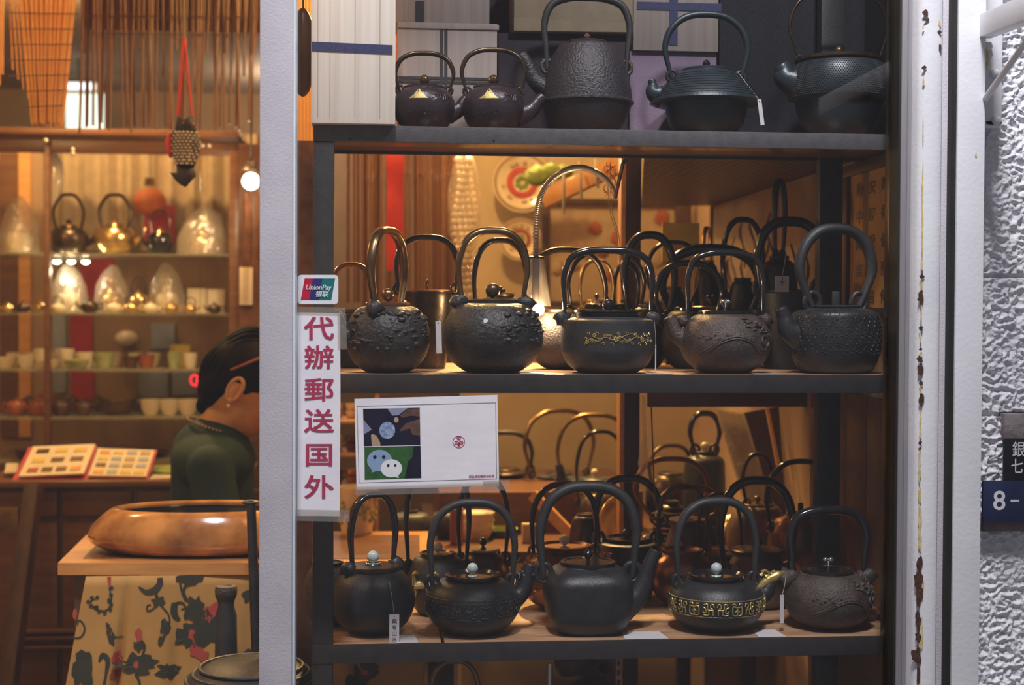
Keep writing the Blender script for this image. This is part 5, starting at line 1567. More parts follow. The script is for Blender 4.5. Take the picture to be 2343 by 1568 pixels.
def pot(label, cx, base, w, h, Y, m, bail=0, dark='iron', sp=1, group=None, name='teapot', cat='teapot', zz=None, prof='flat', lidm=None):
    s_ = SC(cx, Y); c = P(cx, base, Y); z0_ = base if zz is None else zz
    if zz is None: z0_ = c.z
    R_ = w / 2 * s_; H = h * s_
    t = thing(name, label, cat, (c.x, Y, z0_ + .0005), 0, group)
    bm = nb(); lathe(bm, [(r * R_, z * H) for r, z in profile(prof, .45)], 28); obj('body', bm, m, t)
    bm = nb(); lathe(bm, [(0, H - .002), (.5 * R_, H - .001), (.42 * R_, H + .12 * R_), (.1 * R_, H + .2 * R_), (.09 * R_, H + .25 * R_), (.16 * R_, H + .36 * R_), (0, H + .48 * R_)], 20); obj('lid', bm, lidm or m, t)
    if sp:
        bm = nb(); tube(bm, catmull([(sp * R_ * .8, 0, H * .4), (sp * R_ * 1.25, 0, H * .6), (sp * R_ * 1.45, 0, H * 1.0)], 4), [R_ * .2, R_ * .13, R_ * .09], 8); obj('spout', bm, m, t)
    bm = nb()
    if bail:
        hb = bail * s_
        tube(bm, catmull([(-.6 * R_, 0, H * .9), (-.75 * R_, 0, H + hb * .5), (-.4 * R_, 0, H + hb * .93), (0, 0, H + hb), (.4 * R_, 0, H + hb * .93), (.75 * R_, 0, H + hb * .5), (.6 * R_, 0, H * .9)], 4), R_ * .085, 8)
        obj('handle', bm, dark, t)
    else:
        tube(bm, catmull([(-sp * R_ * .85, 0, H * .8), (-sp * R_ * 1.35, 0, H * .85), (-sp * R_ * 1.4, 0, H * .5), (-sp * R_ * .9, 0, H * .3)], 4), R_ * .08, 8)
        obj('handle', bm, m, t)
    return t


def cup(label, cx, w, h, Y, zz, m, flare=1.0, group=None, name='cup', cat='cup', stack=0):
    s_ = SC(cx, Y); R_ = w / 2 * s_; H = h * s_
    x = P(cx, 784, Y).x
    H *= .8 if cat == 'cup' else 1
    bm = nb(); lathe(bm, [(0, .0), (.55 * R_ * flare, 0), (.6 * R_ * flare, H * .08), (.85 * R_, H * .4), (R_, H), (R_ * .94, H), (.78 * R_, H * .4), (.5 * R_, H * .12), (0, H * .1)], 24)
    o = tag(obj(name, bm, m, loc=(x, Y, zz + .0005)), label, cat, group)
    return o


def wrapdome(label, cx, base, w, h, Y, zz, inner='gilt', seed=0):
    s_ = SC(cx, Y); x = P(cx, 784, Y).x; R_ = w / 2 * s_; H = h * s_
    t = thing('wrapped_teapot', label, 'teapot', (x, Y, zz + .0005))
    bm = nb(); lathe(bm, [(r * R_ * .62, z * H * .42) for r, z in profile('flat', .45)], 24); obj('body', bm, inner, t)
    bm = nb(); lathe(bm, [(0, 0), (.3 * R_, .001), (.2 * R_, .02), (.06 * R_, .03), (.1 * R_, .045), (0, .055)], 14); o = obj('lid', bm, inner, t); o.location = (0, 0, H * .42)
    bm = nb(); prof_ = [(1.0, 0), (1.02, .1), (.98, .3), (.86, .55), (.62, .8), (.35, .95), (.12, 1.02), (0, 1.0)]
    lathe(bm, [(r * R_, z * H) for r, z in prof_], 36)
    for v in bm.verts:
        k = 1 + .10 * noise.noise(v.co * 18 + Vector((seed * 7, 0, 0))) + .06 * noise.noise(v.co * 45 + Vector((seed, 0, 0)))
        if v.co.z > .002: v.co.x *= k; v.co.y *= k; v.co.z *= k
    obj('plastic_wrap', bm, 'wrap', t, angle=25)
    return t


Ya = YK + .17
wrapdome('teapot under crumpled clear wrap at far left of the top glass shelf', 45, 575, 96, 128, Ya, zs_['a'], 'porcelain', 1)
pot('bronze teapot with hooped bail on top glass shelf, left of the pale one', 157, 575, 92, 62, Ya - .02, 'darkbronze', 78, 'darkbronze', 1, zz=zs_['a'], lidm='bronze')
pot('pale gilded teapot with bail on top glass shelf, below the fan of sticks', 263, 575, 96, 66, Ya - .02, 'gilt', 74, 'darkbronze', 1, zz=zs_['a'], prof='cone' if 0 else 'flat')
pot('small black sparkling teapot on the top glass shelf left of the big wrapped dome', 366, 578, 60, 52, Ya - .04, 'lacquer', 52, 'darkbronze', -1, zz=zs_['a'], lidm='gilt')
wrapdome('teapot under large shining dome of clear wrap at right of top glass shelf', 466, 578, 122, 112, Ya - .02, zs_['a'], 'gilt', 2)
Yb_ = YK + .2
wrapdome('wrapped bulbous teapot on second glass shelf under the added reflection glints', 158, 712, 88, 112, Yb_, zs_['b'], 'porcelain', 3)
wrapdome('wrapped teapot with two peaks in the middle of second glass shelf', 256, 712, 82, 112, Yb_, zs_['b'], 'gilt', 4)
wrapdome('tall wrapped dome teapot toward the right of second glass shelf', 382, 712, 84, 115, Yb_, zs_['b'], 'porcelain', 5)
pot('dark-handled teapot between two wrapped domes on second glass shelf', 318, 712, 44, 44, Yb_ - .06, 'gilt', 40, 'iron', 1, zz=zs_['b'])
small = [(18, 30, 'gilt', 'tiny gold teapot at the left end of second glass shelf'), (52, 32, 'darkbronze', 'tiny bronze teapot second from left on second glass shelf'),
         (92, 34, 'gilt', 'tiny bright gold teapot on the second shelf left of the bulbous wrap'), (132, 32, 'porcelain', 'tiny cream teapot in front of the bulbous wrapped teapot'),
         (205, 42, 'darkbronze', 'squat brown teapot in front, centre left of second glass shelf'), (262, 34, 'porcelain', 'tiny cream teapot in front of the two-peaked wrap'),
         (302, 34, 'gilt', 'tiny gold teapot right of the two-peaked wrap'), (345, 34, 'porcelain', 'tiny cream teapot in front of the tall wrapped dome'),
         (392, 34, 'gilt', 'tiny gold teapot below the tall wrapped dome, right side'), (436, 30, 'gilt', 'tiny gold teapot under the white box stack, left'), (490, 32, 'darkbronze', 'tiny teapot at the right end of second glass shelf')]
for i, (x, w, m_, lb) in enumerate(small):
    pot(lb, x, 714, w, w * .62, YK + .06, m_, 0 if i % 3 else 18, 'iron', 1 if i % 2 else -1, zz=zs_['b'], group='tiny teapots on the second glass shelf')
bs = at_obj('white_box', 'white carton lying on the second glass shelf at right', 'box', pbox(428, 472, 660, 688, Yb_ + .02, .08, .002, zbot=zs_['b'] + .0005), 'porcelain')
at_obj('white_box', 'second white carton with open flap beside the cabinet post', 'box', pbox(474, 514, 662, 690, Yb_ + .01, .08, .002, zbot=zs_['b'] + .0005), 'porcelain')
# third shelf: cups and bowls
cups = [(14, 50, 32, 'porcelain', 'shallow white bowl at the left end of third glass shelf'), (60, 44, 38, 'porcelain', 'white bowl second from left on the third glass shelf'),
        (97, 42, 56, 'porcelain', 'tall white cup standing at the left of third glass shelf'), (148, 46, 56, 'porcelain', 'tall white cup with bright rim on third glass shelf'),
        (196, 44, 46, 'porcelain', 'white bowl right of the bright-rimmed cup'), (238, 50, 46, 'celadon', 'green-footed bowl in the middle of third glass shelf'),
        (300, 36, 34, 'darkclay', 'brown cup right of the green-footed bowl'), (335, 40, 40, 'clay', 'red glazed cup on third glass shelf'),
        (398, 32, 48, 'celadon', 'small celadon jar with bright spot on third glass shelf'), (435, 34, 44, 'porcelain', 'grey-white cup at right of third glass shelf')]
for x, w, h, m_, lb in cups: cup(lb, x, w, h, YK + .12, zs_['c'], m_, 1.15)
cup('white bowl in the front row of third glass shelf, under the tall cups', 110, 56, 26, YK + .045, zs_['c'], 'porcelain', group='low bowls along the front of third glass shelf')
cup('pale bowl in the front row of third glass shelf, under the green-footed one', 175, 60, 26, YK + .045, zs_['c'], 'celadon', group='low bowls along the front of third glass shelf')
at_obj('orange_box', 'small orange box at the right of third glass shelf', 'box', pbox(388, 434, 789, 842, YK + .25, .05, .002, zbot=zs_['c'] + .0005), 'yellowcard')
# fourth shelf: clay teapots
for i, (x, w, h, m_, lb) in enumerate([(38, 46, 34, 'clay', 'red clay teapot at left end of fourth glass shelf'), (88, 44, 36, 'clay', 'glossy red clay teapot second from left on fourth shelf'),
                           (140, 44, 34, 'darkclay', 'dark red clay teapot third from left on fourth shelf'), (190, 40, 32, 'darkclay', 'dull brown clay teapot left of the black dish'),
                           (105, 40, 46, 'clay', 'raised red clay teapot in the second row of fourth shelf')]):
    pot(lb, x, 950, w, h, YK + (.08 if i < 4 else .22), m_, 0, 'iron', -1 if i % 2 else 1, zz=zs_['d'])
cup('wide black bowl in the middle of fourth glass shelf', 268, 92, 34, YK + .12, zs_['d'], 'darkclay', name='bowl', cat='bowl')
for i, (x, lb) in enumerate([(345, 'left of three cream scalloped bowls on the fourth shelf'), (388, 'middle of three cream scalloped bowls on the fourth shelf'), (430, 'right of three cream scalloped bowls, behind the woman')]):
    cup(lb, x, 50, 36, YK + .10, zs_['d'], 'porcelain', name='bowl', cat='bowl')
cup('broad shallow dish on the lowest glass ledge of cabinet', 300, 190, 10, YK + .12, zs_['d'] - .142, 'bronze', name='dish', cat='dish')
# lower ledge things
for i, (x, m_, lb) in enumerate([(210, 'celadon', 'dim green bowl on the lowest glass ledge'), (60, 'darkclay', 'dim brown jar low at the left behind the album')]):
    cup(lb, x, 60, 24, YK + .02, zs_['d'] - .142, m_, name='bowl', cat='bowl')

# three small bulbs added in place of lamp reflections in the cabinet glass
for (x, y, lb) in ((130, 592, 'left of three added reflection glints under the top glass shelf'), (163, 603, 'middle one of three added reflection glints in the glass cabinet'), (196, 607, 'right of three added reflection glints under the top glass shelf')):
    c_ = P(x, y, YK + .14); c_.z = zs_['a'] - .0081
    bm = nb(); lathe(bm, [(0, 0), (.020, 0), (.020, -.012), (.016, -.014), (0, -.014)], 20)
    pl_ = tag(obj('reflection_glint', bm, 'silver', loc=c_), lb, 'lamp')
    bm = nb(); ball(bm, (0, 0, -.016), .013, 14, 8, (1, 1, .6)); obj('bulb', bm, 'glintbulb', pl_)
    light('glint_light', 'POINT', c_ + Vector((0, -.02, -.045)), .35, (1, .80, .50), .012)
for x, od in zip((30, 75, 120, 165, 215, 262, 310, 352), ('leftmost', 'second', 'third', 'fourth', 'fifth', 'sixth', 'seventh', 'rightmost')):
    cup(od + ' from left of the tiny cream cups at the back of third shelf', x, 34, 40, YK + .27, zs_['c'], 'porcelain', group='tiny cups at the back of the third glass shelf')
for x, od in zip((66, 118, 165, 226, 318), ('leftmost', 'second', 'third', 'fourth', 'rightmost')):
    pot(od + ' from left of the dim clay teapots at the back of fourth glass shelf', x, 950, 40, 30, YK + .30, 'darkclay', 0, 'iron', 1, zz=zs_['d'], group='clay teapots at the back of the fourth glass shelf')
# open stand of bowls seen between the paper strip and the poster
es = thing('open_stand', 'slim wooden stand stacked with golden bowls, between red-lettered strip and poster', 'stand', (P(800, 784, 4.3).x, 4.3, 0))
ex0, ex1 = P(742, 784, 4.3).x, P(868, 784, 4.3).x
zst = [P(800, y, 4.3).z for y in (958, 1032, 1108)]
for z_ in zst: child('shelf', es, B(ex0, ex1, 4.2, 4.4, z_ - .008, z_, .001), 'honeywood')
for x_ in (ex0, ex1 - .012):
    for y_ in (4.2, 4.388): child('leg', es, B(x_, x_ + .012, y_, y_ + .012, 0, P(800, 905, 4.3).z), 'honeywood')
nm = ('top', 'middle', 'lowest')
for j, z_ in enumerate(zst):
    for i, x_ in enumerate((772, 805, 838)):
        for k in range(2):
            o = cup('%s golden bowl of the %s pair on the %s tier of the slim stand' % (('lower', 'upper')[k], ('left', 'centre', 'right')[i], nm[j]), x_, 30, 18, 4.3, z_ + k * .0215, ('gilt', 'porcelain', 'bronze')[(i + j) % 3], 1.0, 'bowls on the slim wooden stand', 'bowl', 'bowl')
# things beyond the cabinet
struct('wall_cabinet_back', B(-2.9, P(625, 784, 5.56).x, 5.56, 5.62, 0, P(300, 302, 5.56).z), 'brownwall')
bm = nb(); lay = []
for i in range(61):
    x = P(112, 784, 5.5).x + (P(620, 784, 5.5).x - P(112, 784, 5.5).x) * i / 60; y = 5.51 + .02 * math.sin(i * 1.1)
    zA, zB = P(300, 575, 5.5).z, P(300, 303, 5.5).z
    lay.append([bm.verts.new((x, y, zA)), bm.verts.new((x, y, zB)), bm.verts.new((x, y + .005, zB)), bm.verts.new((x, y + .005, zA))])
for p_, q2 in zip(lay, lay[1:]):
    for k in range(4): bm.faces.new((p_[k], q2[k], q2[(k + 1) % 4], p_[(k + 1) % 4]))
at_obj('curtain', 'beige pleated curtain hanging behind the glass cabinet', 'curtain', bm, 'beige')
bm = nb(); p = P(343, 462, 5.4)
ball(bm, p, 38 * SC(343, 5.4), 20, 14, (1, 1, .85)); ln = at_obj('paper_lantern', 'round orange lantern glowing behind the top glass shelf', 'lantern', bm, 'orange')
bm = nb(); lathe(bm, [(0, 0), (.025, 0), (.02, .03), (0, .03)], 12); bmesh.ops.translate(bm, verts=bm.verts[:], vec=p + Vector((0, 0, .058))); child('cap', ln, bm, 'gilt'); child('cord', ln, tube(nb(), [p + Vector((0, 0, .08)), Vector((p.x, p.y, 2.62))], .002, 6), 'iron')
at_obj('red_poster', 'red poster low behind third glass shelf', 'poster', pbox(160, 212, 722, 830, 5.55, .0095), 'crimsonpaper')
at_obj('red_poster', 'pinkish red banner behind the second glass shelf', 'poster', pbox(185, 262, 590, 690, 5.55, .0095), 'crimsonpaper')
at_obj('red_poster', 'dark red card behind the fourth glass shelf', 'poster', pbox(163, 215, 850, 915, 5.55, .0095), 'crimsonpaper')
at_obj('red_poster', 'deep red cloth behind the small black teapot', 'poster', pbox(330, 400, 470, 560, 5.47, .015), 'crimsonpaper')
for (x0_, x1_, y0_, y1_, lb) in ((120, 150, 722, 900, 'blue-grey folder at left behind the third shelf'), (318, 385, 848, 910, 'pale blue-white package behind the scalloped bowls'), (395, 450, 850, 905, 'slanting blue-grey cover behind the woman'), (345, 400, 740, 800, 'dim blue-grey cloth behind the third shelf')):
    at_obj('folder', lb, 'folder', pbox(x0_, x1_, y0_, y1_, 5.54, .0195, .002), 'bluegrey')
bm = nb(); ball(bm, P(290, 775, 5.52), .045, 16, 12, (1, .8, .7)); at_obj('wall_ornament', 'round pinkish ornament on the wall behind the third glass shelf', 'ornament', bm, 'porcelain')
for (x0_, x1_, lb) in ((0, 40, 'dark wooden locker panel at far left, lit edge'), (42, 70, 'pale wooden door edge at far left behind the cabinet')):
    at_obj('wood_panel', lb, 'panel', pbox(x0_, x1_, 350, 1000, 5.535, .0245), 'redwood' if x0_ == 0 else 'honeywood')
bm = nb(); tube(bm, [P(120 + 8 * math.sin(q * .4), 350 + q * 12, 5.0) for q in range(11)], [.012, .025, .028, .03, .026, .012], 10); at_obj('hanging_cloth', 'pale yellow cloth hanging inside the cabinet at left', 'cloth', bm, 'porcelain')
# lit room seen over the cabinet
w3 = struct('window_3', pbox(150, 238, 214, 300, 7.1, .02), 'panel')
child('window_frame', w3, pbox(142, 150, 208, 300, 7.09, .03), 'darkwood'); child('window_frame', w3, pbox(238, 246, 208, 300, 7.09, .03), 'darkwood')
fl = at_obj('tube_lamp', 'lit white fluorescent tube seen over the cabinet through the sticks', 'lamp', tube(nb(), [P(152, 197, 6.7), P(214, 197, 6.7)], .016, 12), emis('lit_tube', (1, .97, .95, 1), 2.0))
child('hanger', fl, tube(nb(), [P(180, 190, 6.74), Vector((P(180, 190, 6.74).x, 6.74, 2.62))], .006, 6), 'iron'); child('lamp_housing', fl, B(P(152, 197, 6.7).x - .03, P(214, 197, 6.7).x + .03, 6.72, 6.76, P(190, 197, 6.7).z - .02, P(190, 187, 6.7).z, .003), 'stonewhite')

# spot lamp beside the cabinet with copper cords under it
YS = 4.6
sl = thing('spot_lamp', 'glaring round lamp hanging beside the cabinet post', 'lamp', P(575, 413, YS))
bm = nb(); ball(bm, P(574, 415, YS), 20 * SC(574, YS), 20, 14); child('bulb', sl, bm, emis('warm_globe', (1, .84, .58, 1), 9))
bm = nb(); lathe(bm, [(0, .05), (.02, .05), (.022, .03), (.03, .02), (.028, .02)], 16); bmesh.ops.translate(bm, verts=bm.verts[:], vec=P(574, 405, YS)); child('cap', sl, bm, 'darkbronze')
child('cord', sl, tube(nb(), [P(574, 385, YS), Vector((P(574, 385, YS).x, YS, 2.62))], .003, 6), 'iron')
light('spot_lamp_light', 'POINT', P(574, 415, YS - .12), 9, (1, .70, .38), .03)
tz = thing('copper_tassels', 'long copper-coloured tassels hanging below the glaring lamp', 'tassel', P(574, 470, YS + .08))
for x in (562, 569, 588): child('tassel', tz, tube(nb(), catmull([P(x, 440, YS + .08), P(x + 2, 520, YS + .08), P(x - 1, 602, YS + .08)], 4), [.007, .010, .006], 8), 'copper')
child('tassel_cord', tz, tube(nb(), [P(575, 440, YS + .08), Vector((P(575, 440, YS).x, YS + .08, 2.62))], .002, 6), 'copper')
at_obj('mirror', 'framed pale picture hung low beside the cabinet post', 'picture', pbox(548, 578, 612, 698, YS + .185, .0145, .002), 'porcelain')
at_obj('wall_board', 'brown board behind the woman, right of the cabinet', 'panel', pbox(547, 690, 330, 1010, YS + .2, .03), 'redwood')

# red glowing knot ornament
kn_ = thing('red_knot', 'glowing red knot ornament with tassel left of the woman', 'ornament', P(458, 872, 4.4)); s_ = SC(458, 4.4)
for dx, dy, r in ((-13, -2, 9), (0, 0, 8), (13, -3, 8), (0, 12, 5)):
    bm = nb(); tube(bm, [P(458 + dx + r * math.cos(q * PI / 6), 872 + dy + r * 1.3 * math.sin(q * PI / 6), 4.4) for q in range(12)], 3.0 * s_, 8, closed=True); child('loop', kn_, bm, 'redglow')
child('tassel', kn_, tube(nb(), [P(458, 886, 4.4), P(458, 905, 4.4)], 3 * s_, 8), 'orange'); child('cord', kn_, tube(nb(), [Vector((P(458, 790, 4.4).x, 4.4, 2.62)), P(458, 864, 4.4)], .5 * s_, 6), 'darkclay')

# ================================================================ counter with album
YT = 4.05
zc = P(200, 1102, YT).z
xc0, xc1 = P(-60, 784, YT).x, P(560, 784, YT).x
ct = thing('counter', 'dark wooden counter with panelled front under the open album', 'counter', ((xc0 + xc1) / 2, YT + .25, 0))
child('top', ct, B(xc0, xc1, YT, YT + .5, zc - .018, zc, .004), 'redwood')
child('carcass', ct, B(xc0 + .02, xc1 - .02, YT + .03, YT + .48, 0, zc - .018, .002), 'darkwood')
for k in range(4):
    x0_ = xc0 + .03 + k * .205
    child('drawer_front', ct, B(x0_, x0_ + .19, YT + .022, YT + .032, zc - .10, zc - .03, .003), 'redwood')
    child('door', ct, B(x0_, x0_ + .19, YT + .022, YT + .032, zc - .62, zc - .12, .003), 'redwood')
for y in (1447, 1462, 1483): child('base_moulding', ct, B(P(40, 784, YT).x, P(170, 784, YT).x, YT + .0, YT + .03, P(100, y + 4, YT).z, P(100, y - 4, YT).z, .003), 'redwood')

def page(name, par, tl_, tr_, br__, bl_, m, th=.006):
    """a page lying on the counter: front corners at YT+.03, back corners further in and raised"""
    cs__ = [P(bl_[0], bl_[1], YT + .05), P(br__[0], br__[1], YT + .05), P(tr_[0], tr_[1], YT + .22), P(tl_[0], tl_[1], YT + .22)]
    bm = nb(); slab(bm, cs__, th, (0, .5, -1)); child(name, par, bm, m, smooth=False); return cs__
al = thing('photo_album', 'open album with rows of product photos lying on the counter', 'book', P(200, 1090, YT + .1))
c1_ = page('left_page', al, (76, 1022), (218, 1016), (192, 1083), (42, 1090), 'porcelain')
c2_ = page('right_page', al, (224, 1026), (354, 1030), (334, 1090), (202, 1088), 'porcelain')
page('cover', al, (66, 1024), (222, 1020), (200, 1098), (28, 1098), 'crimsonpaper', .003)
page('cover', al, (224, 1030), (360, 1030), (338, 1096), (200, 1096), 'crimsonpaper', .003)
def bil(c, u, v): return (c[0].lerp(c[1], u)).lerp(c[3].lerp(c[2], u), v)
def swatch(c, u0, v0, u1, v1, m):
    n_ = (c[1] - c[0]).cross(c[3] - c[0]).normalized()
    q4 = [bil(c, *k) + n_ * .002 for k in ((u0, v0), (u1, v0), (u1, v1), (u0, v1))]
    bm = nb(); slab(bm, q4, .0015, -n_); child('photo_print', al, bm, m, smooth=False)
for j in range(3):
    for i in range(4 if j == 0 else 3):
        w_ = .16 if j == 0 else .2; u = .10 + i * (.22 if j == 0 else .30)
        swatch(c1_, u, .10 + j * .32, u + w_, .24 + j * .32, rnd.choice(['bronze', 'yellowcard', 'clay', 'bamboo']))
for j in range(4):
    for i in range(4): swatch(c2_, .07 + i * .235, .07 + j * .24, .24 + i * .235, .20 + j * .24, rnd.choice(['bronze', 'yellowcard', 'bluegrey', 'bamboo', 'beige']))
at_obj('papers', 'white papers on the counter between the album and woman', 'paper', slab(nb(), [P(340, 1098, YT + .04), P(392, 1100, YT + .04), P(396, 1086, YT + .12), P(350, 1086, YT + .12)], .003, (0, 0, -1)), 'porcelain', smooth=False)
at_obj('green_booklet', 'green booklet on the counter beside the woman', 'book', slab(nb(), [P(350, 1080, YT + .16), P(396, 1082, YT + .16), P(396, 1064, YT + .24), P(352, 1066, YT + .24)], .012, (0, 0, -1)), 'green', smooth=False)
at_obj('small_card', 'small white card left of the album on the counter', 'card', slab(nb(), [P(10, 1082, YT + .1), P(40, 1080, YT + .1), P(42, 1060, YT + .2), P(14, 1060, YT + .2)], .003, (0, 0, -1)), 'porcelain', smooth=False)

# dark leaning easel leg at far left
ez = thing('easel', 'dark wooden easel leg leaning at the far left before the counter', 'easel', P(40, 1500, 3.85))
p, q = P(78, 1112, 3.95), P(10, 1640, 3.75)
v = q - p; m_ = Matrix.Translation(p) @ v.to_track_quat('X', 'Z').to_matrix().to_4x4()
child('leg', ez, box(nb(), 0, v.length + .45, -.02, .02, -.024, .024, .003, m_), 'darkwood')
at_obj('gilt_picture', 'small gilt framed picture at the far left edge', 'picture', pbox(-10, 42, 1162, 1218, 3.98, .015, .003), 'bronze')

# ================================================================ honey pine table with cloth apron
YV = 3.12
zt2 = P(400, 1292, YV).z
tb = thing('side_table', 'honey-coloured pine table top with floral cloth apron', 'table', (P(560, 784, YV).x, 3.4, 0))
cs = [PZ(132, 1289, zt2), PZ(980, 1288, zt2), PZ(980, 1216, zt2), PZ(203, 1219, zt2)]
child('table_top', tb, slab(nb(), cs, .026, (0, 0, -1)), 'honeywood', smooth=False)
ins = [PZ(190, 1278, zt2 + .001), PZ(960, 1279, zt2 + .001), PZ(960, 1224, zt2 + .001), PZ(238, 1228, zt2 + .001)]
child('inlay_panel', tb, slab(nb(), ins, .002, (0, 0, -1)), 'redwood', smooth=False)
zlow = zt2 - .026
fy = min(cs[0].y, cs[1].y)
for (x, y) in ((190, fy + .08), (940, fy + .08), (300, fy + .25), (940, fy + .25)):
    xx = P(x, 784, y).x; child('leg', tb, B(xx - .02, xx + .02, y, y + .04, 0, zlow, .003), 'darkwood')
# apron cloth
YA = fy + .03
cl0, cl1 = P(196, 784, YA).x, P(975, 784, YA).x
def apron(u, v):
    """u 0..1 across, v 0..1 down"""
    x = cl0 + (cl1 - cl0) * u - (1 - u) ** 3 * v * .10
    z = zlow - .001 - v * .55
    w = 0
    for c__, a_, s__ in ((.125, .030, .010), (.28, .012, .02), (.48, .014, .02), (.62, .028, .012), (.8, .014, .02)):
        w += a_ * math.exp(-((u - c__) / s__) ** 2) * min(1, v * 2.2)
    y = YA + w * 1.0 + .010 * math.sin(u * 23) * v
    return Vector((x, y, z))
bm = nb(); NU, NV = 160, 24
g_ = [[bm.verts.new(apron(i / NU, j / NV)) for i in range(NU + 1)] for j in range(NV + 1)]
for j in range(NV):
    for i in range(NU): bm.faces.new((g_[j][i], g_[j + 1][i], g_[j + 1][i + 1], g_[j][i + 1]))
cloth = at_obj('table_apron', 'ochre cloth apron printed with dark vines and coral flowers under the pine table', 'cloth', bm, 'cloth')
sm = cloth.modifiers.new('thick', 'SOLIDIFY'); sm.thickness = .0015; sm.offset = -1
def uvpx(px, py):
    """photo pixel -> apron u,v"""
    q0 = P(px, py, YA); v = (zlow - .001 - q0.z) / .55; v = max(0.0, v)
    u = (q0.x - cl0) / (cl1 - cl0)
    for _ in range(4): u = (q0.x + (1 - u) ** 3 * v * .10 - cl0) / (cl1 - cl0)
    return u, v
def onc(px, py, d=.0018):
    u, v = uvpx(px, py); return apron(u, v) + Vector((0, -d, 0))
def vine(pts, w, m='printdark'):
    path = catmull([Vector((a, b_, 0)) for a, b_ in pts], 6)
    s__ = SC(400, YA)
    bm = nb(); n_ = len(path)
    L_ = []
    ws = w if isinstance(w, (list, tuple)) else [w, w]
    for i, p_ in enumerate(path):
        t_ = path[min(n_ - 1, i + 1)] - path[max(0, i - 1)]; t_ = t_.normalized() if t_.length > 0 else Vector((1, 0, 0))
        f_ = i / (n_ - 1) * (len(ws) - 1); k_ = min(len(ws) - 2, int(f_)); ww = ws[k_] * (1 - (f_ - k_)) + ws[k_ + 1] * (f_ - k_)
        nn_ = Vector((-t_.y, t_.x, 0)) * ww / 2
        L_.append((bm.verts.new(onc(p_.x + nn_.x, p_.y + nn_.y)), bm.verts.new(onc(p_.x, p_.y)), bm.verts.new(onc(p_.x - nn_.x, p_.y - nn_.y))))
    for a, b_ in zip(L_, L_[1:]):
        bm.faces.new((a[0], a[1], b_[1], b_[0])); bm.faces.new((a[1], a[2], b_[2], b_[1]))
    return child('printed_motif', cloth, bm, m, smooth=False)
def leaf(x, y, w, h, rot=0, m='printdark', jag=.35, seed=0, n=22):
    bm = nb(); c__ = bm.verts.new(onc(x, y, .0024)); vs_ = []; mid = []
    for i in range(n):
        a = 2 * PI * i / n; k = 1 + jag * noise.noise(Vector((math.cos(a) * 2 + seed, math.sin(a) * 2, seed * 2.)))
        dx, dy = w / 2 * k * math.cos(a), h / 2 * k * math.sin(a)
        dx, dy = dx * math.cos(rot) - dy * math.sin(rot), dx * math.sin(rot) + dy * math.cos(rot)
        vs_.append(bm.verts.new(onc(x + dx, y + dy, .0024))); mid.append(bm.verts.new(onc(x + dx * .5, y + dy * .5, .0024)))
    for i in range(n):
        j = (i + 1) % n; bm.faces.new((c__, mid[i], mid[j])); bm.faces.new((mid[i], vs_[i], vs_[j], mid[j]))
    return child('printed_motif', cloth, bm, m, smooth=False)
# curled frond of small lobes
fr_ = [(250, 1345), (255, 1370), (252, 1388), (240, 1398), (224, 1396), (212, 1388), (208, 1376), (218, 1370)]
vine(fr_, [3, 4, 3])
for i, p_ in enumerate(catmull([Vector((a, b_, 0)) for a, b_ in fr_], 2)):
    leaf(p_.x + 6 * math.cos(i * 1.3), p_.y + 5 * math.sin(i * 1.3), 9, 8, seed=i, n=10)
vine([(250, 1320), (251, 1345)], [10, 3], 'printred')
vine([(318, 1343), (335, 1355), (355, 1350), (366, 1335), (366, 1322)], [3, 12, 16, 14, 12])
vine([(358, 1355), (362, 1375), (352, 1392), (338, 1398), (338, 1386), (346, 1384)], [3, 4, 4, 3])
leaf(362, 1375, 30, 26, jag=.9, seed=3)
vine([(368, 1385), (385, 1405), (388, 1425), (380, 1445), (370, 1470)], [4, 4, 4, 8]); leaf(380, 1432, 22, 28, jag=.9, seed=4); leaf(368, 1466, 12, 22, seed=6)
leaf(434, 1325, 60, 32, jag=.6, seed=8); vine([(428, 1335), (420, 1355), (432, 1378)], [6, 6, 4]); vine([(412, 1335), (418, 1360), (426, 1378)], [5, 5, 4])
vine([(400, 1380), (398, 1400), (404, 1415), (412, 1420)], [14, 16, 12, 4]); vine([(400, 1382), (415, 1380), (424, 1390), (414, 1396)], [6, 5, 3])
leaf(445, 1395, 44, 60, .2, jag=.6, seed=9); leaf(430, 1455, 60, 60, .3, jag=.7, seed=11); leaf(478, 1440, 60, 90, .4, jag=.7, seed=12)
for i, (x, y) in enumerate(((480, 1402), (468, 1415), (496, 1392), (444, 1455), (452, 1478), (462, 1500), (448, 1490))): leaf(x, y, 26, 28, i, 'printred', .5, i + 20)
for i, (x, y) in enumerate(((470, 1407), (446, 1458), (464, 1512))): leaf(x, y, 11, 9, 0, 'printdark', .4, i + 33, 12)
vine([(165, 1460), (185, 1458), (194, 1440), (188, 1424), (180, 1420), (178, 1432)], [3, 4, 4, 3, 2])
leaf(253, 1452, 16, 50, -.25, jag=.6, seed=14); vine([(262, 1458), (280, 1462)], 3); leaf(252, 1448, 8, 16, 0, 'printred', .5, 15, 12)
leaf(318, 1452, 16, 28, jag=.5, seed=16, m='printred'); vine([(322, 1462), (332, 1478), (326, 1500)], [4, 5, 5]); leaf(318, 1480, 26, 22, jag=.8, seed=17)
leaf(188, 1530, 46, 92, jag=.7, seed=18); vine([(226, 1515), (235, 1500), (246, 1512), (242, 1545), (236, 1575)], [4, 12, 12, 6, 6])
leaf(312, 1520, 80, 44, jag=.9, seed=21); leaf(312, 1520, 12, 18, 0, 'printred', .5, 22, 12); leaf(265, 1510, 22, 30, jag=.6, seed=24, m='printred'); leaf(262, 1545, 22, 20, jag=.6, seed=25, m='printred')
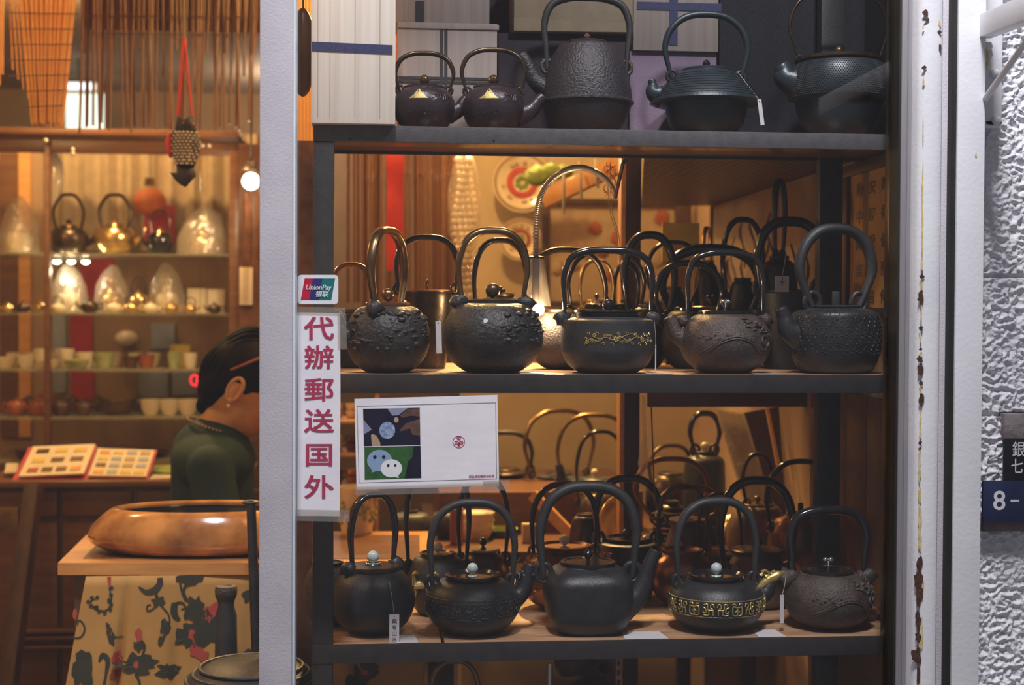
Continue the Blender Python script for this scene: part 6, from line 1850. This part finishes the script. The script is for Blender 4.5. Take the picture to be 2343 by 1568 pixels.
vine([(310, 1542), (320, 1560), (318, 1590)], [6, 6, 6]); leaf(385, 1535, 44, 36, jag=.9, seed=26)
leaf(565, 1365, 20, 26, jag=.8, seed=27); leaf(567, 1498, 26, 24, jag=.6, seed=28); leaf(172, 1405, 10, 26, 0, 'printred', .4, 29, 12)
for i, (x, y, w, h) in enumerate(((700, 1440, 24, 40), (708, 1480, 18, 50), (690, 1520, 24, 30), (705, 1385, 12, 14), (820, 1560, 60, 50), (845, 1530, 50, 40))): leaf(x, y, w, h, .3 * i, 'printdark', .9, 40 + i)
leaf(690, 1500, 12, 14, 0, 'printred', .5, 50, 12); leaf(835, 1540, 20, 12, 0, 'printred', .5, 51, 12)

# burl wood tray on the table
YR_ = 3.30
c_ = Vector((P(470, 784, YR_).x, YR_, zt2 + .0015)); s_ = SC(470, YR_)
ty = thing('burl_tray', 'polished burl wood boat-shaped tray with dark hollow on the pine table', 'tray', c_)
H_ = P(470, 1160, YR_).z - zt2
def tray_prof(lst, bmx):
    lathe(bmx, [(1 * r, z * H_) for r, z in lst], 64, sx=268 * s_, sy=.14)
bm = nb(); tray_prof([(.0, 0), (.70, 0), (.86, .06), (.97, .22), (1, .40), (.96, .62), (.85, .88), (.80, .97), (.77, 1.0), (.74, .98), (.72, .9)], bm); obj('body', bm, 'burl', ty)
bm = nb(); tray_prof([(.0, .42), (.55, .44), (.68, .6), (.725, .905), (.72, .93)], bm); obj('hollow', bm, 'lacquer', ty)

# post with knob head, leaning rod, ribbed iron brazier in the foreground
YN = 3.02
s_ = SC(518, YN); cx_ = P(518, 784, YN).x; z0_ = P(518, 1340, YN).z
kp_ = thing('knob_post', 'worn dark wooden post with knob-shaped head left of the mullion', 'post', (cx_, YN, 0))
bm = nb(); lathe(bm, [(26 * s_, 0.0), (26 * s_, z0_ - 170 * s_), (25 * s_, z0_ - 70 * s_), (19 * s_, z0_ - 50 * s_), (19 * s_, z0_ - 30 * s_)], 24); obj('shaft', bm, 'matiron', kp_)
bm = nb(); lathe(bm, [(18 * s_, z0_ - 38 * s_), (25 * s_, z0_ - 24 * s_), (27 * s_, z0_ - 10 * s_), (24 * s_, z0_ - 1 * s_), (14 * s_, z0_), (9 * s_, z0_ - 5 * s_), (0, z0_ - 6 * s_)], 24)
for v in bm.verts:
    k = 1 + .12 * noise.noise(v.co * 40); v.co.x *= k; v.co.y *= k
obj('head', bm, 'browniron', kp_)
rd = thing('iron_rod', 'black rod leaning upright beside the left mullion', 'rod', (P(575, 784, YN).x, YN, 0))
child('shaft', rd, tube(nb(), [P(574, 1146, YN + .02), P(580, 1300, YN), P(590, 1568, YN - .01), P(598, 2220, YN - .02)], [.010, .0105, .011, .011], 12), 'iron')
bm = nb(); ball(bm, P(573, 1150, YN + .02), .012, 12, 8, (1.5, 1, .5)); child('tip', rd, bm, 'matiron')
YZ = 2.80
s_ = SC(560, YZ); p = P(575, 1512, YZ)
bz = thing('ribbed_brazier', 'black ribbed iron brazier at bottom beside the left mullion', 'brazier', (p.x, YZ, .3))
hz = p.z - .3
bm = nb(); lathe(bm, [(0, hz), (60 * s_, hz), (100 * s_, hz - 8 * s_), (140 * s_, hz - 30 * s_), (152 * s_, hz - 48 * s_), (150 * s_, hz - 56 * s_), (158 * s_, hz - 66 * s_), (156 * s_, hz - 78 * s_), (166 * s_, hz - 90 * s_), (150 * s_, hz - 180 * s_), (100 * s_, .02), (0, 0)], 56); obj('body', bm, 'iron', bz)
for k in range(3):
    bm = nb(); r_ = (118 + 16 * k) * s_; z_ = hz - (13 + 14 * k) * s_
    tube(bm, [Vector((r_ * math.cos(q * PI / 30), r_ * math.sin(q * PI / 30), z_)) for q in range(60)], .0035, 8, closed=True); obj('rib', bm, 'matiron', bz)
at_obj('brazier_stand', 'dark round wooden stand under the ribbed brazier', 'stand', B(p.x - .11, p.x + .11, YZ - .11, YZ + .11, 0.0, .2995, .004), 'darkwood')

# ================================================================ rear table behind the rack with more kettles and wares
zr = P(1200, 1262, 3.5).z
xr0_, xr1_ = P(985, 784, 3.6).x, XR - .02
rt = thing('rear_table', 'brown wooden table of wares standing behind the kettle rack', 'table', ((xr0_ + xr1_) / 2, 3.9, 0))
child('table_top', rt, B(xr0_, xr1_, 3.50, 4.40, zr - .03, zr, .004), 'redwood')
for x in (xr0_ + .04, xr1_ - .05):
    for y in (3.55, 4.32): child('leg', rt, B(x - .02, x + .02, y, y + .04, 0, zr - .03, .002), 'darkwood')
# raised back ledge
at_obj('wooden_riser', 'low brown wooden riser on the rear table', 'riser', B(P(1000, 784, 4.0).x, P(1445, 784, 4.0).x, 3.80, 4.36, zr + .0005, zr + .11, .004), 'redwood')
zr2 = zr + .111
def rk(*a, **k): return kettle(*a, **k)
rk('iron pot with thin bail seen right of the poster, dark bail arching low', 1100, 1210, 1075, 4.15, zr2, 'flat', 'darkbronze', .6, ('flat', 'darkbronze'), None, (58, 62, 990, 11, 'arch'), 'iron', None, 0)
rk('grey flowered kettle under the largest of the amber bails', 1225, 1335, 1085, 4.12, zr2, 'globe', 'matiron', .5, ('flat', 'iron'), None, (70, 88, 940, 10, 'arch'), 'bronze', None, 20)
rk('dark kettle with second amber bail left of the middle post', 1290, 1430, 1098, 3.92, zr2, 'flat', 'iron', .5, ('dome', 'iron'), ('ball', 8, 'cream_jade'), (78, 84, 950, 10, 'arch'), 'bronze', (12, .6, 40, 12, 8), 180)
rk('dark kettle with smallest black bail, left of the middle post in the back row', 1320, 1428, 1125, 3.66, zr, 'globe', 'darkbronze', .5, ('flat', 'iron'), ('ball', 9, 'cream_jade'), (50, 55, 988, 9, 'arch'), 'lacquer', None, 0)
rk('brown kettle right of the middle post at the back with paired bails', 1478, 1590, 1085, 3.85, zr, 'flat', 'darkbronze', .5, ('flat', 'darkbronze'), None, (52, 58, 1020, 9, 'arch'), 'darkbronze', None, 25)
rk('black kettle at back with tall narrow arch bail under the ink screen shelf', 1565, 1660, 1035, 3.60, zr, 'barrel', 'iron', .5, ('flat', 'iron'), ('ball', 9, 'cream_jade'), (22, 34, 946, 13, 'arch'), 'lacquer', None, 0)
rk('plain round brown jar kettle behind the lower shelf at left, tag on its bail', 890, 992, 1172, 3.62, zr, 'globe', 'matiron', .3, ('flat', 'darkbronze'), None, None, 'lacquer', None, 0)
rk('second dull round jar just left of the deer kettle bail', 985, 1060, 1170, 3.72, zr, 'globe', 'matiron', .4, ('flat', 'darkbronze'), None, None, 'lacquer', None, 0)
fv = cup('white and green flowered pot seen through the bail of the plain globe kettle', 818, 92, 150, 3.55, P(818, 1262, 3.55).z, 'porcelain', name='flower_pot', cat='pot')
for k in range(40):
    pass
bm = nb()
for k in range(60):
    a = rnd.uniform(180, 360); h = rnd.random(); s__ = SC(818, 3.55)
    rr_ = 46 * s__ * (.86 + .12 * h); rock(bm, (rr_ * math.cos(rad(a)), rr_ * math.sin(rad(a)), (70 + 75 * h) * s__), .0065, .5, 1, (1, 1, 1), k)
obj('flower_relief', bm, 'celadon', fv)
cush = nb(); rock(cush, P(1192, 1165, 3.95), .06, .15, 3, (1.1, .9, .45), 6); at_obj('red_cushion', 'dull red rounded lid behind left of the square kettle', 'cushion', cush, 'clay')
at_obj('pink_block', 'pink-red carved block with dark dots behind the lower shelf', 'block', B(P(1032, 784, 3.6).x, P(1062, 784, 3.6).x, 3.6, 3.63, zr + .0005, P(1045, 1165, 3.6).z, .003), 'clay')
at_obj('cream_packet', 'cream packet standing behind the lower shelf left of the tortoiseshell kettle', 'packet', B(P(1198, 784, 3.62).x, P(1228, 784, 3.62).x, 3.62, 3.65, zr + .0005, P(1210, 1200, 3.62).z, .002), 'beige')
at_obj('cream_bowl_stack', 'stacked cream bowls behind the carved-band kettle', 'bowl', lathe(nb(), [(0, 0), (.035, 0), (.05, .03), (.047, .03), (.05, .05), (.047, .05), (.05, .07), (.03, .07), (0, .05)], 24, P(1090, 784, 3.7).x, 3.7, zr + .0005), 'porcelain')
at_obj('green_dish', 'green leaf-coloured dish behind the carved-band kettle handle', 'dish', lathe(nb(), [(0, 0), (.03, 0), (.05, .02), (.048, .02), (0, .006)], 24, P(1145, 784, 3.75).x, 3.75, zr + .0005), 'green')
# diagonal plank and gilt dish behind the square kettle
p, q = P(1250, 1165, 3.42), P(1352, 1272, 3.36)
v = q - p; m_ = Matrix.Translation(p) @ v.to_track_quat('X', 'Z').to_matrix().to_4x4()
at_obj('wooden_plank', 'pale wooden plank leaning diagonally behind the square kettle', 'plank', box(nb(), -.05, v.length, -.008, .008, -.014, .014, .002, m_), 'honeywood')
gd = thing('gilt_dish', 'round gilt dish standing on edge behind the tall black kettle', 'dish', P(1408, 1195, 3.38))
bm, c_ = disc(1408, 1195, 62, 3.38); bmesh.ops.rotate(bm, verts=bm.verts[:], matrix=Matrix.Rotation(rad(35), 3, 'Z')); obj('dish', bm, 'gilt', gd)
# wrapped panels leaning against the screen
wp = thing('picture_board', 'film-wrapped pale panel leaning behind the lower right kettles', 'panel', P(1700, 1060, 3.45))
child('board', wp, slab(nb(), [P(1640, 940, 3.5), P(1700, 950, 3.5), P(1775, 1190, 3.4), P(1725, 1210, 3.4)], .008, (0, 1, 0)), 'beige', smooth=False)
child('film', wp, slab(nb(), [P(1636, 936, 3.492), P(1704, 946, 3.492), P(1780, 1195, 3.39), P(1720, 1215, 3.39)], .001, (0, 1, 0)), 'wrap', smooth=False)
at_obj('leaning_board', 'dark board with pale edge leaning beside the film-wrapped panel', 'board', slab(nb(), [P(1702, 945, 3.54), P(1790, 930, 3.54), P(1800, 1190, 3.46), P(1778, 1195, 3.46)], .012, (0, 1, 0)), 'darkwood', smooth=False)
at_obj('board_edge', 'thin honey-coloured batten standing beside the dark leaning board', 'batten', slab(nb(), [P(1752, 932, 3.47), P(1759, 932, 3.47), P(1788, 1075, 3.40), P(1780, 1078, 3.40)], .008, (0, 1, 0)), 'honeywood', smooth=False)
gf = nb(); rock(gf, P(1690, 1215, 3.33), .045, .3, 3, (1, .7, 1), 12); at_obj('foil_packet', 'crumpled gold foil packet behind the gold-banded kettle', 'packet', gf, 'gilt', angle=15)
bm = nb(); lathe(bm, [(0, 0), (.010, 0), (.007, .006), (.010, .012), (0, .014)], 12); p = P(1508, 1178, 3.0)
bm2 = nb(); ball(bm2, P(1508, 1178, 2.98), 10 * SC(1508, 2.98), 14, 10)
jb = thing('jade_bead', 'cream jade bead hung on a cord beside the tall black kettle bail', 'bead', P(1508, 1178, 2.98)); bm.free()
child('bead', jb, bm2, 'cream_jade'); child('cord', jb, tube(nb(), [P(1508, 1170, 2.98), P(1500, 1150, 2.98), P(1496, 1100, 2.98), P(1490, 920, 2.98)], .0015, 6), 'darkclay')

# hidden back of middle shelf: dark board row under it on the right
at_obj('hanging_board', 'dark red-brown board hung under the middle shelf right of the middle post', 'board', B(P(1484, 784, 3.3).x, P(1850, 784, 3.3).x, 3.3, 3.32, P(1600, 932, 3.3).z, P(1600, 880, 3.3).z, .002), 'redwood')
bm = nb(); tube(bm, catmull([P(1472, 905, 3.2), P(1474, 1000, 3.2), P(1471, 1060, 3.2), P(1468, 1090, 3.2)], 6), [.004, .005, .012, .002], 8)
at_obj('film_roll', 'clear film edge hanging beside the middle post', 'film', bm, 'wrap')

# below the lower shelf
zfl = ZLb - .30
at_obj('bottom_shelf', 'dark board far below the lower shelf', 'shelf', B(XL + .05, XE - .02, 2.68, 3.2, zfl - .02, zfl, .003), 'darkwood')
rk('kettle under the lower shelf, its worn bail top at the bottom edge', 985, 1095, 1660, 2.95, zfl + .0005, 'globe', 'darkbronze', .5, ('flat', 'darkbronze'), None, (52, 58, 1513, 12, 'arch'), 'bronze', None, 0)
at_obj('steel_tube', 'shiny upright steel tube under the lower shelf', 'tube', tube(nb(), [P(1258, 1518, 2.98), Vector((P(1258, 1518, 2.98).x, 2.98, zfl))], .0065, 14), 'silver')
bmx = nb(); lathe(bmx, [(0, 0), (.03, 0), (.055, .05), (.05, .10), (.02, .13), (.02, .14), (.012, .14), (.012, .12)], 24); bmesh.ops.rotate(bmx, verts=bmx.verts[:], matrix=Matrix.Rotation(rad(62), 3, 'X')); p = P(1380, 1535, 3.1)
bmesh.ops.translate(bmx, verts=bmx.verts[:], vec=p + Vector((0, .12, -.06)))
at_obj('clay_jug', 'brown clay jug with open round mouth under the lower shelf', 'jug', bmx, 'paintcopper')
for i, (x, lb) in enumerate(((1305, 'brown clay bowl stacked under the lower shelf, left of the open jug'), (1335, 'second brown clay bowl under the lower shelf, touching the jug'))):
    cup(lb, x, 70, 40, 3.06 + .05 * i, P(x, 1545 + 10 * i, 3.06).z, 'paintcopper', name='clay_bowl', cat='bowl')
at_obj('bowl_stand', 'block carrying the brown clay bowls under the lower shelf', 'block', B(P(1268, 784, 3.06).x, P(1400, 784, 3.06).x, 3.0, 3.16, zfl + .0005, P(1335, 1556, 3.1).z, .003), 'darkwood')
bm = pbox(1408, 1424, 1504, 1700, 2.9, .004, .001); pb_ = at_obj('slotted_strip', 'slotted steel upright strip under the lower shelf', 'strip', bm, 'copper')
for k in range(4): child('slot', pb_, pbox(1412, 1419, 1512 + 22 * k, 1524 + 22 * k, 2.8995, .001), 'gasket')

# red-brown wooden saucer at the right end of lower shelf
at_obj('wooden_saucer', 'reddish wooden disc lying at right end of the lower shelf', 'disc', lathe(nb(), [(0, 0), (.022, 0), (.028, .012), (.020, .022), (0, .024)], 28, P(1988, 784, 2.78).x, 2.78, ZL + .0005), 'clay')
# ================================================================ the woman
def blobmesh(parts, voxel, smooth_it=6):
    """parts: ('b', centre, radius, (sx,sy,sz), rot) balls and ('c', p, q, r0, r1, flat) tapered limbs, fused into one skin"""
    bm = nb()
    for pt in parts:
        if pt[0] == 'b':
            ball(bm, Vector(pt[1]), pt[2], 20, 14, pt[3] if len(pt) > 3 else (1, 1, 1), pt[4] if len(pt) > 4 else None)
        else:
            _, p_, q2, r0, r1 = pt[:5]; p_, q2 = Vector(p_), Vector(q2)
            n_ = 8
            tube(bm, [p_.lerp(q2, i / n_) for i in range(n_ + 1)], [r0 + (r1 - r0) * i / n_ for i in range(n_ + 1)], 16)
            ball(bm, p_, r0, 16, 10); ball(bm, q2, r1, 16, 10)
    me = bpy.data.meshes.new('tmp'); bm.to_mesh(me); bm.free()
    o = bpy.data.objects.new('tmp', me); C.objects.link(o)
    r = o.modifiers.new('r', 'REMESH'); r.mode = 'VOXEL'; r.voxel_size = voxel; r.use_smooth_shade = True
    s__ = o.modifiers.new('s', 'SMOOTH'); s__.iterations = smooth_it; s__.factor = .5
    dg = bpy.context.evaluated_depsgraph_get()
    m2 = bpy.data.meshes.new_from_object(o.evaluated_get(dg))
    bpy.data.objects.remove(o); bpy.data.meshes.remove(me)
    return m2


def meobj(name, me, m, par):
    me.materials.clear(); me.materials.append(M[m])
    for p_ in me.polygons: p_.use_smooth = True
    me.name = name
    o = bpy.data.objects.new(name, me); C.objects.link(o); o.parent = par
    return o


YH = 3.74
hs = SC(495, YH)
px0 = P(500, 784, YH).x
z_of = lambda py: P(520, py, YH).z
wm = thing('person', 'woman with pinned-up black hair in dark green top, head bowed, seated', 'person', (px0, YH, 0), rad(2))
# local frame: +x is where she faces, heights absolute
zsh = z_of(1000); zhd = z_of(868); zhip = .60
hx_ = .062
tilt = Matrix.Rotation(rad(28), 4, 'Y')
Hc = Vector((hx_ + .005, 0, zhd - .012))
def hp(x, y, z): return Hc + (tilt @ Vector((x, y, z)))
torso = [('c', (-.005, 0, zhip + .02), (-.01, 0, .86), .115, .100), ('c', (-.01, 0, .86), (-.012, 0, zsh - .06), .100, .098),
         ('b', (-.01, 0, zsh - .066), .10, (.92, 1.55, .66)), ('b', (-.01, .10, zhip), .12, (1, 1, 1)), ('b', (-.01, -.10, zhip), .12, (1, 1, 1)),
         ('c', (-.022, 0, zsh - .03), (hx_ - .03, 0, zhd - .085), .055, .047), ('c', (-.03, 0, zsh - .01), (hx_ - .03, 0, zhd - .06), .048, .046)]
head = [('b', hp(0, 0, .01), .098, (1.0, .80, 1.0), tilt), ('b', hp(.028, 0, -.055), .070, (.95, .86, 1.05), tilt), ('b', hp(.055, 0, -.088), .034, (1, 1, .9), tilt), ('b', hp(-.02, 0, -.04), .07, (1, .9, 1), tilt),
        ('c', hp(.088, 0, -.005), hp(.112, 0, -.036), .010, .013), ('b', hp(.098, 0, -.068), .013, (1, 1.7, .55), tilt), ('b', hp(.094, 0, -.080), .012, (1, 1.5, .6), tilt), ('b', hp(.075, .032, -.03), .024), ('b', hp(.075, -.032, -.03), .024),
        ('b', hp(.083, .03, .018), .014, (1, 1.6, .6), tilt), ('b', hp(.083, -.03, .018), .014, (1, 1.6, .6), tilt)]
limbs = []
for sd in (-1, 1):
    sh = Vector((-.005, sd * .158, zsh - .065)); el = Vector((.05, sd * .205, zsh - .325)); wr_ = Vector((.27, sd * .12, zsh - .30))
    limbs += [('c', sh, el, .046, .036), ('c', el, wr_, .034, .024)]
    d = Vector((1, -sd * .25, -.12)).normalized(); up = Vector((0, 0, 1)); side = Vector((0, sd, 0))
    pc_ = wr_ + d * .045
    limbs += [('c', wr_, pc_ + d * .02, .023, .024), ('b', pc_, .034, (1.15, .95, .5))]
    for k, (off, ln_) in enumerate(((-.026, .066), (-.009, .075), (.009, .070), (.025, .055))):
        b0 = pc_ + d * .030 + side * off; b1 = b0 + d * ln_ * .5 + Vector((0, 0, .002)); b2 = b1 + (d + Vector((0, 0, -.7))).normalized() * ln_ * .5
        limbs += [('c', b0, b1, .0085, .0078), ('c', b1, b2, .0078, .0065)]
    t0 = pc_ - d * .012 - side * .030; t1_ = t0 + (d * .6 - side * .6 + Vector((0, 0, -.2))).normalized() * .034; t2_ = t1_ + (d + Vector((0, 0, -.2))).normalized() * .028
    limbs += [('c', t0, t1_, .011, .0095), ('c', t1_, t2_, .0095, .0075)]
    hip = Vector((.0, sd * .095, zhip)); kn2 = Vector((.42, sd * .12, zhip - .02)); an = Vector((.40, sd * .12, .11))
    limbs += [('c', hip, kn2, .082, .058), ('c', kn2, an, .054, .034), ('c', an + Vector((0, 0, -.03)), an + Vector((.14, 0, -.065)), .036, .026), ('b', an + Vector((-.02, 0, -.055)), .034)]
meobj('body', blobmesh(torso + head + limbs, .0065, 4), 'skin', wm)
# ears
for sd in (-1, 1):
    bm = nb(); q = [hp(-.012 + .017 * math.cos(k * PI / 8), sd * (.082 + .006 * math.sin(k * PI / 8 + 1)), -.018 + .031 * math.sin(k * PI / 8)) for k in range(16)]
    tube(bm, q, .0055, 8, closed=True); ball(bm, hp(-.010, sd * .079, -.018), .0205, 14, 8, (.85, .30, 1.4), tilt); ball(bm, hp(-.008, sd * .082, -.048), .0085, 10, 8)
    obj('ear', bm, 'skin', wm)
    bm = nb(); ball(bm, hp(-.006, sd * .090, -.062), .0055, 12, 8); obj('pearl_earring', bm, 'porcelain', wm)
    bm = nb(); ball(bm, hp(.084, sd * .031, -.004), .0125, 14, 10); obj('eye', bm, 'porcelain', wm)
    bm = nb(); ball(bm, hp(.0935, sd * .0315, -.004), .0055, 10, 8, (.5, 1, 1)); obj('iris', bm, 'hair', wm)
    bm = nb(); tube(bm, catmull([hp(.092, sd * .014, .020), hp(.092, sd * .030, .026), hp(.080, sd * .048, .020)], 4), [.002, .003, .0015], 6); obj('eyebrow', bm, 'hair', wm)
bm = nb(); tube(bm, catmull([hp(.103, -.022, -.072), hp(.110, 0, -.074), hp(.103, .022, -.072)], 5), [.002, .0045, .002], 8); obj('lips', bm, 'clay', wm)
hair = [('b', hp(-.012, 0, .030), .108, (.96, .82, .92), tilt), ('b', hp(-.055, 0, -.02), .072, (.8, 1.0, 1.15), tilt), ('b', hp(.035, 0, .075), .062, (1, 1, .6), tilt), ('b', hp(-.005, 0, .115), .050, (1.15, .85, .7), tilt),
        ('c', hp(-.055, 0, -.05), hp(-.065, 0, -.10), .045, .022), ('b', hp(.055, .045, .05), .03), ('b', hp(.055, -.045, .05), .03)]
meobj('hair', blobmesh(hair, .006, 3), 'hair', wm)
for k in range(12):   # combed strands
    y = -.070 + .0125 * k
    e = math.sqrt(max(0, 1 - (y / .088) ** 2))
    bm = nb(); tube(bm, catmull([hp(-.109 * e, y * .92, -.045), hp(-.124 * e + .005, y, .02), hp(-.074 * e, y * .92, .112 * e + .012), hp(0, y * .6, .152 * e + .008)], 5), [.002, .0045, .004, .002], 6); obj('hair_strand', bm, 'hair', wm)
# hairpin with pearl
bm = nb(); tube(bm, [hp(-.045, -.089, .020), hp(.0, -.080, .075), hp(.03, -.062, .112)], [.003, .004, .004], 8); pin = obj('hairpin', bm, 'clay', wm)
bm = nb(); ball(bm, hp(.034, -.058, .118), .006, 12, 8); obj('pearl', bm, 'porcelain', pin)
# necklace
bm = nb()
for k in range(46):
    a = k * 2 * PI / 46; r_ = .066
    x, y = r_ * math.cos(a), r_ * 1.12 * math.sin(a); z = zsh + .028 - (.045 * (math.cos(a) + 1) / 2) + .022
    ball(bm, (x - .012, y, z), .0042, 8, 6)
obj('necklace', bm, 'beige', wm)
# clothes
dress = [('c', (-.006, 0, zhip + .02), (-.012, 0, .86), .128, .112), ('c', (-.012, 0, .86), (-.016, 0, zsh - .05), .112, .106), ('b', (-.013, 0, zsh - .056), .112, (.98, 1.66, .74)),
         ('b', (-.01, .10, zhip), .13, (1, 1, .9)), ('b', (-.01, -.10, zhip), .13, (1, 1, .9))]
for sd in (-1, 1):
    sh = Vector((-.008, sd * .158, zsh - .065)); el = Vector((.05, sd * .205, zsh - .325)); wr_ = Vector((.20, sd * .145, zsh - .315))
    dress += [('c', sh, el, .058, .052), ('c', el, wr_, .050, .044)]
meobj('blouse', blobmesh(dress, .008, 5), 'dress', wm)
tr_ = []
for sd in (-1, 1):
    hip = Vector((.0, sd * .095, zhip)); kn2 = Vector((.42, sd * .12, zhip - .02)); an = Vector((.40, sd * .12, .16))
    tr_ += [('c', hip, kn2, .092, .068), ('c', kn2, an, .064, .052)]
meobj('trousers', blobmesh(tr_, .010, 4), 'blackribbon', wm)
for sd in (-1, 1):
    bm = nb(); ball(bm, Vector((.455, sd * .12, .035)), .05, 18, 12, (2.1, .85, .66)); obj('shoe', bm, 'lacquer', wm)
stl = thing('stool', 'dark wooden stool under the seated woman', 'stool', (px0, YH, 0))
bm = nb(); lathe(bm, [(0, .44), (.17, .44), (.18, .455), (.18, .475), (.17, .485), (0, .485)], 32); obj('seat', bm, 'darkwood', stl)
for k in range(4):
    a = PI / 4 + k * PI / 2; obj('leg', tube(nb(), [(.12 * math.cos(a), .12 * math.sin(a), .445), (.16 * math.cos(a), .16 * math.sin(a), 0)], .014, 10), 'darkwood', stl)
